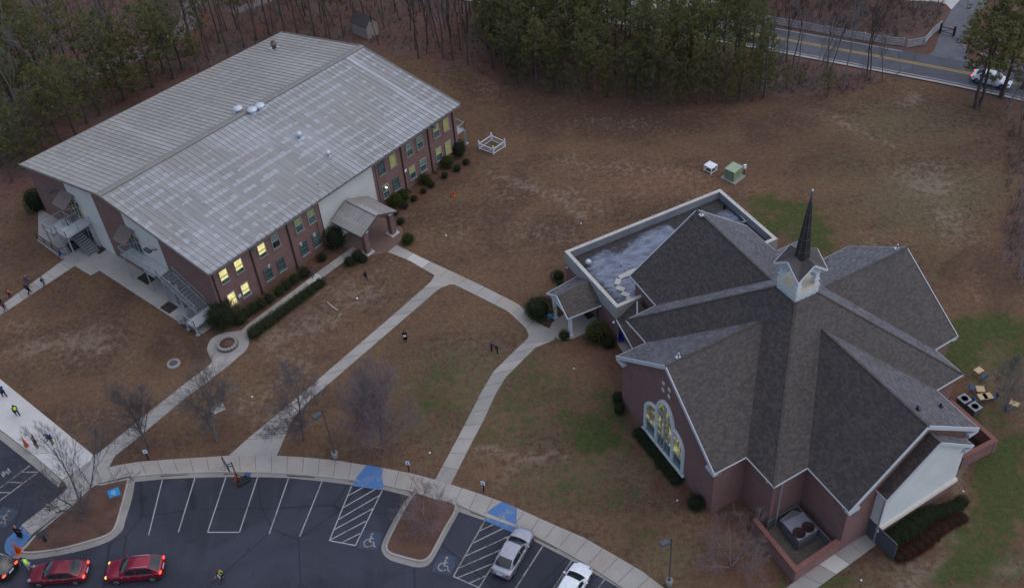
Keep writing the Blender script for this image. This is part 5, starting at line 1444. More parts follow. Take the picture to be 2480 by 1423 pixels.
# low link roof between wing and church
lk = [G(1493, 777, 3.1), G(1566, 733, 4.3), G(1590, 738, 4.3), G(1540, 832, 3.0)]
mb = MB(); A_l = cp(-8.9, -13.6, 3.0); 
v0, v1, v2, v3 = Vector((wing[3].x, wing[3].y, 3.05)), cp(-6.6, -13.6, 4.45), cp(-6.6, -9.6, 4.45), cp(-9.7, -9.5, 3.0)
v4 = cp(-10.1, -13.1, 2.85)
mb.add([v0, v1, v2, v3], [[0, 1, 2, 3]]); mb.bar(v0 - Z3 * .06, v3 - Z3 * .06, .08, .16, 1)
part('link_roof', mb, [M['shingle'], M['fascia']], church)
mb = MB(); mb.prism([cp(-8.2, -13.5), cp(-8.2, -9.6), cp(-6.4, -9.6), cp(-6.4, -13.5)], 0, 2.9); part('link_wall', mb, [M['brick_church']], church)
# ---- gabled porch on white posts
porch = thing('porch', 'small gabled shingle porch on square white posts in front of the flat roofed church wing', 'porch', G(1385, 790))
pz, pe = 4.3, 2.95
b_l, b_r = G(1400, 668, pe), G(1457, 738, pe); f_l, f_r = G(1324, 709.5, pe), G(1375, 771.5, pe)
fmid = (f_l + f_r) / 2; fmid.z = pz; bmid = (b_l + b_r) / 2; bmid.z = pz
rdir = Vector((fmid.x - bmid.x, fmid.y - bmid.y, 0)).normalized()
mb = MB(); roof_face(mb, [f_l, b_l, bmid, fmid], .12); roof_face(mb, [b_r, f_r, fmid, bmid], .12)
part('porch_roof', mb, [M['shingle']], porch)
mb = MB(); mb.bar(f_r - Z3 * .08, b_r - Z3 * .08, .09, .16); mb.bar(f_l - Z3 * .08, b_l - Z3 * .08, .09, .16)
for a in (f_l, f_r): mb.bar(a - Z3 * .1 + rdir * .02, fmid - Z3 * .1 + rdir * .02, .08, .2)
part('fascia', mb, [M['fascia']], porch)
mb = MB(); k = rdir * -.25
mb.add([f_l + k - Z3 * .1, f_r + k - Z3 * .1, fmid + k - Z3 * .15, f_l + k - Z3 * .35, f_r + k - Z3 * .35], [[0, 1, 2], [0, 3, 4, 1]])
part('gable_panel', mb, [M['white']], porch)
for (u, v) in ((1345, 770), (1382, 812)):
    p = G(u, v); mb = MB(); mb.box(p + Z3 * 1.35, (.3, .3, 2.7), math.atan2(rdir.y, rdir.x)); mb.box(p + Z3 * .12, (.42, .42, .24), math.atan2(rdir.y, rdir.x))
    part('post', mb, [M['white']], porch)
mb = MB(); mb.prism(xy([(1337, 782), (1352, 770), (1400, 742), (1432, 728), (1475, 770), (1450, 790), (1420, 806), (1388, 820), (1352, 822), (1330, 800)]), 0, .057)
struct('porch_slab', mb, M['conc_warm'])
mb = MB(); mb.prism(xy([(1494, 830), (1540, 812), (1545, 850), (1512, 858)]), 0, .05); struct('porch_slab', mb, M['conc_warm'])
mb = MB(); q = xy([(1410, 758), (1427, 747), (1441, 765), (1424, 775)]); mb.prism(q, .055, .075); solo('door_mat', mb, [M['mat_dark']], 'dark brown door mat under the gabled church porch', 'door mat', G(1425, 762))
mb = MB(); d0, d1 = G(1436, 757), G(1450, 776); mb.bar(d0 + Z3 * 1.1, d1 + Z3 * 1.1, .1, 2.2); mb.bar(G(1433, 752) + Z3 * 1.1, G(1434, 754) + Z3 * 1.1, .14, 2.25, 1); part('door', mb, [M['glass_dark'], M['white']], porch)
for (u, v, z) in ((1374, 647, 2.6), (1486, 780, 2.7)):
    mb = MB(); mb.blob(G(u, v, z), (.13, .13, .13), 8, 5); part('wall_lamp', mb, [M['paper']], church)

# ---- pale rendered front annex
AZ, APK, VB, zbk = 6.0, 9.65, 15.08, 1.87
aL, aR = (-3.95, 16.37), (5.45, 15.96); aK = ((aL[0] + aR[0]) / 2, (aL[1] + aR[1]) / 2)
eL, eR, eK = cp(*aL, AZ), cp(*aR, AZ), cp(*aK, APK)
bL, bR, bK = cp(aL[0], VB, AZ), cp(aR[0] - .05, VB, AZ), cp(aK[0], VB, APK)
mb = MB(); roof_face(mb, [eL, bL, bK, eK], .14); roof_face(mb, [bR, eR, eK, bK], .14); part('annex_roof', mb, [M['shingle']], church)
ax_ = (eR - eL).normalized(); ay_ = Vector((ax_.y, -ax_.x, 0)); AA = math.atan2(ax_.y, ax_.x)
for a in (eL, eR):
    mb = MB(); mb.bar(a - Z3 * .16 + ay_ * .02, eK - Z3 * .16 + ay_ * .02, .08, .26)
    b_e = bL if a is eL else bR; mb.bar(a - Z3 * .08, b_e - Z3 * .08, .08, .14)
    mb.box(a + ax_ * (.45 if a is eL else -.45) - Z3 * .28 - ay_ * .2, (.9 if a is eR else .3, .4, .3), AA)
    part('rake_board', mb, [M['fascia']], church)
wL, wR, wK = eL + ax_ * .22 - ay_ * .25, eR - ax_ * .55 - ay_ * .25, eK - ay_ * .25
def zat(p, z): return Vector((p.x, p.y, z))
def slope_z(p): return APK - abs((zat(p, 0) - zat(eK, 0)).dot(ax_)) / ((eR - eL).length / 2) * (APK - AZ) - .22
bwL, bwR = cp(aL[0] + .22, VB - .1), cp(aR[0] - .55, VB - .1)
mb = MB()
mb.poly([zat(wL, zbk), zat(wR, zbk), zat(wR, slope_z(wR)), zat(wK, APK - .24), zat(wL, slope_z(wL))])
mb.poly([zat(bwL, zbk), zat(wL, zbk), zat(wL, slope_z(wL)), zat(bwL, slope_z(wL))]); mb.poly([zat(wR, zbk), zat(bwR, zbk), zat(bwR, slope_z(wR)), zat(wR, slope_z(wR))])
part('annex_wall', mb, [M['stucco_white']], church)
mb = MB(); mb.prism([wL + ay_ * .06 - ax_ * .03, wR + ay_ * .06 + ax_ * .03, bwR + ax_ * .03, bwL - ax_ * .03], 0, zbk - .2); part('annex_base', mb, [M['brick_church']], church)
mb = MB(); m_ = (wL + wR) / 2 + ay_ * .06; mb.box(zat(m_, zbk - .06), ((wR - wL).length + .2, .28, .22), AA); mb.box(zat(m_ + ay_ * .06, zbk - .2), ((wR - wL).length + .26, .22, .1), AA); part('string_course', mb, [M['white_warm']], church)
mb = MB(); mb.box(zat(wL - ax_ * .05 + ay_ * .02, 2.9), (.12, .12, 5.8), AA); part('downspout', mb, [M['downspout_grey']], church)
mb = MB(); dm = (wL + bwL) / 2 - ax_ * .04; mb.box(zat(dm, 1.07), (.1, (wL - bwL).length * .86, 2.1), AA); part('door', mb, [M['darkgrey']], church, 'dark grey side door')
mb = MB(); mb.box(zat(bwL - ax_ * .05, 2.6), (.1, .1, 1.0), AA); part('conduit', mb, [M['white']], church)
# ---- plant enclosures of red brick
def enclosure(pts_px, ztop, label, th=.42):
    P = [G(u, v, ztop) for u, v in pts_px]; mb = MB(); cpb = MB()
    for i in range(len(P) - 1):
        a, b = Vector((P[i].x, P[i].y, 0)), Vector((P[i + 1].x, P[i + 1].y, 0)); t = (b - a).normalized()
        ex = th / 2 if i < len(P) - 2 else 0
        A_ = a - t * (th * .5 if i else 0) ; B_ = b + t * (-th * .5 if i < len(P) - 2 else 0)
        mb.bar(A_ + Z3 * (ztop - .12) / 2, B_ + t * (th if i < len(P) - 2 else 0) + Z3 * (ztop - .12) / 2, th - .08 - .004 * i, ztop - .12)
        cpb.bar(A_ + Z3 * (ztop - .06 - .003 * i), B_ + t * (th if i < len(P) - 2 else 0) + Z3 * (ztop - .06 - .003 * i), th, .12)
    e = thing('brick_enclosure', label, 'brick wall', Vector((P[1].x, P[1].y, 0)))
    part('wall', mb, [M['brick_church']], e); part('coping', cpb, [M['brick_cap']], e)
    return P
zy = lambda x, y: (1750 + x / 5.0275, 1140 + y / 5.0275)
enclosure([zy(385, 570), zy(892, 1190), zy(1420, 830)], 1.55, 'red brick yard wall around the large grey air handling unit beside the church')
enclosure([z_ for z_ in ((2302, 968), (2410, 1064), (2330, 1105))], 1.5, 'red brick yard wall behind the right gable of the church with a dark empty pit')
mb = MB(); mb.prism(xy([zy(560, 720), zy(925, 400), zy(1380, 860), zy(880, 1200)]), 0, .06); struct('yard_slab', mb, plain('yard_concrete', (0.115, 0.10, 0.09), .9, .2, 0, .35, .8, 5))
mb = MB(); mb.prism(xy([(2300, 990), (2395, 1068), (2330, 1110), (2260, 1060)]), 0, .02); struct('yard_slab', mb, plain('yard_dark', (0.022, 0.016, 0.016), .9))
# pale plinth along the church walls in the yard
mb = MB(); mb.box(cp(-8.6, 10.63, .45), (3.1, .12, .9), UA); mb.box(cp(-7.03 + .32 - .38, 12.9, .45), (.12, 4.4, .9), UA); part('plinth', mb, [M['galv_dark']], church)
ah = thing('air_handling_unit', 'large grey air handling unit with two round rusty fan openings in the brick yard', 'air handler', G(*zy(920, 930)))
AHZ = 1.5
c4 = [G(*zy(732, 622), AHZ), G(*zy(975, 495), AHZ), G(*zy(1160, 707), AHZ), G(*zy(930, 850), AHZ)]
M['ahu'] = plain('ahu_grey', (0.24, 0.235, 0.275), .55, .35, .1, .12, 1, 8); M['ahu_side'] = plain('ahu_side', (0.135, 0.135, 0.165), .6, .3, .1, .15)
mb = MB(); mb.prism(c4, .15, AHZ, 0, 1); part('cabinet', mb, [M['ahu'], M['ahu_side']], ah)
mb = MB(); P = [G(*zy(690, 600), .9), G(*zy(850, 478), .9), G(*zy(960, 500), .9), G(*zy(735, 640), .9)]; mb.prism(P, .1, .95, 0, 1); part('duct', mb, [M['ahu'], M['ahu_side']], ah)
for (x, y) in ((932, 752), (1042, 682)):
    p = G(*zy(x, y), AHZ); mb = MB(); mb.lathe([(.52, 0), (.52, .06), (.46, .07), (.46, .02), (0, .02)], p, 20, 0)
    o = part('fan', mb, [plain('fan_rust', (0.05, 0.022, 0.02), .7)], ah)
    mb = MB()
    for k in range(4): mb.bar(p + Vector((math.cos(k * .785) * .45, math.sin(k * .785) * .45, .05)), p - Vector((math.cos(k * .785) * .45, math.sin(k * .785) * .45, -.05)), .03)
    part('fan_guard', mb, [M['black']], o)
mb = MB(); a, b = G(1837, 1256), G(1853, 1248); mb.bar(a + Z3 * 1.0, b + Z3 * 1.0, .05); mb.bar(a + Z3 * .1, b + Z3 * .1, .05); mb.bar(a, a + Z3 * 1.3, .07); mb.bar(b, b + Z3 * 1.3, .07); mb.bar(a + Z3 * 1.25, b + Z3 * 1.25, .06)
for k in range(1, 6): mb.bar(a.lerp(b, k / 6.0) + Z3 * .1, a.lerp(b, k / 6.0) + Z3 * 1.25, .02)
solo('metal_gate', mb, [M['galv']], 'small wire gate between the brick yard wall and the church corner', 'gate', a)
# condensers by the second yard
for (u, v, lb_) in ((2331, 976, 'pale square air conditioner condenser nearer the church corner'), (2356, 995, 'pale square air conditioner condenser standing farther from the church corner')):
    p = G(u, v + 4); t = thing('condenser_unit', lb_, 'air conditioner', p, 0, 'condensers by the brick yard')
    mb = MB(); mb.box(p + Z3 * .42, (.86, .86, .8), UA); part('casing', mb, [M['darkgrey']], t)
    mb = MB(); mb.box(p + Z3 * .85, (.92, .92, .07), UA); mb.lathe([(.36, .886), (.36, .9), (.3, .9), (.3, .88)], p, 16, 1); mb.lathe([(.3, .888), (0, .888)], p, 16, 2)
    part('top_grille', mb, [M['downspout_grey'], M['galv_dark'], M['galv_dark']], t)
# service walk to the side door
walk('footpath', [zy(1750, 770), zy(1580, 850), zy(1400, 970), zy(1150, 1150), zy(880, 1340), zy(600, 1560)], [zy(1870, 895), zy(1725, 1005), zy(1540, 1140), zy(1330, 1290), zy(1130, 1440), zy(880, 1640)], .05, 1.55, ('conc_grey', 'conc_grey', 'conc'), {2: 'conc_pale'}, 2)
# ------------------------------------------------------------------ trees
def rvec(r): return Vector((r.uniform(-1, 1), r.uniform(-1, 1), r.uniform(-1, 1)))
def tuft(mb, c, d, L, w, n, r, mi=0):
    """needle cluster: thin blades fanning out from c around direction d"""
    for _ in range(n):
        t = (d * 0.55 + rvec(r)).normalized() * L * r.uniform(.6, 1.15)
        s = t.cross(rvec(r)).normalized() * w
        mb.add([c + s, c - s, c + t], [[0, 1, 2]], mi)
def pine_proto(seed, h, crown_from, spread, dense, nb):
    r = random.Random(seed)
    tk = MB(); n = 9
    pts = []; x = y = 0
    for i in range(n):
        z = h * i / (n - 1); x += r.uniform(-.10, .10); y += r.uniform(-.10, .10); pts.append(Vector((x if i else 0, y if i else 0, z)))
    rs = [max(.02, h * .0115 * (1 - .86 * i / (n - 1))) * (1.35 if i == 0 else 1) for i in range(n)]
    tk.path(pts, rs, 6)
    def at(z): f = z / h * (n - 1); i = min(n - 2, int(f)); return pts[i].lerp(pts[i + 1], f - i)
    cr = MB()
    for k in range(5):   # dead stubs below the crown
        z = h * r.uniform(.25, crown_from); a = r.uniform(0, 6.28); p = at(z); tk.path([p, p + Vector((math.cos(a), math.sin(a), .1)) * r.uniform(.4, 1.1)], [.02, .006], 3)
    for k in range(nb):
        f = (k + r.random()) / nb; z = h * (crown_from + (1 - crown_from) * f ** .9)
        a = k * 2.4 + r.uniform(-.6, .6)
        prof = math.sin(math.pi * min(1, .22 + .78 * f)) ** .7 * (1 - .25 * f)
        L = spread * prof * r.uniform(.6, 1.15) + .3
        up = .05 + .55 * f + r.uniform(-.15, .2)
        p0 = at(min(z, h * .99)); d = Vector((math.cos(a), math.sin(a), up)).normalized()
        p1 = p0 + d * L * .6 + Z3 * (-.06 * L); p2 = p0 + d * L + Z3 * (.10 * L)
        tk.path([p0, p1, p2], [.02 + .012 * L, .018, .008], 3, 0, False)
        m = max(2, int(L / .36 * dense))
        for j in range(m):
            q = .3 + .75 * (j + r.random()) / m
            c = (p0.lerp(p1, q / .6) if q < .6 else p1.lerp(p2, (q - .6) / .4)) + rvec(r) * .25 * (0.4 + q)
            tuft(cr, c, (d + Z3 * .5).normalized(), .42, .045, 9, r)
            if r.random() < .55: tuft(cr, c + rvec(r) * .36, (d + Z3 * .4).normalized(), .38, .045, 8, r)
    for k in range(5): tuft(cr, at(h * .98) + rvec(r) * .2, Z3, .45, .05, 10, r)
    return tk.mesh('trunk', M['bark']), cr.mesh('crown', [M['needle'] if seed % 2 else M['needle_dark']])
pine_meshes = [pine_proto(101, 12, .42, 2.3, 1.25, 40), pine_proto(102, 12, .5, 2.0, 1.2, 34), pine_proto(103, 12, .34, 2.1, 1.3, 44), pine_proto(104, 12, .58, 2.3, 1.3, 28), pine_proto(105, 12, .22, 1.9, 1.35, 48), pine_proto(107, 12, .05, 2.3, 1.3, 58), pine_proto(108, 12, .12, 2.5, 1.25, 52)]
def plant(name, meshes, label, cat, p, rot, scale, group=None, names=('trunk', 'crown')):
    t = thing(name, label, cat, p, rot, group); t.scale = scale if isinstance(scale, (tuple, list)) else (scale,) * 3
    for nm, me in zip(names, meshes):
        o = bpy.data.objects.new(nm, me); COL.objects.link(o); o.parent = t
    return t
def branchy(seed, h, levels, fan, thick, first=.22, kids=(4, 7), mats=('bark_grey', 'bark_grey'), stems=1, tw=.007, lean=.0, curve=.25, shrink=.62, upb=.35, kids0=None):
    """bare deciduous tree: trunk mesh and branch mesh"""
    r = random.Random(seed); tk = MB(); br = MB()
    def grow(p, d, L, rad, lev, mb):
        k = 4; pts = [p]; q = p; dd = d.normalized()
        for i in range(k):
            dd = (dd + rvec(r) * curve * .5 + Z3 * upb * .18).normalized(); q = q + dd * L / k; pts.append(q)
        rs = [max(tw, rad * (1 - .55 * i / k)) for i in range(k + 1)]
        mb.path(pts, rs, 6 if lev == 0 else (4 if lev == 1 else 3), 0, False)
        if lev >= levels: return
        nk = r.randint(*(kids0 if kids0 and lev == 0 else kids))
        for j in range(nk):
            f = (first if lev == 0 else .2) + (1 - (first if lev == 0 else .2)) * (j + r.uniform(.2, 1)) / nk
            i = min(k - 1, int(f * k)); c = pts[i].lerp(pts[i + 1], min(1, f * k - i))
            t = (pts[i + 1] - pts[i]).normalized(); s = t.cross(rvec(r)).normalized()
            ang = fan * r.uniform(.6, 1.25) * (1.15 - .4 * f)
            nd = (t * math.cos(ang) + s * math.sin(ang) + Z3 * upb * .4).normalized()
            grow(c, nd, L * shrink * r.uniform(.7, 1.15) * (1.1 - .35 * f), max(tw, rad * (1 - .5 * f) * .55), lev + 1, br)
    for s in range(stems):
        a = s * 2 * math.pi / max(1, stems) + r.uniform(-.4, .4)
        d = Vector((math.cos(a) * (lean if stems > 1 else .08), math.sin(a) * (lean if stems > 1 else .08), 1))
        grow(Vector((math.cos(a) * .12 * (stems > 1), math.sin(a) * .12 * (stems > 1), 0)), d, h * .62 * r.uniform(.9, 1.1), thick, 0, tk)
    return tk.mesh('trunk', M[mats[0]]), br.mesh('branches', M[mats[1]])
BN = ('trunk', 'branches')
# woods -------------------------------------------------------------
def scatter(poly_px, n, dmin, seed, taken):
    P = Gl(poly_px); r = random.Random(seed); out = []
    x0, x1 = min(p.x for p in P), max(p.x for p in P); y0, y1 = min(p.y for p in P), max(p.y for p in P)
    tries = 0
    while len(out) < n and tries < 12000:
        tries += 1; x, y = r.uniform(x0, x1), r.uniform(y0, y1)
        if not in_poly(np.array([x]), np.array([y]), P)[0]: continue
        if any((x - a) ** 2 + (y - b) ** 2 < dmin * dmin for a, b in taken): continue
        if min((p - Vector((x, y, 0))).length for p in C0) < near_w + 2.2: continue
        out.append((x, y)); taken.append((x, y))
    return out
taken = []
rp = random.Random(5)
edge = [(1225, 205), (1262, 210), (1300, 218), (1345, 222), (1366, 214), (1405, 240), (1440, 244), (1475, 238), (1510, 246), (1545, 250), (1580, 246), (1622, 252), (1655, 250), (1690, 252), (1720, 246), (1752, 250), (1790, 244), (1822, 246), (1850, 236)]
for i, (u, v) in enumerate(edge):
    p = G(u, v); taken.append((p.x, p.y)); k = (5, 4, 6, 5)[i % 4] if u > 1560 else (3, 6, 0, 5)[i % 4]
    s = rp.uniform(.55, .85)
    plant('pine_tree', pine_meshes[k], 'pine at the front edge of the wood, facing the brown field', 'tree', p, rp.uniform(0, 6.28), (s * rp.uniform(.9, 1.15), s * rp.uniform(.9, 1.15), s), 'pines along the front edge of the wood')
for (x, y) in scatter([(1200, 195), (1400, 225), (1600, 235), (1850, 215), (1840, 135), (1700, 100), (1480, 62), (1330, 20), (1250, -40), (1150, -30), (1165, 120)], 78, 1.9, 11, taken):
    s = rp.uniform(.7, 1.15); k = rp.choice((0, 1, 2, 4, 4, 6))
    plant('pine_tree', pine_meshes[k], 'pine inside the dense wood between the brown field and the road', 'tree', (x, y, 0), rp.uniform(0, 6.28), (s * rp.uniform(.85, 1.1), s * rp.uniform(.85, 1.1), s), 'pines in the wood between field and road')
left_pines = [(30, 440, 9), (78, 412, 9), (20, 345, 12), (112, 372, 9), (62, 310, 12), (150, 345, 11), (186, 330, 11), (100, 262, 13), (22, 232, 12), (212, 300, 10), (150, 246, 14), (242, 282, 8), (302, 245, 13), (325, 222, 11), (372, 212, 12), (420, 192, 10), (396, 178, 12), (442, 168, 11), (345, 255, 6), (42, 186, 12), (182, 196, 13), (92, 166, 11), (262, 206, 11), (482, 172, 6), (60, 130, 10), (10, 280, 11), (130, 300, 9), (50, 372, 8), (285, 255, 7), (5, 400, 9)]
for (u, v, h) in left_pines:
    p = G(u, v); taken.append((p.x, p.y)); s = h / 12; k = rp.choice((0, 2, 4, 6, 2, 6))
    plant('pine_tree', pine_meshes[k], 'pine in the wood left of and behind the long metal roof', 'tree', p, rp.uniform(0, 6.28), (s * rp.uniform(1.05, 1.35), s * rp.uniform(1.05, 1.35), s), 'pines in the wood at the left')
for (u, v, h) in [(552, 128, 14), (592, 116, 12), (532, 104, 13), (622, 97, 12), (652, 86, 13), (690, 80, 11), (722, 86, 12), (762, 88, 12), (800, 100, 12), (832, 92, 9), (505, 145, 9), (575, 70, 12), (860, 60, 10), (740, 40, 11)]:
    p = G(u, v); taken.append((p.x, p.y)); s = h / 12; k = rp.choice((1, 3, 3, 1))
    plant('pine_tree', pine_meshes[k], 'slender pine behind the far corner of the metal roof, left of the shed', 'tree', p, rp.uniform(0, 6.28), (s * .95, s * .95, s), 'pines between the metal roof and the shed')
for (u, v, h, lb_) in [(2362, 262, 15.5, 'tall pine with a forked looking pair of trunks in front of the white moving car'), (2370, 258, 14.0, 'second tall pine, right beside the forked pair, in front of the white moving car'), (2424, 236, 17, 'tallest pine at the right, its trunk crossing the bonnet of the white moving car'), (2476, 216, 15, 'tall pine at the right edge beside the road'), (2340, 128, 5.5, 'short bushy pine beside the driveway mouth')]:
    p = G(u, v); taken.append((p.x, p.y)); s = h / 12
    plant('pine_tree', pine_meshes[(2, 0, 0, 2, 4)[int(u) % 5] if h > 8 else 4], lb_, 'tree', p, rp.uniform(0, 6.28), (s * 1.35, s * 1.35, s))
# cedars by the road
for i, (u, v, h, lb_) in enumerate([(2002, 236, 4.2, 'small dark conical evergreen at the field edge under bare roadside trees'), (1905, 214, 3.4, 'low dark evergreen at the right end of the pine wood'), (1935, 205, 2.4, 'smaller low evergreen just right of the pine wood')]):
    s = h / 12; plant('evergreen_tree', pine_meshes[4], lb_, 'tree', G(u, v), i * 2.0, (s * 1.5, s * 1.5, s))
# bare woodland trees
bare = [branchy(301, 11, 3, .55, .11, .42, (4, 6), ('bark', 'bark'), tw=.016), branchy(302, 12, 3, .5, .10, .5, (3, 6), ('bark_grey', 'bark_grey'), tw=.017, curve=.3), branchy(303, 9, 3, .6, .08, .35, (4, 6), ('bark', 'bark_grey'), tw=.014, curve=.4), branchy(304, 12, 2, .5, .10, .6, (5, 7), ('bark', 'bark'), tw=.015), branchy(305, 10, 3, .7, .10, .3, (4, 6), ('bark_pale', 'bark_pale'), tw=.017, curve=.45)]
def bares(pts, kinds, lo, hi, label, group, seed):
    r = random.Random(seed)
    for q in pts:
        p = G(*q) if len(q) == 2 and q[1] < 2000 and abs(q[0]) > 130 or q[1] < -500 else Vector((q[0], q[1], 0))
        k = r.choice(kinds); s = r.uniform(lo, hi)
        plant('bare_tree', bare[k], label, 'tree', p, r.uniform(0, 6.28), (s, s, s * r.uniform(.9, 1.15)), group, BN)
bp = scatter([(480, 150), (640, 120), (690, 85), (880, 100), (1000, 140), (1110, 155), (1180, 190), (1160, 100), (1130, -40), (450, -60), (440, 60)], 95, 1.5, 21, taken)
bares(bp, (0, 1, 3, 3), .75, 1.15, 'leafless thin trunked tree in the brown wood around the shed', 'bare trees in the wood around the shed', 1)
bp = scatter([(-20, 420), (60, 380), (300, 230), (470, 160), (440, -60), (-60, -60)], 62, 1.7, 22, taken)
bares(bp, (0, 1, 1, 4), .8, 1.25, 'leafless grey tree among the pines left of the metal roof', 'bare trees in the wood at the left', 2)
bp = scatter([(1790, 30), (1980, 60), (2180, 95), (2270, 60), (2290, 10), (2150, -10), (2000, -60), (1700, -60)], 48, 1.3, 23, taken)
bares(bp, (2, 2, 0, 4), .45, .85, 'leafless scrubby tree behind the white rail fence across the road', 'bare trees across the road', 3)
bp = scatter([(2380, 130), (2480, 150), (2600, 150), (2600, 20), (2400, 20)], 12, 2, 24, taken)
bares(bp, (2, 0, 4), .5, .9, 'leafless tree across the road at the far right of the driveway', 'bare trees right of the driveway', 4)
rr = random.Random(9)
road_trees = [(1842, 122, 1, 1.05), (1905, 150, 0, 1.0), (1918, 165, 3, 1.05), (1930, 170, 1, .95), (1967, 205, 4, 1.05), (2004, 168, 0, .95), (2012, 170, 3, .8), (2040, 225, 1, 1.1), (2100, 178, 0, 1.0), (2108, 180, 3, 1.05), (2136, 200, 2, .75), (2162, 222, 2, .35), (1880, 190, 2, .6), (1990, 195, 2, .5), (2075, 215, 2, .45), (1860, 160, 3, .8)]
for i, (u, v, k, s) in enumerate(road_trees):
    plant('bare_tree', bare[k], 'leafless tree on the near verge of the road, right of the pine wood', 'tree', G(u, v), rr.uniform(0, 6.28), (s * .9, s * .9, s), 'bare trees on the near road verge', BN)
for i, (u, v, k, s) in enumerate([(2438, 300, 4, .5), (2470, 330, 2, .7), (2440, 262, 2, .6), (2395, 250, 2, .4), (2478, 290, 0, .8), (2492, 480, 4, .55), (2478, 560, 4, .6), (2450, 620, 4, .45), (2488, 640, 2, .6), (2470, 690, 4, .4), (2500, 400, 2, .8)]):
    plant('bare_tree', bare[k], 'leafless tangled small tree at the right edge of the field', 'tree', G(u, v), rr.uniform(0, 6.28), (s, s, s), 'bare small trees at the right edge', BN)
# ornamental trees near the lot
near = [
 ((201, 1238), branchy(401, 10.5, 4, .62, .085, .15, (5, 6), ('bark_lawn', 'bark_lawn'), 5, .006, .62, .22, .6, .25), 'bare many stemmed grey tree on the straw island beside the bright pavement', 1.0),
 ((362, 1080), branchy(402, 9.4, 4, .8, .10, .10, (6, 8), ('bark_lawn', 'bark_lawn'), 1, .005, 0, .12, .60, .22, (14, 15)), 'bare vase shaped tree leftmost in the lawn row, beside the small parking sign', 1.0),
 ((525, 1067), branchy(403, 9.0, 4, .95, .11, .2, (6, 8), ('bark_grey', 'bark_lawn'), 1, .0055, 0, .16, .60, .18, (14, 15)), 'bare pale trunked lawn tree near the square concrete pad', 1.0),
 ((736, 1066), branchy(404, 9.8, 4, .95, .10, .18, (6, 8), ('bark_lawn', 'bark_lawn'), 1, .0065, 0, .2, .58, .15, (14, 15)), 'bare crooked lawn tree whose branches cross the widening footpath', 1.0),
 ((930, 1092), branchy(415, 12.0, 4, .95, .11, .04, (7, 8), ('bark_lawn', 'twig_red'), 1, .006, 0, .14, .60, .42, (26, 28)), 'bare dense crowned purplish tree, tallest in the lawn row right of the lamp post', 1.0),
 ((1028, 1262), branchy(406, 5.0, 4, .8, .04, .08, (5, 7), ('twig_red', 'twig_red'), 4, .0035, .8, .3, .62, .15), 'bare twiggy shrub tree on the straw island in the lot', 1.0),
 ((1770, 1372), branchy(407, 6.0, 4, .8, .05, .1, (5, 7), ('bark_grey', 'twig_red'), 4, .0035, .8, .25, .62, .15), 'bare twiggy reddish shrub tree outside the brick yard wall', 1.0),
 ((2432, 985), branchy(408, 5.6, 4, .7, .06, .15, (5, 7), ('bark_grey', 'bark_grey'), 2, .006, .4, .35, .62, .25), 'bare grey tree above the tan topped school desks', 1.0),
]
for (px, me, lb_, s) in near: plant('bare_tree', me, lb_, 'tree', G(*px), rr.uniform(0, 6.28), s, None, BN)
# undergrowth: countless twiggy sprigs and fallen sticks on the wood floor
mb = MB(); ru = random.Random(77)
for poly, n in (([(0, 430), (300, 235), (640, 125), (880, 100), (1110, 155), (1200, 195), (1400, 232), (1860, 235), (1840, 135), (1480, 62), (1250, -40), (400, -60), (-60, -60)], 4200), ([(1850, 125), (1860, 225), (2050, 230), (2120, 205), (2130, 178)], 300), ([(1790, 30), (2180, 95), (2270, 60), (2290, 10), (2150, -10), (1700, -60)], 1300), ([(2440, 300), (2490, 300), (2520, 700), (2460, 680), (2430, 600)], 260)):
    for (x, y) in scatter(poly, n, 0.0, n, []):
        p = Vector((x, y, 0)); h = ru.uniform(.4, 2.3) * ru.uniform(.5, 1)
        for k in range(ru.randint(4, 8)):
            d = (Vector((ru.uniform(-1, 1), ru.uniform(-1, 1), ru.uniform(.6, 2.2)))).normalized() * h; s = d.cross(rvec(ru)).normalized() * .02
            mb.add([p + s, p - s, p + d], [[0, 1, 2]], ru.choice((0, 1, 1, 2, 3)))
o = bpy.data.objects.new('undergrowth', mb.mesh('undergrowth', [M['bark'], M['twig_red'], M['leaf_mid'], M['bark_grey']])); COL.objects.link(o); o['kind'] = 'stuff'; o['label'] = 'twiggy brown undergrowth on the wood floor'
# brush: tangled leafless bushes across the road
# ------------------------------------------------------------------ shrubs
def shrub_mesh(seed, mat, n=3000, leaf=.085, lump=.34):
    r = random.Random(seed); mb = MB()
    L = [(rvec(r).normalized(), r.uniform(.25, .5)) for _ in range(14)]
    def rad(d): return 1 - lump * .5 + lump * sum(max(0, d.dot(q) - .55) * w for q, w in L) * 1.6
    for k in range(n):
        d = rvec(r).normalized()
        if d.z < -.55: continue
        q = rad(d) * (r.uniform(.80, 1.0) if r.random() < .85 else r.uniform(.98, 1.18))
        c = d * q; t = (d + rvec(r) * .9).normalized(); s = t.cross(rvec(r)).normalized()
        mb.add([c - s * leaf * .45, c + t * leaf * .4, c + s * leaf * .45, c - t * leaf * .4], [[0, 1, 2, 3]])
    core = MB(); core.blob((0, 0, 0), (.74, .74, .74), 12, 8, 0, .05, seed)  # solid dark ball, not branches: inner shade put into its colour
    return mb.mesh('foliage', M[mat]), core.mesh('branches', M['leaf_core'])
shr = {'dark': [shrub_mesh(1, 'leaf_dark'), shrub_mesh(2, 'leaf_dark')], 'mid': [shrub_mesh(3, 'leaf_mid', 1700, .11), shrub_mesh(4, 'leaf_mid', 1700, .11)], 'yellow': [shrub_mesh(5, 'leaf_yellow', 1500, .13, .3)], 'red': [shrub_mesh(6, 'leaf_red', 1500, .12, .3)]}
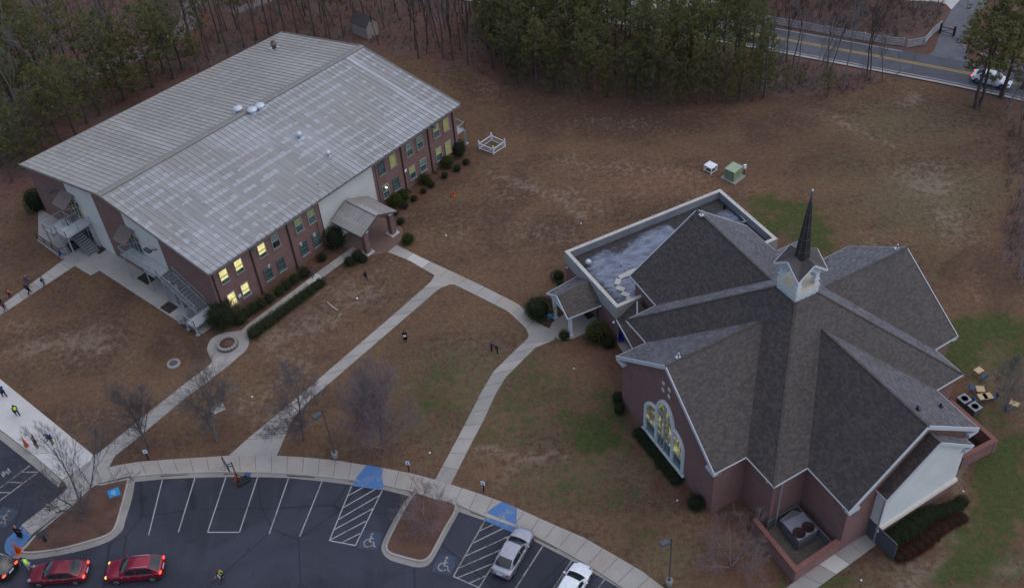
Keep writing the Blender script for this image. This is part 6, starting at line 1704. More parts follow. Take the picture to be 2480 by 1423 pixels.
def shrub(u, v, rpx, kind, label, group=None, hz=1.0, sx=1.0, rot=None, name='shrub'):
    """u, v: centre of the crown in the photograph, rpx its radius there"""
    g0 = G(u, v); dist = (g0 - Vector((0, 0, CAMH))).length
    rad = rpx * dist / FPX
    c = G(u, v, rad * hz * .72)
    me = random.Random(u * 7 + v).choice(shr[kind])
    t = thing(name, label, 'shrub', (c.x, c.y, 0), (u * 1.7 + v) % 6.28 if rot is None else rot, group); t.scale = (rad * sx, rad, rad * hz)
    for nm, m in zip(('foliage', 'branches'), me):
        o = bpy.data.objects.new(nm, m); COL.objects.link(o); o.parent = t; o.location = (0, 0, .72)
    return t
shrub(536, 765, 37, 'dark', 'very large round dark shrub at the near corner of the brick hall', None, 1.05)
shrub(811, 577, 26, 'dark', 'tall dark rounded shrub left of the entrance canopy', None, 1.4)
shrub(1109, 361, 21, 'dark', 'large round dark shrub at the far end of the brick hall', None, 1.1)
shrub(85, 487, 26, 'dark', 'dark shrub against the far left corner of the brick hall', None, 1.2)
shrub(1303, 748, 35, 'dark', 'wide dark rounded shrub left of the church porch', None, .95)
shrub(1445, 806, 28, 'yellow', 'round yellow green shrub right of the church porch', None, 1.15)
shrub(1474, 829, 17, 'dark', 'small dark shrub tucked behind the yellow green one at the porch', None, 1.0)
shrub(1352, 668, 16, 'dark', 'dark shrub at the corner of the flat roofed church wing')
shrub(1358, 690, 11, 'mid', 'small lighter shrub below the dark one at the church wing corner')
shrub(1366, 812, 14, 'mid', 'small sparse shrub at the foot of the white porch post')
for i, (u, v, r_) in enumerate([(581, 772, 17), (596, 757, 15), (613, 746, 15), (631, 735, 16), (652, 722, 15), (677, 704, 15), (694, 690, 15), (713, 676, 14), (736, 660, 16)]):
    shrub(u, v, r_, 'mid', 'clipped shrub in the row between the brick hall wall and the footpath', 'clipped shrubs along the hall wall', .95)
for i in range(13):
    f = i / 12; shrub(776 + (613 - 776) * f, 684 + (806 - 684) * f, 13.5 + 3 * f, 'mid', 'shrub of the clipped hedge along the lawn side of the footpath', 'hedge shrubs beside the footpath', .85, 1.1)
shrub(780, 623, 12, 'dark', 'small dark shrub left of the footpath below the canopy')
shrub(846, 633, 14, 'dark', 'low dark shrub nearest the footpath of three by the canopy pillar'); shrub(866, 620, 16, 'dark', 'low dark shrub in the middle of three by the canopy pillar'); shrub(880, 627, 11, 'dark', 'smallest dark shrub of three by the canopy pillar')
for u, v, r_, k, lb_ in [(914, 482, 13, 'dark', 'dark shrub behind the right eave of the entrance canopy'), (957, 486, 18, 'yellow', 'yellow green shrub, larger of a pair right of the canopy'), (976, 473, 16, 'yellow', 'yellow green shrub just beyond the larger one right of the canopy'), (980, 497, 10, 'dark', 'small dark shrub below the yellow green pair'), (1002, 481, 9, 'dark', 'small dark shrub right of the yellow green pair'), (1026, 462, 8, 'dark', 'tiny dark shrub midway along the hall bed'),
                      (1030, 434, 15, 'yellow', 'upright yellow green shrub under a hall window'), (1044, 446, 10, 'dark', 'small dark shrub right of the upright yellow green one'), (1077, 425, 9, 'dark', 'small dark shrub alone in the hall bed'), (1083, 393, 17, 'yellow', 'yellow green shrub next to the large dark one at the hall end'), (1107, 407, 10, 'dark', 'small dark shrub in front of the far yellow green one'), (1128, 392, 9, 'dark', 'last small dark shrub at the hall end, nearest the white enclosure'),
                      (970, 536, 10, 'dark', 'small dark shrub beside the right canopy pillar'), (988, 579, 16, 'yellow', 'round yellow green shrub alone on the lawn beside the brick paving'), (958, 514, 8, 'dark', 'small dark shrub under the canopy eave'),
                      (1498, 962, 17, 'dark', 'dark shrub at the left end of the arched window wall'), (1500, 990, 14, 'dark', 'dark shrub below the first at the arched window wall'), (1685, 1217, 22, 'dark', 'round dark shrub at the near corner of the arched window wall')]:
    shrub(u, v, r_, k, lb_)
for i in range(9):
    f = i / 8; shrub(1550 + (1638 - 1550) * f, 1048 + (1160 - 1048) * f, 17, 'dark', 'shrub of the dark hedge under the arched church window', 'hedge shrubs under the arched window', .75, 1.15)
for i in range(11):
    f = i / 10; shrub(2148 + (2328 - 2148) * f, 1304 + (1212 - 1304) * f + 6 * math.sin(f * 9), 22 + 4 * math.sin(f * 5), 'dark', 'dark shrub in the planting bed below the pale annex wall', 'dark shrubs below the annex', .8)
for i in range(11):
    f = i / 10; shrub(2180 + (2330 - 2180) * f, 1345 + (1250 - 1345) * f + 5 * math.sin(f * 7), 17 + 3 * math.sin(f * 4), 'red', 'reddish leaved low shrub along the outer edge of the annex bed', 'red shrubs below the annex', .6)
# ------------------------------------------------------------------ cars
def m_car(name, c, rough=.28, metal=.35):
    b = NB(name, rough, .5, metal)
    v = b.coord('Object')
    b.col(b.mix(b.ramp(b.noise(v, 3, 3), .35, .65), sc(c, .92), sc(c, 1.05)))
    b.b.inputs['Coat Weight'].default_value = .5; b.b.inputs['Coat Roughness'].default_value = .12
    return b.mat
M['tyre'] = plain('tyre', (0.018, 0.018, 0.019), .85); M['rim'] = plain('alloy_rim', (0.36, 0.37, 0.39), .35, .5, .6)
M['trim'] = plain('car_trim', (0.02, 0.02, 0.022), .5, .4); M['chrome'] = plain('chrome', (0.6, .61, .63), .2, .5, .9, .05)
M['headlamp'] = plain('headlamp', (0.20, 0.215, 0.23), .2, .6); M['tail_off'] = plain('tail_lamp', (0.20, 0.012, 0.02), .3, .5)
M['tail_on'] = emis('tail_lamp_lit', (1.0, 0.045, 0.015), 3.2, (0.5, .02, .01)); M['amber'] = emis('lamp_amber', (1.0, .45, .1), 1.6, (.5, .2, .05)); M['plate'] = plain('plate_white', (.6, .6, .6), .5)
def car(name, label, p, heading, paint, L=4.85, W=1.84, Hh=1.45, suv=False, tail='tail_off', head='headlamp', hatch=False):
    t = thing(name, label, 'car', p, heading)
    hw = W / 2; zr = 1.0 if not suv else 1.08
    X = lambda f: -L / 2 + L * f
    if suv: S = [(0, .74, .78, .42), (.012, .86, .98, .34), (.03, .92, 1.06, .28), (.1, .97, 1.10, .24), (.3, 1, 1.09, .22), (.5, 1, 1.07, .22), (.66, 1, 1.05, .22), (.74, .99, 1.04, .22), (.86, .97, .99, .24), (.95, .92, .90, .28), (.985, .82, .78, .34), (1, .66, .66, .42)]
    else: S = [(0, .76, .70, .42), (.012, .88, .86, .34), (.04, .94, .96, .28), (.12, .98, 1.0, .24), (.22, 1, .99, .21), (.36, 1, .96, .20), (.5, 1, .95, .20), (.66, 1, .94, .20), (.74, .99, .93, .21), (.86, .97, .86, .22), (.95, .90, .76, .26), (.985, .80, .67, .30), (1, .64, .58, .38)]
    mb = MB(); vs = []; fs = []
    for f, k, zs, zl in S:
        w_ = hw * k; cr = .055
        half = [(0, zl), (w_ * .84, zl), (w_ * .97, zl + .10), (w_, (zl + zs) / 2), (w_ * .985, zs - .12), (w_ * .94, zs - .03), (w_ * .84, zs + .005), (w_ * .45, zs + cr * .75), (0, zs + cr)]
        ring = half + [(-y, z) for y, z in half[-2:0:-1]]
        vs += [(X(f), y, z) for y, z in ring]
    m = len(ring)
    for i in range(len(S) - 1):
        for j in range(m): fs.append([i * m + j, i * m + (j + 1) % m, (i + 1) * m + (j + 1) % m, (i + 1) * m + j])
    mb.add(vs, fs, 0, True); mb.add(vs[:m], [list(range(m))], 0); mb.add(vs[-m:], [list(range(m))[::-1]], 0)
    part('body', mb, [paint], t, local=True)
    if suv: xr0, xr1, xf1, xf0 = X(.04), X(.20), X(.55), X(.735)
    elif hatch: xr0, xr1, xf1, xf0 = X(.05), X(.2), X(.55), X(.74)
    else: xr0, xr1, xf1, xf0 = X(.105), X(.265), X(.555), X(.725)
    zb = S[5][2]; top = Hh
    prof = [(xr0, S[3][2] + .02, .80), (xr0 * .5 + xr1 * .5, (S[3][2] + top) / 2 + .05, .755), (xr1, top - .05, .66), (xr1 + (xf1 - xr1) * .3, top - .005, .665), (xr1 + (xf1 - xr1) * .65, top, .67), (xf1, top - .05, .665), ((xf1 + xf0) / 2, (top + zb) / 2 + .03, .76), (xf0, S[8][2] + .02, .82)]
    def wr(k): return prof[k][2] * hw * 1.03
    mb = MB(); vs = []
    ny = 7
    for k, (x, z, w_) in enumerate(prof):
        for j in range(ny):
            q = j / (ny - 1) * 2 - 1
            bow = (1 - q * q) * (.10 if k in (0, 7) else .07 if k in (1, 6) else .03)
            vs.append((x + (bow if k >= 5 else -bow if k <= 2 else 0), q * wr(k), z + (1 - q * q) * (.04 if 2 <= k <= 5 else .02)))
    fs = [[k * ny + j, (k + 1) * ny + j, (k + 1) * ny + j + 1, k * ny + j + 1] for k in range(len(prof) - 1) for j in range(ny - 1)]
    mb.add(vs, fs, 0, True)
    sides = []
    for s in (0, ny - 1):
        sg = -1 if s == 0 else 1
        belt = [(x, sg * hw * .93, min(zb - .02, z - .01)) for (x, z, w_) in prof]
        edge = [vs[k * ny + s] for k in range(len(prof))]
        mb.add(edge + belt, [[k, k + 1, 8 + k + 1, 8 + k] for k in range(7)], 0, False); sides.append((edge, belt, sg))
    part('roof', mb, [paint], t, local=True)
    def V(a): return Vector(a)
    def glass(k0, k1, nm, m0=.10, e0=.06, e1=.06):
        g = MB(); A = []
        ks = list(range(k0, k1 + 1))
        for kk, k in enumerate(ks):
            for j in range(ny):
                q = (j / (ny - 1) * 2 - 1) * (1 - m0); jj = (q + 1) / 2 * (ny - 1); j0 = min(ny - 2, int(jj)); a = V(vs[k * ny + j0]).lerp(V(vs[k * ny + j0 + 1]), jj - j0)
                A.append(a)
        n_ = len(ks)
        B = []
        for i in range(n_):
            f = e0 + (1 - e0 - e1) * i / (n_ - 1); ff = f * (n_ - 1); i0 = min(n_ - 2, int(ff))
            for j in range(ny): B.append(A[i0 * ny + j].lerp(A[(i0 + 1) * ny + j], ff - i0))
        sgn = 1 if k0 > 3 else -1
        B = [b + Vector((sgn * .010, 0, .014)) for b in B]
        g.add(B, [[i * ny + j, (i + 1) * ny + j, (i + 1) * ny + j + 1, i * ny + j + 1] for i in range(n_ - 1) for j in range(ny - 1)], 0, True)
        part(nm, g, [M['car_glass']], t, local=True)
    glass(5, 7, 'windscreen', .07, .03, .05); glass(0, 2, 'rear_window', .10, .10, .06)
    for edge, belt, sg in sides:
        for (ka, kb, fa, fb) in ((1, 4, .35, .05), (4, 6, .1, .25)) :
            g = MB(); T = []; Bt = []
            seq = [ka + fa + (kb - fb - ka - fa) * i / 5 for i in range(6)]
            for q in seq:
                k = min(6, int(q)); fr_ = q - k
                e = V(edge[k]).lerp(V(edge[k + 1]), fr_); b = V(belt[k]).lerp(V(belt[k + 1]), fr_)
                T.append(e.lerp(b, .14) + Vector((0, sg * .012, 0))); Bt.append(e.lerp(b, .90) + Vector((0, sg * .012, 0)))
            g.add(T + Bt, [[i, i + 1, 6 + i + 1, 6 + i] for i in range(5)], 0)
            part('side_window', g, [M['car_glass']], t, local=True)
        if not suv or True:
            c = MB(); c.bar((xr0 + .5, sg * hw * .945, zb - .015), (xf0 - .1, sg * hw * .945, zb - .02), .015, .022); part('window_trim', c, [M['chrome']], t, local=True)
    wr_ = .345 if suv else .325
    for f in (.185, .81):
        for sg in (-1, 1):
            c = (X(f), sg * (hw - .10), wr_); w_ = MB()
            w_.path([(c[0], c[1] - .11 * sg, wr_), (c[0], c[1] + .02 * sg, wr_), (c[0], c[1] + .105 * sg, wr_)], [wr_, wr_, wr_ * .93], 18)
            o = part('wheel', w_, [M['tyre']], t, local=True)
            r_ = MB(); r_.tube((c[0], c[1] + .09 * sg, wr_), (c[0], c[1] + .112 * sg, wr_), wr_ * .68, wr_ * .6, 14)
            for k in range(5):
                a = k * 1.2566; r_.bar((c[0], c[1] + .115 * sg, wr_), (c[0] + math.cos(a) * wr_ * .6, c[1] + .115 * sg, wr_ + math.sin(a) * wr_ * .6), .05, .02, 1)
            part('rim', r_, [M['rim'], M['trim']], o, local=True)
            ar = MB(); ar.tube((c[0], sg * hw * .90, wr_ + .03), (c[0], sg * (hw * .99), wr_ + .03), wr_ + .07, None, 18); part('wheel_arch', ar, [M['trim']], t, local=True)
    for sg in (-1, 1):
        h = MB(); h.blob((X(.955), sg * hw * .72, S[9][2] - .10), (.17, .17, .10), 10, 6); part('headlight', h, [M[head]], t, local=True)
        h = MB(); zt = S[2][2] - (.12 if not suv else .10)
        h.blob((X(.022), sg * hw * .73, zt), (.12, .20, .085), 8, 6); part('taillight', h, [M[tail]], t, local=True)
        h = MB(); h.blob((xf0 - .38, sg * (hw + .10), zb + .05), (.09, .12, .075), 8, 6); h.bar((xf0 - .38, sg * hw * .9, zb), (xf0 - .38, sg * (hw + .05), zb + .03), .05, .04); part('side_mirror', h, [paint], t, local=True)
        for f in (.36, .56):
            h = MB(); h.box((X(f), sg * hw * .995, zb - .14), (.2, .03, .03)); part('door_handle', h, [M['chrome']], t, local=True)
    h = MB(); h.box((X(-.001), 0, S[2][2] - .22), (.03, .52, .13)); part('licence_plate', h, [M['plate']], t, local=True)
    h = MB(); h.box((X(1.0) - .01, 0, .47), (.05, hw * 1.1, .16)); part('grille', h, [M['trim']], t, local=True)
    h = MB(); h.box((X(.004), 0, .42), (.07, hw * 1.5, .16)); part('bumper', h, [M['trim']], t, local=True)
    if suv:
        for sg in (-1, 1):
            h = MB(); h.path([(xr1 + .1, sg * hw * .60, top - .01), (xr1 + .2, sg * hw * .60, top + .05), (xf1 - .25, sg * hw * .60, top + .05), (xf1 - .12, sg * hw * .60, top - .01)], [.022] * 4, 6); part('roof_rail', h, [M['chrome']], t, local=True)
    return t
def head_of(front, rear, z=.5): a, b = G(*front, z), G(*rear, z); return math.atan2(a.y - b.y, a.x - b.x), (a + b) / 2
M['car_red'] = m_car('car_paint_red', (0.21, 0.012, 0.028)); M['car_red2'] = m_car('car_paint_crimson', (0.26, 0.010, 0.032)); M['car_silver'] = m_car('car_paint_silver', (0.34, 0.345, 0.40), .3, .5); M['car_white'] = m_car('car_paint_white', (0.70, 0.74, 0.78), .3, 0); M['car_black'] = m_car('car_paint_black', (0.012, 0.016, 0.018), .18, .1)
a, c = head_of((73, 1392), (214, 1383)); car('sedan_car', 'dark red saloon car with lit tail lights waiting behind the black car', (c.x, c.y, .02), a, M['car_red'], 4.87, 1.83, 1.47, tail='tail_on')
a, c = head_of((258, 1386), (400, 1374)); car('crossover_car', 'crimson crossover car with silver roof rails in the queue behind the red saloon', (c.x, c.y, .02), a, M['car_red2'], 4.75, 1.88, 1.66, True, tail='tail_on', head='amber')
a, _c = head_of((0, 1341), (31, 1354)); r_ = G(31, 1386, .5); c = r_ + Vector((math.cos(a), math.sin(a), 0)) * 2.35; car('crossover_car', 'black crossover car with lit tail lights cut off by the left photo edge', (c.x, c.y, .02), a, M['car_black'], 4.75, 1.88, 1.68, True, tail='tail_on')
a, c = head_of((1276, 1281), (1210, 1395)); car('sedan_car', 'silver saloon car parked over the hatched bay beside the blue kerb ramp', (c.x, c.y, .02), a, M['car_silver'], 4.85, 1.85, 1.46)
_f1 = G(1417, 1368, .5); a2 = a - .06; c = _f1 - Vector((math.cos(a2), math.sin(a2), 0)) * 2.28; car('sedan_car', 'bright white car parked nose to the kerb, cut off by the bottom photo edge', (c.x, c.y, .02), a2, M['car_white'], 4.6, 1.80, 1.47)
a, c = head_of((2442, 204), (2362, 184)); car('sedan_car', 'white car driving on the road behind the tall pines', (c.x, c.y, .04), a, M['car_white'], 4.7, 1.8, 1.48, tail='tail_on')

# ------------------------------------------------------------------ people
def skin_obj(name, verts, edges, radii, mat, parent, sub=1):
    me = bpy.data.meshes.new(name); me.from_pydata([tuple(v) for v in verts], edges, []); me.materials.append(mat)
    o = bpy.data.objects.new(name, me); COL.objects.link(o); o.parent = parent
    md = o.modifiers.new('skin', 'SKIN'); md.use_smooth_shade = True
    for i, r in enumerate(radii):
        sv = me.skin_vertices[0].data[i]; sv.radius = (r, r) if not isinstance(r, tuple) else r
        sv.use_root = (i == 0)
    s = o.modifiers.new('smooth', 'SUBSURF'); s.levels = sub; s.render_levels = sub
    return o
SK = [plain('skin_light', (0.42, 0.25, 0.18), .6, .3, 0, .05), plain('skin_dark', (0.13, 0.07, 0.05), .6, .3, 0, .05)]
HAIR = {k: plain('hair_' + k, c, .7, .3, 0, .2) for k, c in dict(black=(.012, .010, .010), brown=(.06, .032, .018), blond=(.30, .18, .08), red=(.40, .02, .02), grey=(.12, .12, .13)).items()}
_cl = {}
def cloth(c):
    if c not in _cl: _cl[c] = plain('cloth_%d' % (len(_cl) + 1), c, .85, .15, 0, .15, 6, 30)
    return _cl[c]
M['eye'] = plain('eye_dark', (.02, .018, .016), .4); M['shoe'] = plain('shoe_dark', (.03, .028, .028), .8)
def person(label, px, h, face, pose='walk', top=(.02, .02, .03), legs=(.03, .03, .035), hair='brown', skin=0, bag=None, vest=None, coat=False, phase=1, group=None, extra=None, cap=None):
    """px: where the feet stand; face: pixel the body faces"""
    p = G(*px); q = G(*face); ang = math.atan2(q.y - p.y, q.x - p.x) - math.pi / 2
    t = thing('person', label, 'person', p, ang, group); k = h / 1.75
    s = phase
    V = lambda x, y, z: Vector((x * k, y * k, z * k))
    lean = .06 if pose == 'walk' else (.20 if pose == 'bend' else .02)
    pel = V(0, 0, .93); sp = V(0, lean * .4, 1.15); ch = V(0, lean, 1.38); nk = V(0, lean * 1.25 + .01, 1.50); hd = V(0, lean * 1.4 + .035, 1.62); cw = V(0, lean * 1.4 + .02, 1.71)
    st = .24 if pose == 'walk' else .05
    hipL, hipR = V(-.095, 0, .90), V(.095, 0, .90)
    knL, knR = V(-.10, st * .75 * s + .03, .50), V(.10, -st * .35 * s + .05, .50)
    if s < 0: knL, knR = V(-.10, -st * .35 + .05, .50), V(.10, st * .75 + .03, .50)
    anL, anR = V(-.10, st * s, .09 if s > 0 else .14), V(.10, -st * s, .14 if s > 0 else .09)
    toL, toR = anL + V(0, .17, -.05), anR + V(0, .17, -.05)
    if pose != 'walk': anL.z = anR.z = .09 * k
    shL, shR = V(-.185, lean, 1.40), V(.185, lean, 1.40)
    sw = .16 if pose == 'walk' else .03
    elL, elR = V(-.25, lean - sw * s, 1.12), V(.25, lean + sw * s, 1.12)
    wrL, wrR = V(-.24, lean - sw * .9 * s + .10, .88), V(.24, lean + sw * 1.5 * s + .12, .90)
    if pose == 'wave': elR = V(.38, lean + .05, 1.52); wrR = V(.40, lean + .10, 1.80)
    if pose == 'hold': elL, elR = V(-.24, lean + .06, 1.14), V(.24, lean + .06, 1.14); wrL, wrR = V(-.08, lean + .28, 1.12), V(.08, lean + .28, 1.12)
    if pose == 'out': elR = V(.42, lean + .05, 1.24); wrR = V(.58, lean + .16, 1.16)
    if pose == 'bend': wrL, wrR = V(-.2, lean + .32, .86), V(.2, lean + .32, .86)
    vs = [pel, sp, ch, nk, hd, cw, hipL, knL, anL, toL, hipR, knR, anR, toR, shL, elL, wrL, shR, elR, wrR]
    ed = [(0, 1), (1, 2), (2, 3), (3, 4), (4, 5), (0, 6), (6, 7), (7, 8), (8, 9), (0, 10), (10, 11), (11, 12), (12, 13), (2, 14), (14, 15), (15, 16), (2, 17), (17, 18), (18, 19)]
    R_ = [.13, .12, .13, .058, .092, .075, .085, .058, .040, .034, .085, .058, .040, .034, .058, .044, .030, .058, .044, .030]
    vs.append(hd + V(0, .095, -.015)); ed.append((4, 20)); R_.append(.022)          # nose
    for sg in (-1, 1): vs.append(hd + V(sg * .095, 0, -.01)); ed.append((4, len(vs) - 1)); R_.append(.018)   # ears
    for wi, sg, el in ((16, -1, elL), (19, 1, elR)):
        w_ = vs[wi]; d = (w_ - el).normalized(); side = Vector((0, 1, 0)); side = (side - d * side.dot(d)).normalized(); nrm = d.cross(side)
        pi = len(vs); vs.append(w_ + d * .08 * k); ed.append((wi, pi)); R_.append(.034)
        for f_, (o_, L_) in enumerate(((-.030, .075), (-.010, .085), (.010, .080), (.030, .062))):
            b = len(vs); vs.append(vs[pi] + (d * .035 + side * o_) * k); vs.append(vs[b] + (d * L_ * .55 + side * o_ * .3 + nrm * -sg * .012) * k); vs.append(vs[b + 1] + (d * L_ * .35 + nrm * -sg * .03) * k)
            ed += [(pi, b), (b, b + 1), (b + 1, b + 2)]; R_ += [.010, .009, .008]
        b = len(vs); vs.append(w_ + (d * .05 + side * .045) * k); vs.append(w_ + (d * .09 + side * .065 + nrm * -sg * .015) * k); ed += [(pi, b), (b, b + 1)]; R_ += [.011, .009]
    body = skin_obj('body', vs, ed, [r * k for r in R_], SK[skin], t)
    # jacket
    jv = [pel + V(0, 0, .02), sp, ch, nk + V(0, 0, -.03), shL, elL, elL.lerp(wrL, .88), shR, elR, elR.lerp(wrR, .88)]
    jr = [.165, .158, .17, .075, .085, .064, .05, .085, .064, .05]
    skin_obj('jacket', jv, [(0, 1), (1, 2), (2, 3), (2, 4), (4, 5), (5, 6), (2, 7), (7, 8), (8, 9)], [r * k for r in jr], cloth(top), t)
    tv = [pel + V(0, 0, -.02), hipL, knL, anL + V(0, 0, .03), hipR, knR, anR + V(0, 0, .03)]
    tr2 = [.15, .105, .078, .062, .105, .078, .062]
    skin_obj('trousers', tv, [(0, 1), (1, 2), (2, 3), (0, 4), (4, 5), (5, 6)], [r * k for r in tr2], cloth(legs), t)
    for a_, b_ in ((anL, toL), (anR, toR)):
        m = MB(); m.blob((a_ + b_) / 2 + V(0, 0, -.005), (.05 * k, .13 * k, .045 * k), 8, 6); part('shoe', m, [M['shoe']], t, local=True)
    m = MB(); m.blob(hd + V(0, -.018, .03), (.108 * k, .112 * k, .108 * k), 10, 7); part('hair' if not cap else 'cap', m, [HAIR[hair]], t, local=True)
    m = MB()
    for sg in (-1, 1): m.blob(hd + V(sg * .035, .088, .012), (.012 * k,) * 3, 6, 4)
    m.box(hd + V(0, .083, -.052), (.05 * k, .012 * k, .012 * k)); part('face', m, [M['eye']], t, local=True)
    if bag:
        m = MB(); m.blob(ch + V(0, -.23, -.12), (.16 * k, .13 * k, .23 * k), 10, 8)
        for sg in (-1, 1): m.path([ch + V(sg * .1, -.15, .08), ch + V(sg * .11, .02, .13), ch + V(sg * .12, .18, -.03), ch + V(sg * .12, .05, -.25)], [.022 * k] * 4, 4)
        part('backpack', m, [cloth(bag)], t, local=True)
    if vest:
        vv = [pel + V(0, 0, .02), sp, ch + V(0, 0, .01), nk + V(0, 0, -.05), shL + V(.02, 0, .02), shR + V(-.02, 0, .02)]
        skin_obj('safety_vest', vv, [(0, 1), (1, 2), (2, 3), (2, 4), (2, 5)], [.19 * k, .19 * k, .205 * k, .10 * k, .105 * k, .105 * k], cloth(vest), t)
    if coat:
        m = MB(); m.lathe([(.25 * k, .42 * k), (.21 * k, .75 * k), (.172 * k, .98 * k)], (0, .02, 0), 12); part('coat_skirt', m, [cloth(top)], t, local=True)
    if extra:
        m = MB(); m.box((wrL + wrR) / 2 + V(0, .06, .03), (.30 * k, .08 * k, .22 * k)); part(extra[0], m, [cloth(extra[1])], t, local=True)
    return t
HV = (0.50, 0.80, 0.07); NV = (0.012, 0.016, 0.06); BL = (0.015, 0.03, 0.16); BK = (0.012, 0.011, 0.014); TAN = (0.17, 0.11, 0.07); GY = (0.10, 0.10, 0.11)
person('person in a dark blue jacket walking away on the bright pavement at the left edge', (14, 962), 1.72, (-30, 930), 'walk', BL, BK, 'brown', 0)
person('person in a lime green safety vest standing on the bright pavement', (45, 1007), 1.65, (90, 1050), 'walk', BK, NV, 'black', 1, None, HV)
person('person in a dark jacket waving one raised arm beside the orange cone', (94, 1086), 1.7, (40, 1100), 'wave', (.03, .018, .022), TAN, 'brown', 0)
person('person in a blue jacket and tan trousers with a bag on the bright pavement', (131, 1077), 1.7, (80, 1090), 'bend', NV, TAN, 'black', 1, BL)
person('small person in a pale top on the walk beside the straw island', (123, 1237), 1.2, (60, 1280), 'stand', (.40, .41, .44), BK, 'grey', 0)
person('person in a long black coat standing on the blue kerb ramp', (52, 1302), 1.75, (100, 1240), 'out', BK, BK, 'blond', 0, None, None, True)
person('person in a lime vest and pale trousers beside the black car', (76, 1379), 1.72, (30, 1370), 'bend', BL, (.38, .36, .38), 'black', 0, None, HV)
person('person in a lime vest and red cap walking across the empty car park', (543, 1404), 1.7, (500, 1440), 'walk', (.06, .04, .03), (.05, .04, .04), 'red', 0, None, HV, cap=True, extra=('pale_bag', (.6, .6, .62)))
person('person in dark clothes with a backpack walking on the lawn near the canopy', (888, 679), 1.35, (870, 640), 'walk', (.022, .018, .035), (.02, .02, .03), 'black', 0, (.03, .026, .045))
person('person in a black coat holding something white on the lawn between the footpaths', (983, 825), 1.5, (985, 880), 'hold', BK, BK, 'black', 0, None, None, True, extra=('paper', (.7, .71, .74)))
person('child in a blue jacket on the footpath below the hall windows', (758, 672), 1.3, (800, 640), 'walk', (.01, .08, .20), GY, 'black', 0, (.16, .02, .05))
person('child with a round blue backpack on the left footpath, nearest the hall', (108, 692), 1.25, (170, 640), 'walk', (.05, .13, .12), GY, 'brown', 0, (.02, .04, .19))
person('child in blue with a magenta backpack stepping beside the left footpath', (68, 688), 1.25, (140, 650), 'walk', (.06, .09, .28), GY, 'blond', 0, (.19, .012, .14))
person('adult in dark clothes striding along the left footpath with a wide step', (73, 712), 1.7, (130, 670), 'walk', (.05, .07, .06), BK, 'brown', 0, (.06, .012, .03))
person('child with an orange top and blue backpack on the left footpath', (25, 720), 1.25, (80, 690), 'walk', (.75, .14, .08), BK, 'black', 0, BL)
person('child in a teal and blue top at the left edge of the footpath', (4, 737), 1.25, (60, 700), 'walk', (.05, .12, .20), BK, 'black', 1, BL)
person('child in a dark top with a red bag, last on the left footpath', (14, 753), 1.3, (70, 720), 'walk', (.05, .03, .05), GY, 'black', 0, (.30, .03, .03))
person('child in a blue top standing below the square steel deck', (153, 630), 1.3, (120, 610), 'stand', (.015, .03, .34), (.3, .3, .33), 'black', 1)
# ------------------------------------------------------------------ street furniture and small things
def lamp_post(label, base, top_px, head_px):
    b = G(*base); hgt = 6.5; t = thing('lamp_post', label, 'lamp post', b)
    m = MB(); m.lathe([(.30, 0), (.30, .75), (.27, .80), (0, .80)], b, 14); part('concrete_base', m, [M['stone']], t)
    m = MB(); m.tube(b + Z3 * .75, b + Z3 * hgt, .065, .055, 8); m.box(b + Z3 * .83, (.26, .26, .06), .3); part('pole', m, [M['darkgrey']], t)
    hp = G(*head_px, hgt - .25); d = Vector((hp.x - b.x, hp.y - b.y, 0)); dd = d.normalized()
    m = MB(); m.bar(b + Z3 * (hgt - .2), b + dd * .3 + Z3 * (hgt - .2), .07)
    m.box(b + dd * .62 + Z3 * (hgt - .2), (.72, .46, .2), math.atan2(dd.y, dd.x)); part('lamp_head', m, [M['darkgrey']], t)
lamp_post('dark lamp post with a single flat lamp head on the lawn between bare trees', (813, 1108), (778, 992), (774, 1003))
lamp_post('dark lamp post with one flat lamp head at the bottom right, near the white car', (1620, 1416), (1622, 1302), (1608, 1315))
def post_sign(label, base, ang, group=None):
    b = G(*base); t = thing('parking_sign', label, 'sign', b, 0, group)
    m = MB(); m.box(b + Z3 * .45, (.09, .09, .9), ang); part('post', m, [M['black']], t)
    m = MB(); m.box(b + Z3 * 1.12, (.34, .04, .48), ang); o = part('sign_panel', m, [M['paper']], t)
    n = Vector((math.sin(ang), -math.cos(ang), 0)); x = Vector((math.cos(ang), math.sin(ang), 0)); m = MB()
    m.box(b + Z3 * 1.20 + n * .022, (.16, .012, .2), ang); m.box(b + Z3 * 1.0 + n * .022, (.24, .012, .05), ang); part('sign_symbol', m, [M['sky_blue']], o)
    m = MB(); m.box(b + Z3 * .9, (.11, .11, .06), ang); part('bracket', m, [M['black']], t)
post_sign('small white parking sign on a black post by the leftmost lawn row tree', (360, 1112), .12)
post_sign('small white parking sign on a black post near the left blue kerb ramp', (991, 1140), -.2)
post_sign('small white parking sign on a black post near the silver car', (1172, 1189), -.3)
def cone(label, base, h=.9, tilt=None):
    b = G(*base, .02); t = thing('traffic_cone', label, 'traffic cone', b)
    m = MB(); m.box(b + Z3 * .03, (h * .42, h * .42, .06), .4); part('cone_base', m, [M['orange']], t)
    m = MB(); m.lathe([(h * .155, .05), (h * .03, h * .97), (h * .02, h), (0, h)], b, 12); part('cone_body', m, [M['orange']], t)
cone('orange traffic cone alone on the brown field beyond the canopy', (1099, 474), .85)
cone('tall orange traffic cone on the bright pavement beside the waving person', (66, 1081), 1.35)
cone('tall orange traffic cone at the edge of the blue kerb ramp', (46, 1335), 1.45)
cone('orange traffic cone leaning at the foot of the basketball hoop', (575, 1164), 1.1)
cone('tiny red and white cone on the kerb beside the blue yard sign', (297, 1213), .28)
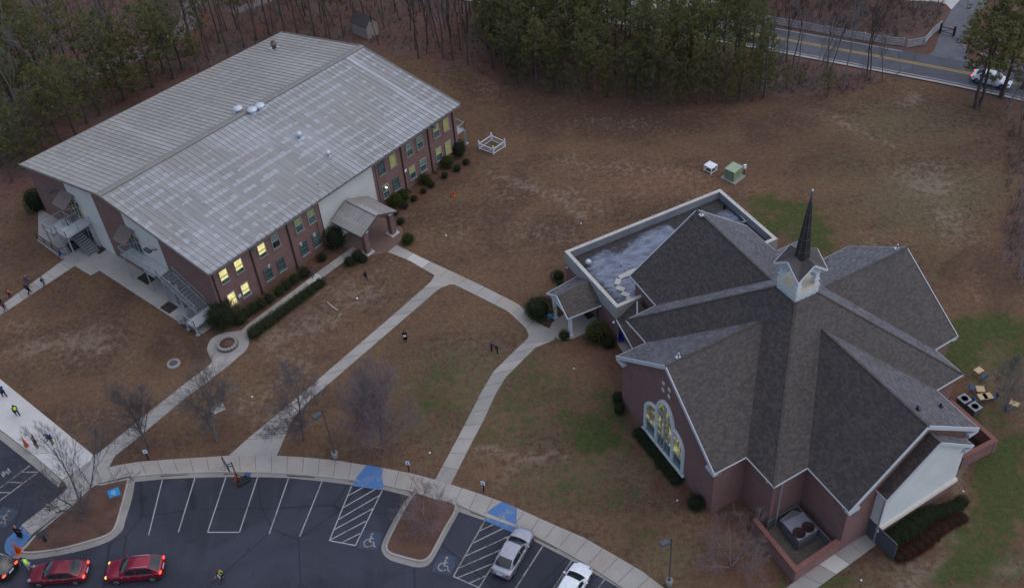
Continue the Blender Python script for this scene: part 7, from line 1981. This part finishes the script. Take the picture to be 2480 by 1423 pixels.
# basketball hoop
hb_ = G(580, 1170); t = thing('basketball_hoop', 'portable basketball hoop with a black base standing at the kerb', 'basketball hoop', hb_)
fd = (G(560, 1128) - G(590, 1160)); fd.z = 0; fd = (G(545, 1185) - G(580, 1165)); fd.z = 0; fd = -Vector((.25, -1, 0)).normalized() if False else Vector((-.55, -.35, 0)).normalized()
fa_ = math.atan2(fd.y, fd.x)
m = MB(); m.box(hb_ - fd * .35 + Z3 * .12, (1.15, .8, .2), fa_); m.bar(hb_ - fd * .8 + Z3 * .2, hb_ + Z3 * 1.25, .06); part('base', m, [M['black']], t)
m = MB(); m.tube(hb_ + Z3 * .15, hb_ + Z3 * 3.0, .055, .05, 8); m.bar(hb_ + Z3 * 2.9, hb_ + fd * .5 + Z3 * 3.0, .06); m.bar(hb_ + Z3 * 2.5, hb_ + fd * .5 + Z3 * 2.8, .05); part('pole', m, [M['black']], t)
m = MB(); bc = hb_ + fd * .5 + Z3 * 3.1; sd = Vector((-fd.y, fd.x, 0)); m.box(bc, (.05, 1.2, .78), fa_, 0)
for s_ in (-1, 1): m.bar(bc + sd * s_ * .6 - Z3 * .42, bc + sd * s_ * .6 + Z3 * .42, .08, .08, 1); m.bar(bc + sd * -.64 + Z3 * .4 * s_, bc + sd * .64 + Z3 * .4 * s_, .08, .08, 1)
m.box(bc + fd * .03 - Z3 * .12, (.02, .5, .36), fa_, 1); m.box(bc + fd * .036 - Z3 * .12, (.02, .42, .28), fa_, 0)
part('backboard', m, [M['white'], M['black']], t)
m = MB(); rc = bc + fd * .28 - Z3 * .28
for k in range(14): a0, a1 = k * math.pi / 7, (k + 1) * math.pi / 7; m.tube(rc + Vector((math.cos(a0), math.sin(a0), 0)) * .23, rc + Vector((math.cos(a1), math.sin(a1), 0)) * .23, .016, None, 4)
part('rim', m, [M['black']], t)
m = MB()
for k in range(12): a0 = k * math.pi / 6; m.tube(rc + Vector((math.cos(a0), math.sin(a0), 0)) * .22, rc + Vector((math.cos(a0 + .5) * .13, math.sin(a0 + .5) * .13, -.42)), .008, None, 3)
part('net', m, [M['paper']], t)
m = MB(); m.blob(G(600, 1150, .3), (.22, .22, .22), 10, 8); m.lathe([(.26, 0), (.2, .12), (0, .14)], G(600, 1150, 0.02), 10); solo('blue_bucket', m, [M['blue_plastic']], 'small rounded blue container behind the basketball hoop base', 'container', G(600, 1150))
# lettering boards
def yard_sign(label, px, ang, w_=.75, h_=.5, tilt=.5):
    b = G(*px); t = thing('yard_sign', label, 'sign', b); x = Vector((math.cos(ang), math.sin(ang), 0)); n = Vector((-x.y, x.x, 0)); up = (Z3 * math.cos(tilt) + n * math.sin(tilt)).normalized(); nn = x.cross(up)
    c = b + up * (h_ * .5 + .2)
    m = MB(); m.box(c, (w_, h_, .03), (x, up, nn)); o = part('sign_panel', m, [M['sky_blue']], t)
    m = MB()
    for k, (yy, ww) in enumerate(((.13, .4), (0, .55), (-.13, .34))):
        for j in range(int(ww / .07)): m.box(c + x * (-ww / 2 + j * .07 + .03) + up * yy + nn * .018, (.045, .075, .008), (x, up, nn))
    part('lettering', m, [M['sign_text']], o)
    m = MB()
    for s_ in (-.3, .3): m.bar(b + x * w_ * s_, c + x * w_ * s_, .015)
    part('stake', m, [M['galv']], t)
yard_sign('bright blue yard sign with white lettering on the straw island at the left', (281, 1206), .35, 1.0, .7, .75)
yard_sign('bright blue yard sign leaning at the white church porch post', (1337, 775), .2, .8, .5, .5)
b = G(1197, 850); t = thing('post_sign', 'dark navy board on two black posts on the lawn beside the footpath', 'sign', b)
pA, pB = G(1191, 850), G(1205, 856); x = (pB - pA).normalized(); an = math.atan2(x.y, x.x)
for p in (pA, pB): m = MB(); m.box(p + Z3 * .55, (.11, .11, 1.1), an); part('post', m, [M['black']], t)
m = MB(); c = (pA + pB) / 2 + Z3 * .84; m.box(c, ((pB - pA).length, .05, .42), an); o = part('sign_panel', m, [M['navy']], t)
m = MB(); n_ = Vector((x.y, -x.x, 0))
for k in range(5): m.box(c + x * (-.13 + k * .065) + n_ * .03 + Z3 * .03, (.04, .012, .07), an)
m.box(c + n_ * .03 - Z3 * .08, (.26, .012, .04), an); part('lettering', m, [M['yellow']], o)
b = G(112, 1311); t = thing('board_sign', 'grey sign board on a short thick black post at the tip of the straw island', 'sign', b)
m = MB(); m.box(b + Z3 * .5, (.22, .22, 1.0), .6); part('post', m, [M['black']], t); m = MB(); m.box(b + Z3 * 1.15, (.85, .12, .7), .6); part('sign_panel', m, [M['darkgrey']], t)
# planter ring, covers and pads
c = G(552, 836); t = thing('stone_planter', 'round low stone ring planter on the widened footpath', 'planter', c)
m = MB()
for k in range(18):
    a0 = k * 2 * math.pi / 18
    for lv in range(2):
        aa = a0 + lv * .17; m.box(c + Vector((math.cos(aa), math.sin(aa), 0)) * .92 + Z3 * (.16 + lv * .17), (.27, .31, .155), aa + math.pi / 2, lv)
part('stone_ring', m, [M['darkgrey'], M['stone']], t)
m = MB(); m.lathe([(.80, .06), (.80, .26), (0, .30)], c, 20); part('soil', m, [M['straw']], t)
c = G(421, 881); m = MB(); m.lathe([(.70, 0), (.66, .14), (0, .16)], c, 20, 0, False); m.lathe([(.42, .15), (.40, .175), (0, .18)], c, 18, 1, False); solo('manhole_cover', m, [M['stone'], M['darkgrey']], 'round concrete manhole cover in the straw on the left lawn', 'manhole cover', c)
c = G(528, 990); m = MB(); m.box(c + Z3 * .04, (1.25, 1.0, .1), .45); m.lathe([(.33, .09), (.3, .11), (0, .115)], c, 16, 1, False); solo('drain_pad', m, [M['conc'], M['stone']], 'square concrete pad with a round lid set in the lawn', 'concrete pad', c)
# small goal frame
gA, gB = G(788, 760), G(812, 776); tA, tB = G(792, 732, 0), G(820, 751, 0)
t = thing('soccer_goal', 'small collapsed goal frame with a white crossbar on the lawn', 'goal', (gA + gB) / 2)
m = MB(); m.tube(gA + Z3 * .03, gB + Z3 * .03, .022, None, 6); m.tube(gB + Z3 * .03, gB + (tB - gB) * .4 + Z3 * .03 + Vector((.5, .2, 0)), .03, None, 6); m.tube(gA + Z3 * .03, gA + (tA - gA) * .25 + Z3 * .05, .03, None, 6); part('ground_bar', m, [plain('goal_cream', (.30, .265, .17), .6)], t)
m = MB(); q0, q1 = G(793, 731, .9), G(819, 751, .9); m.path([q0, q0.lerp(q1, .5) - Z3 * .12, q1], [.02, .032, .022], 6); part('crossbar', m, [M['paper']], t)
m = MB(); m.tube(gA, q0, .018, None, 5); m.tube(gB, q1, .018, None, 5); part('upright', m, [M['bark']], t)
# white picket enclosure
cs_ = [G(1190.7, 341), G(1223, 356), G(1195.5, 374), G(1161, 361)]
t = thing('picket_enclosure', 'white lattice fence square on the brown field beyond the hall', 'fence', sum(cs_, Vector()) / 4)
for k in range(4):
    a, b = cs_[k], cs_[(k + 1) % 4]; m = MB()
    m.bar(a + Z3 * .12, b + Z3 * .12, .06, .09); m.bar(a + Z3 * .78, b + Z3 * .78, .08, .09)
    n = int((b - a).length / .16)
    for i in range(1, n): m.bar(a.lerp(b, i / n) + Z3 * .12, a.lerp(b, i / n) + Z3 * .78, .045, .03)
    part('lattice_panel', m, [M['white']], t)
    m = MB(); m.box(a + Z3 * .55, (.16, .16, 1.1), .4); m.blob(a + Z3 * 1.15, (.1, .1, .1), 6, 4); part('post', m, [M['white']], t)
m = MB(); m.blob(G(1192, 362, .1), (.45, .3, .12), 8, 5, 0, .2); solo('rubble_pile', m, [M['stone']], 'small pale heap inside the white lattice enclosure', 'rubble', G(1192, 362))
# white table, transformer, meter post
tp = [G(*z, .72) for z in ((1721, 391), (1737, 402), (1722, 409), (1706, 400))]
tp = [G(1719, 390, .8), G(1737, 399, .8), G(1723, 409, .8), G(1706, 399, .8)]
tc = sum(tp, Vector()) / 4; t = thing('utility_table', 'white square topped low table standing on the field beside the green cabinet', 'table', (tc.x, tc.y, 0))
m = MB(); m.prism([tc + (p - tc) * 1.08 for p in tp], .72, .82, 0, None, True); part('table_top', m, [M['paper']], t)
for p in tp: m = MB(); m.box(Vector((p.x, p.y, .36)), (.1, .1, .72), .5); part('leg', m, [M['paper']], t)
m = MB()
for k in range(4): a, b = tp[k], tp[(k + 1) % 4]; m.bar(Vector((a.x, a.y, .15)), Vector((b.x, b.y, .15)), .06)
part('stretcher', m, [M['paper']], t)
c = G(1775, 430); xt = (G(1792, 418) - G(1769, 436)); xt.z = 0; an = math.atan2(xt.y, xt.x)
t = thing('transformer_cabinet', 'pale green transformer cabinet on a concrete pad in the field', 'transformer', c)
m = MB(); m.box(c + Z3 * .06, (2.1, 2.0, .14), an); part('pad', m, [M['conc_dark']], t)
m = MB(); m.box(c + Z3 * .75, (1.55, 1.25, 1.25), an); part('cabinet', m, [M['tx_green']], t)
m = MB(); m.box(c + Z3 * 1.41, (1.65, 1.36, .1), an); part('lid', m, [plain('transformer_lid', (.29, .36, .25), .55)], t)
m = MB(); m.box(c + Z3 * .9 + Vector((math.cos(an), math.sin(an), 0)) * .78, (.02, .18, .14), an); m.bar(c + Z3 * 1.0 + Vector((math.sin(an), -math.cos(an), 0)) * .63, c + Z3 * .5 + Vector((math.sin(an), -math.cos(an), 0)) * .63, .05); part('door_latch', m, [M['darkgrey']], t)
c = G(1802, 424); t = thing('meter_post', 'thin grey meter post right of the green transformer cabinet', 'meter', c)
m = MB(); m.box(c + Z3 * .5, (.12, .12, 1.0), .2); part('post', m, [M['darkgrey']], t); m = MB(); m.box(c + Z3 * 1.2, (.34, .2, .5), .2); part('meter_box', m, [M['paper']], t)
# shed
sA, sB, sC = G(866, 89), G(892, 97), G(918, 82)   # left, near, right ground corners
su = (sC - sB); sv = (sA - sB); sw_ = su.length; sdp = max(sv.length, 3.2); su.normalize(); sv = Vector((-su.y, su.x, 0)); sv = sv if sv.dot(sA - sB) > 0 else -sv
t = thing('garden_shed', 'small pale shed with a dark gabled roof at the wood edge', 'shed', sB)
P = lambda a, b, z: sB + su * a + sv * b + Z3 * z
m = MB(); hh = 2.0
m.prism([P(0, 0, 0), P(sw_, 0, 0), P(sw_, sdp, 0), P(0, sdp, 0)], 0, hh)
m.poly([P(0, 0, hh), P(sw_, 0, hh), P(sw_ / 2, 0, hh + 1.15)]); m.poly([P(0, sdp, hh), P(sw_, sdp, hh), P(sw_ / 2, sdp, hh + 1.15)]); part('wall', m, [plain('shed_siding', (.33, .30, .28), .85)], t)
m = MB(); e_ = .12
roof_face(m, [P(-e_, -e_, hh - .1), P(sw_ / 2, -e_, hh + 1.2), P(sw_ / 2, sdp + e_, hh + 1.2), P(-e_, sdp + e_, hh - .1)], .08); roof_face(m, [P(sw_ + e_, -e_, hh - .1), P(sw_ + e_, sdp + e_, hh - .1), P(sw_ / 2, sdp + e_, hh + 1.2), P(sw_ / 2, -e_, hh + 1.2)], .08); part('roof', m, [M['shingle_smooth']], t)
m = MB(); m.box(P(sw_ / 2, -.02, hh + .55), (.3, .05, .3), math.atan2(su.y, su.x)); part('gable_vent', m, [M['bark']], t)
# rail fences along the road
M['rail_white'] = plain('rail_white', (.33, .34, .37), .8, .2, 0, .25, 2, 8)
def rail_fence(label, px, h=1.15, rails=4, step=2.4):
    P = resample([Vector((p.x, p.y, 0)) for p in Gl(px)], max(3, int(sum((G(*px[i + 1]) - G(*px[i])).length for i in range(len(px) - 1)) / step) + 1))
    t = thing('rail_fence', label, 'fence', P[0]); rf = random.Random(len(px))
    m = MB()
    for i in range(len(P) - 1):
        for k in range(rails): m.bar(P[i] + Z3 * (h * (k + .6) / rails + rf.uniform(-.03, .03)), P[i + 1] + Z3 * (h * (k + .6) / rails + rf.uniform(-.03, .03)), .06, .17)
    part('rail', m, [M['rail_white']], t)
    for p in P: m = MB(); m.box(p + Z3 * h * .52, (.15, .15, h * 1.04), .3); part('post', m, [M['rail_white']], t)
rail_fence('long white rail fence across the road, left of the driveway', [(1700, 34), (1788, 45), (1860, 57), (1966, 76), (2080, 97), (2150, 108), (2186, 112)])
rail_fence('short white rail fence curving in at the left side of the driveway mouth', [(2196, 116), (2212, 110), (2240, 108), (2250, 95), (2258, 85), (2274, 78), (2276, 70)])
rail_fence('white rail fence across the road, right of the driveway', [(2372, 150), (2390, 152), (2440, 166), (2490, 180), (2600, 210)])
t = thing('driveway_gate', 'dark metal bar gate across the driveway', 'gate', G(2292, 80)); a, b = G(2276, 80), G(2309, 88)
m = MB(); m.bar(a + Z3 * .95, b + Z3 * .95, .08); m.bar(a + Z3 * .3, b + Z3 * .3, .06); m.bar(a + Z3 * .3, b + Z3 * .95, .05); part('gate_bars', m, [M['black']], t)
for p in (a, b): m = MB(); m.box(p + Z3 * .7, (.22, .22, 1.4), .2); part('post', m, [M['black']], t)
m = MB(); a, b = G(2326, 92), G(2343, 94); m.bar(a + Z3 * .9, b + Z3 * .9, .12, .1); m.bar(a, a + Z3 * .95, .1); m.bar(b, b + Z3 * .95, .1); solo('barrier_arm', m, [M['rail_white']], 'white bar beside the dark driveway gate, under the pines', 'barrier', a)
# utility poles
for (u, v, h, lb_) in ((1842, 130, 9, 'thin dark pole at the left end of the visible road'), ):
    p = G(u, v); m = MB(); m.tube(p, p + Z3 * h, .12, .09, 8); m.bar(p + Z3 * (h - .5) - Vector((.8, 0, 0)), p + Z3 * (h - .5) + Vector((.8, 0, 0)), .1); solo('utility_pole', m, [M['bark']], lb_, 'pole', p)
# school desks with attached chairs
def desk(label, px, chair_px, ang, w_=.75, d_=.6):
    c = G(*px, .74); c.z = 0; q = G(*chair_px, .4); q.z = 0; t = thing('school_desk', label, 'desk', c, 0, 'school desks on the grass')
    m = MB(); m.box(c + Z3 * .74, (w_, d_, .04), ang); part('desk_top', m, [M['wood_tan']], t)
    x = Vector((math.cos(ang), math.sin(ang), 0)); y = Vector((-x.y, x.x, 0))
    for sx in (-1, 1):
        for sy in (-1, 1): m = MB(); m.bar(c + x * sx * w_ * .42 + y * sy * d_ * .4, c + x * sx * w_ * .4 + y * sy * d_ * .38 + Z3 * .72, .035); part('leg', m, [M['galv_dark']], t)
    dd = (q - c); dd.z = 0; d1 = dd.normalized(); ca = math.atan2(d1.y, d1.x); s_ = c + d1 * .68
    m = MB(); m.box(s_ + Z3 * .44, (.42, .42, .05), ca); m.box(s_ + d1 * .23 + Z3 * .70, (.05, .42, .36), ca); part('seat', m, [M['blue_plastic']], t)
    m = MB(); m.bar(c + Z3 * .2, s_ + Z3 * .42, .05); m.bar(s_, s_ + Z3 * .42, .06); part('seat_frame', m, [M['galv_dark']], t)
z3 = lambda x, y: (2230 + x / 5.084, 860 + y / 5.084)
desk('tan topped school desk nearest the right church gable, with its seat below', z3(715, 182), z3(738, 240), .45)
desk('tan topped school desk with a blue seat on its left', z3(735, 412), z3(680, 425), -.15, .72, .68)
desk('left one of two school desks pushed together on the grass', z3(762, 505), z3(712, 545), .12, .78, .7)
desk('right one of two school desks pushed together on the grass', z3(825, 498), z3(885, 520), .12, .78, .7)
desk('tan topped school desk farthest right, turned diagonally', z3(1155, 592), z3(1110, 635), -.65)
c = G(1504, 827); t = thing('plastic_chair', 'bright blue plastic chair in the recess beside the church wall', 'chair', c)
m = MB(); m.box(c + Z3 * .42, (.45, .45, .05), .4); part('seat', m, [M['blue_bright']], t); m = MB(); m.box(c + Vector((-.1, .2, .7)), (.45, .05, .5), .4); part('backrest', m, [M['blue_bright']], t)
for sx in (-1, 1):
    for sy in (-1, 1): m = MB(); m.bar(c + Vector((sx * .18, sy * .18, 0)), c + Vector((sx * .17, sy * .17, .42)), .04); part('leg', m, [M['blue_bright']], t)
# bins under the steel deck
for (u, v, lb_) in ((178, 606, 'dark wheeled bin under the square steel deck, left of two'), (188, 600, 'dark wheeled bin under the square steel deck, right of two')):
    c = G(u, v); t = thing('wheeled_bin', lb_, 'bin', c); m = MB(); m.box(c + Z3 * .52, (.55, .6, .95), LA); part('bin_body', m, [M['mat_dark']], t); m = MB(); m.box(c + Z3 * 1.03, (.6, .66, .08), LA); part('lid', m, [M['black']], t)
# scattered white balls on the grass
for (u, v, r_, lb_) in ((611, 962, .10, 'tiny white ball on the lawn between the two long footpaths'), (1041, 1097, .10, 'tiny white ball on the lawn near the left blue kerb ramp sign'), (1640, 1212, .09, 'tiny white cap in the straw below the arched window hedge'), (1080, 571, .10, 'tiny white ball on the field right of the canopy'), (1407, 543, .10, 'tiny white ball on the field left of the church wing'),
                        (865, 724, .12, 'tiny white ball on the lawn beside the collapsed goal'), (2085, 1405, .09, 'tiny white cap in the grass below the service walk'), (2332, 1190, .09, 'tiny white cap at the end of the annex bed'), (1390, 893, .08, 'tiny white cap in the leaf bed near the porch')):
    p = G(u, v); m = MB(); m.blob(p + Z3 * r_ * .8, (r_, r_, r_), 8, 6); m.lathe([(r_ * .5, 0), (r_ * .5, r_ * .5)], p, 6); solo('white_ball' if 'ball' in lb_ else 'pipe_cap', m, [M['paper']], lb_, 'ball' if 'ball' in lb_ else 'pipe cap', p)
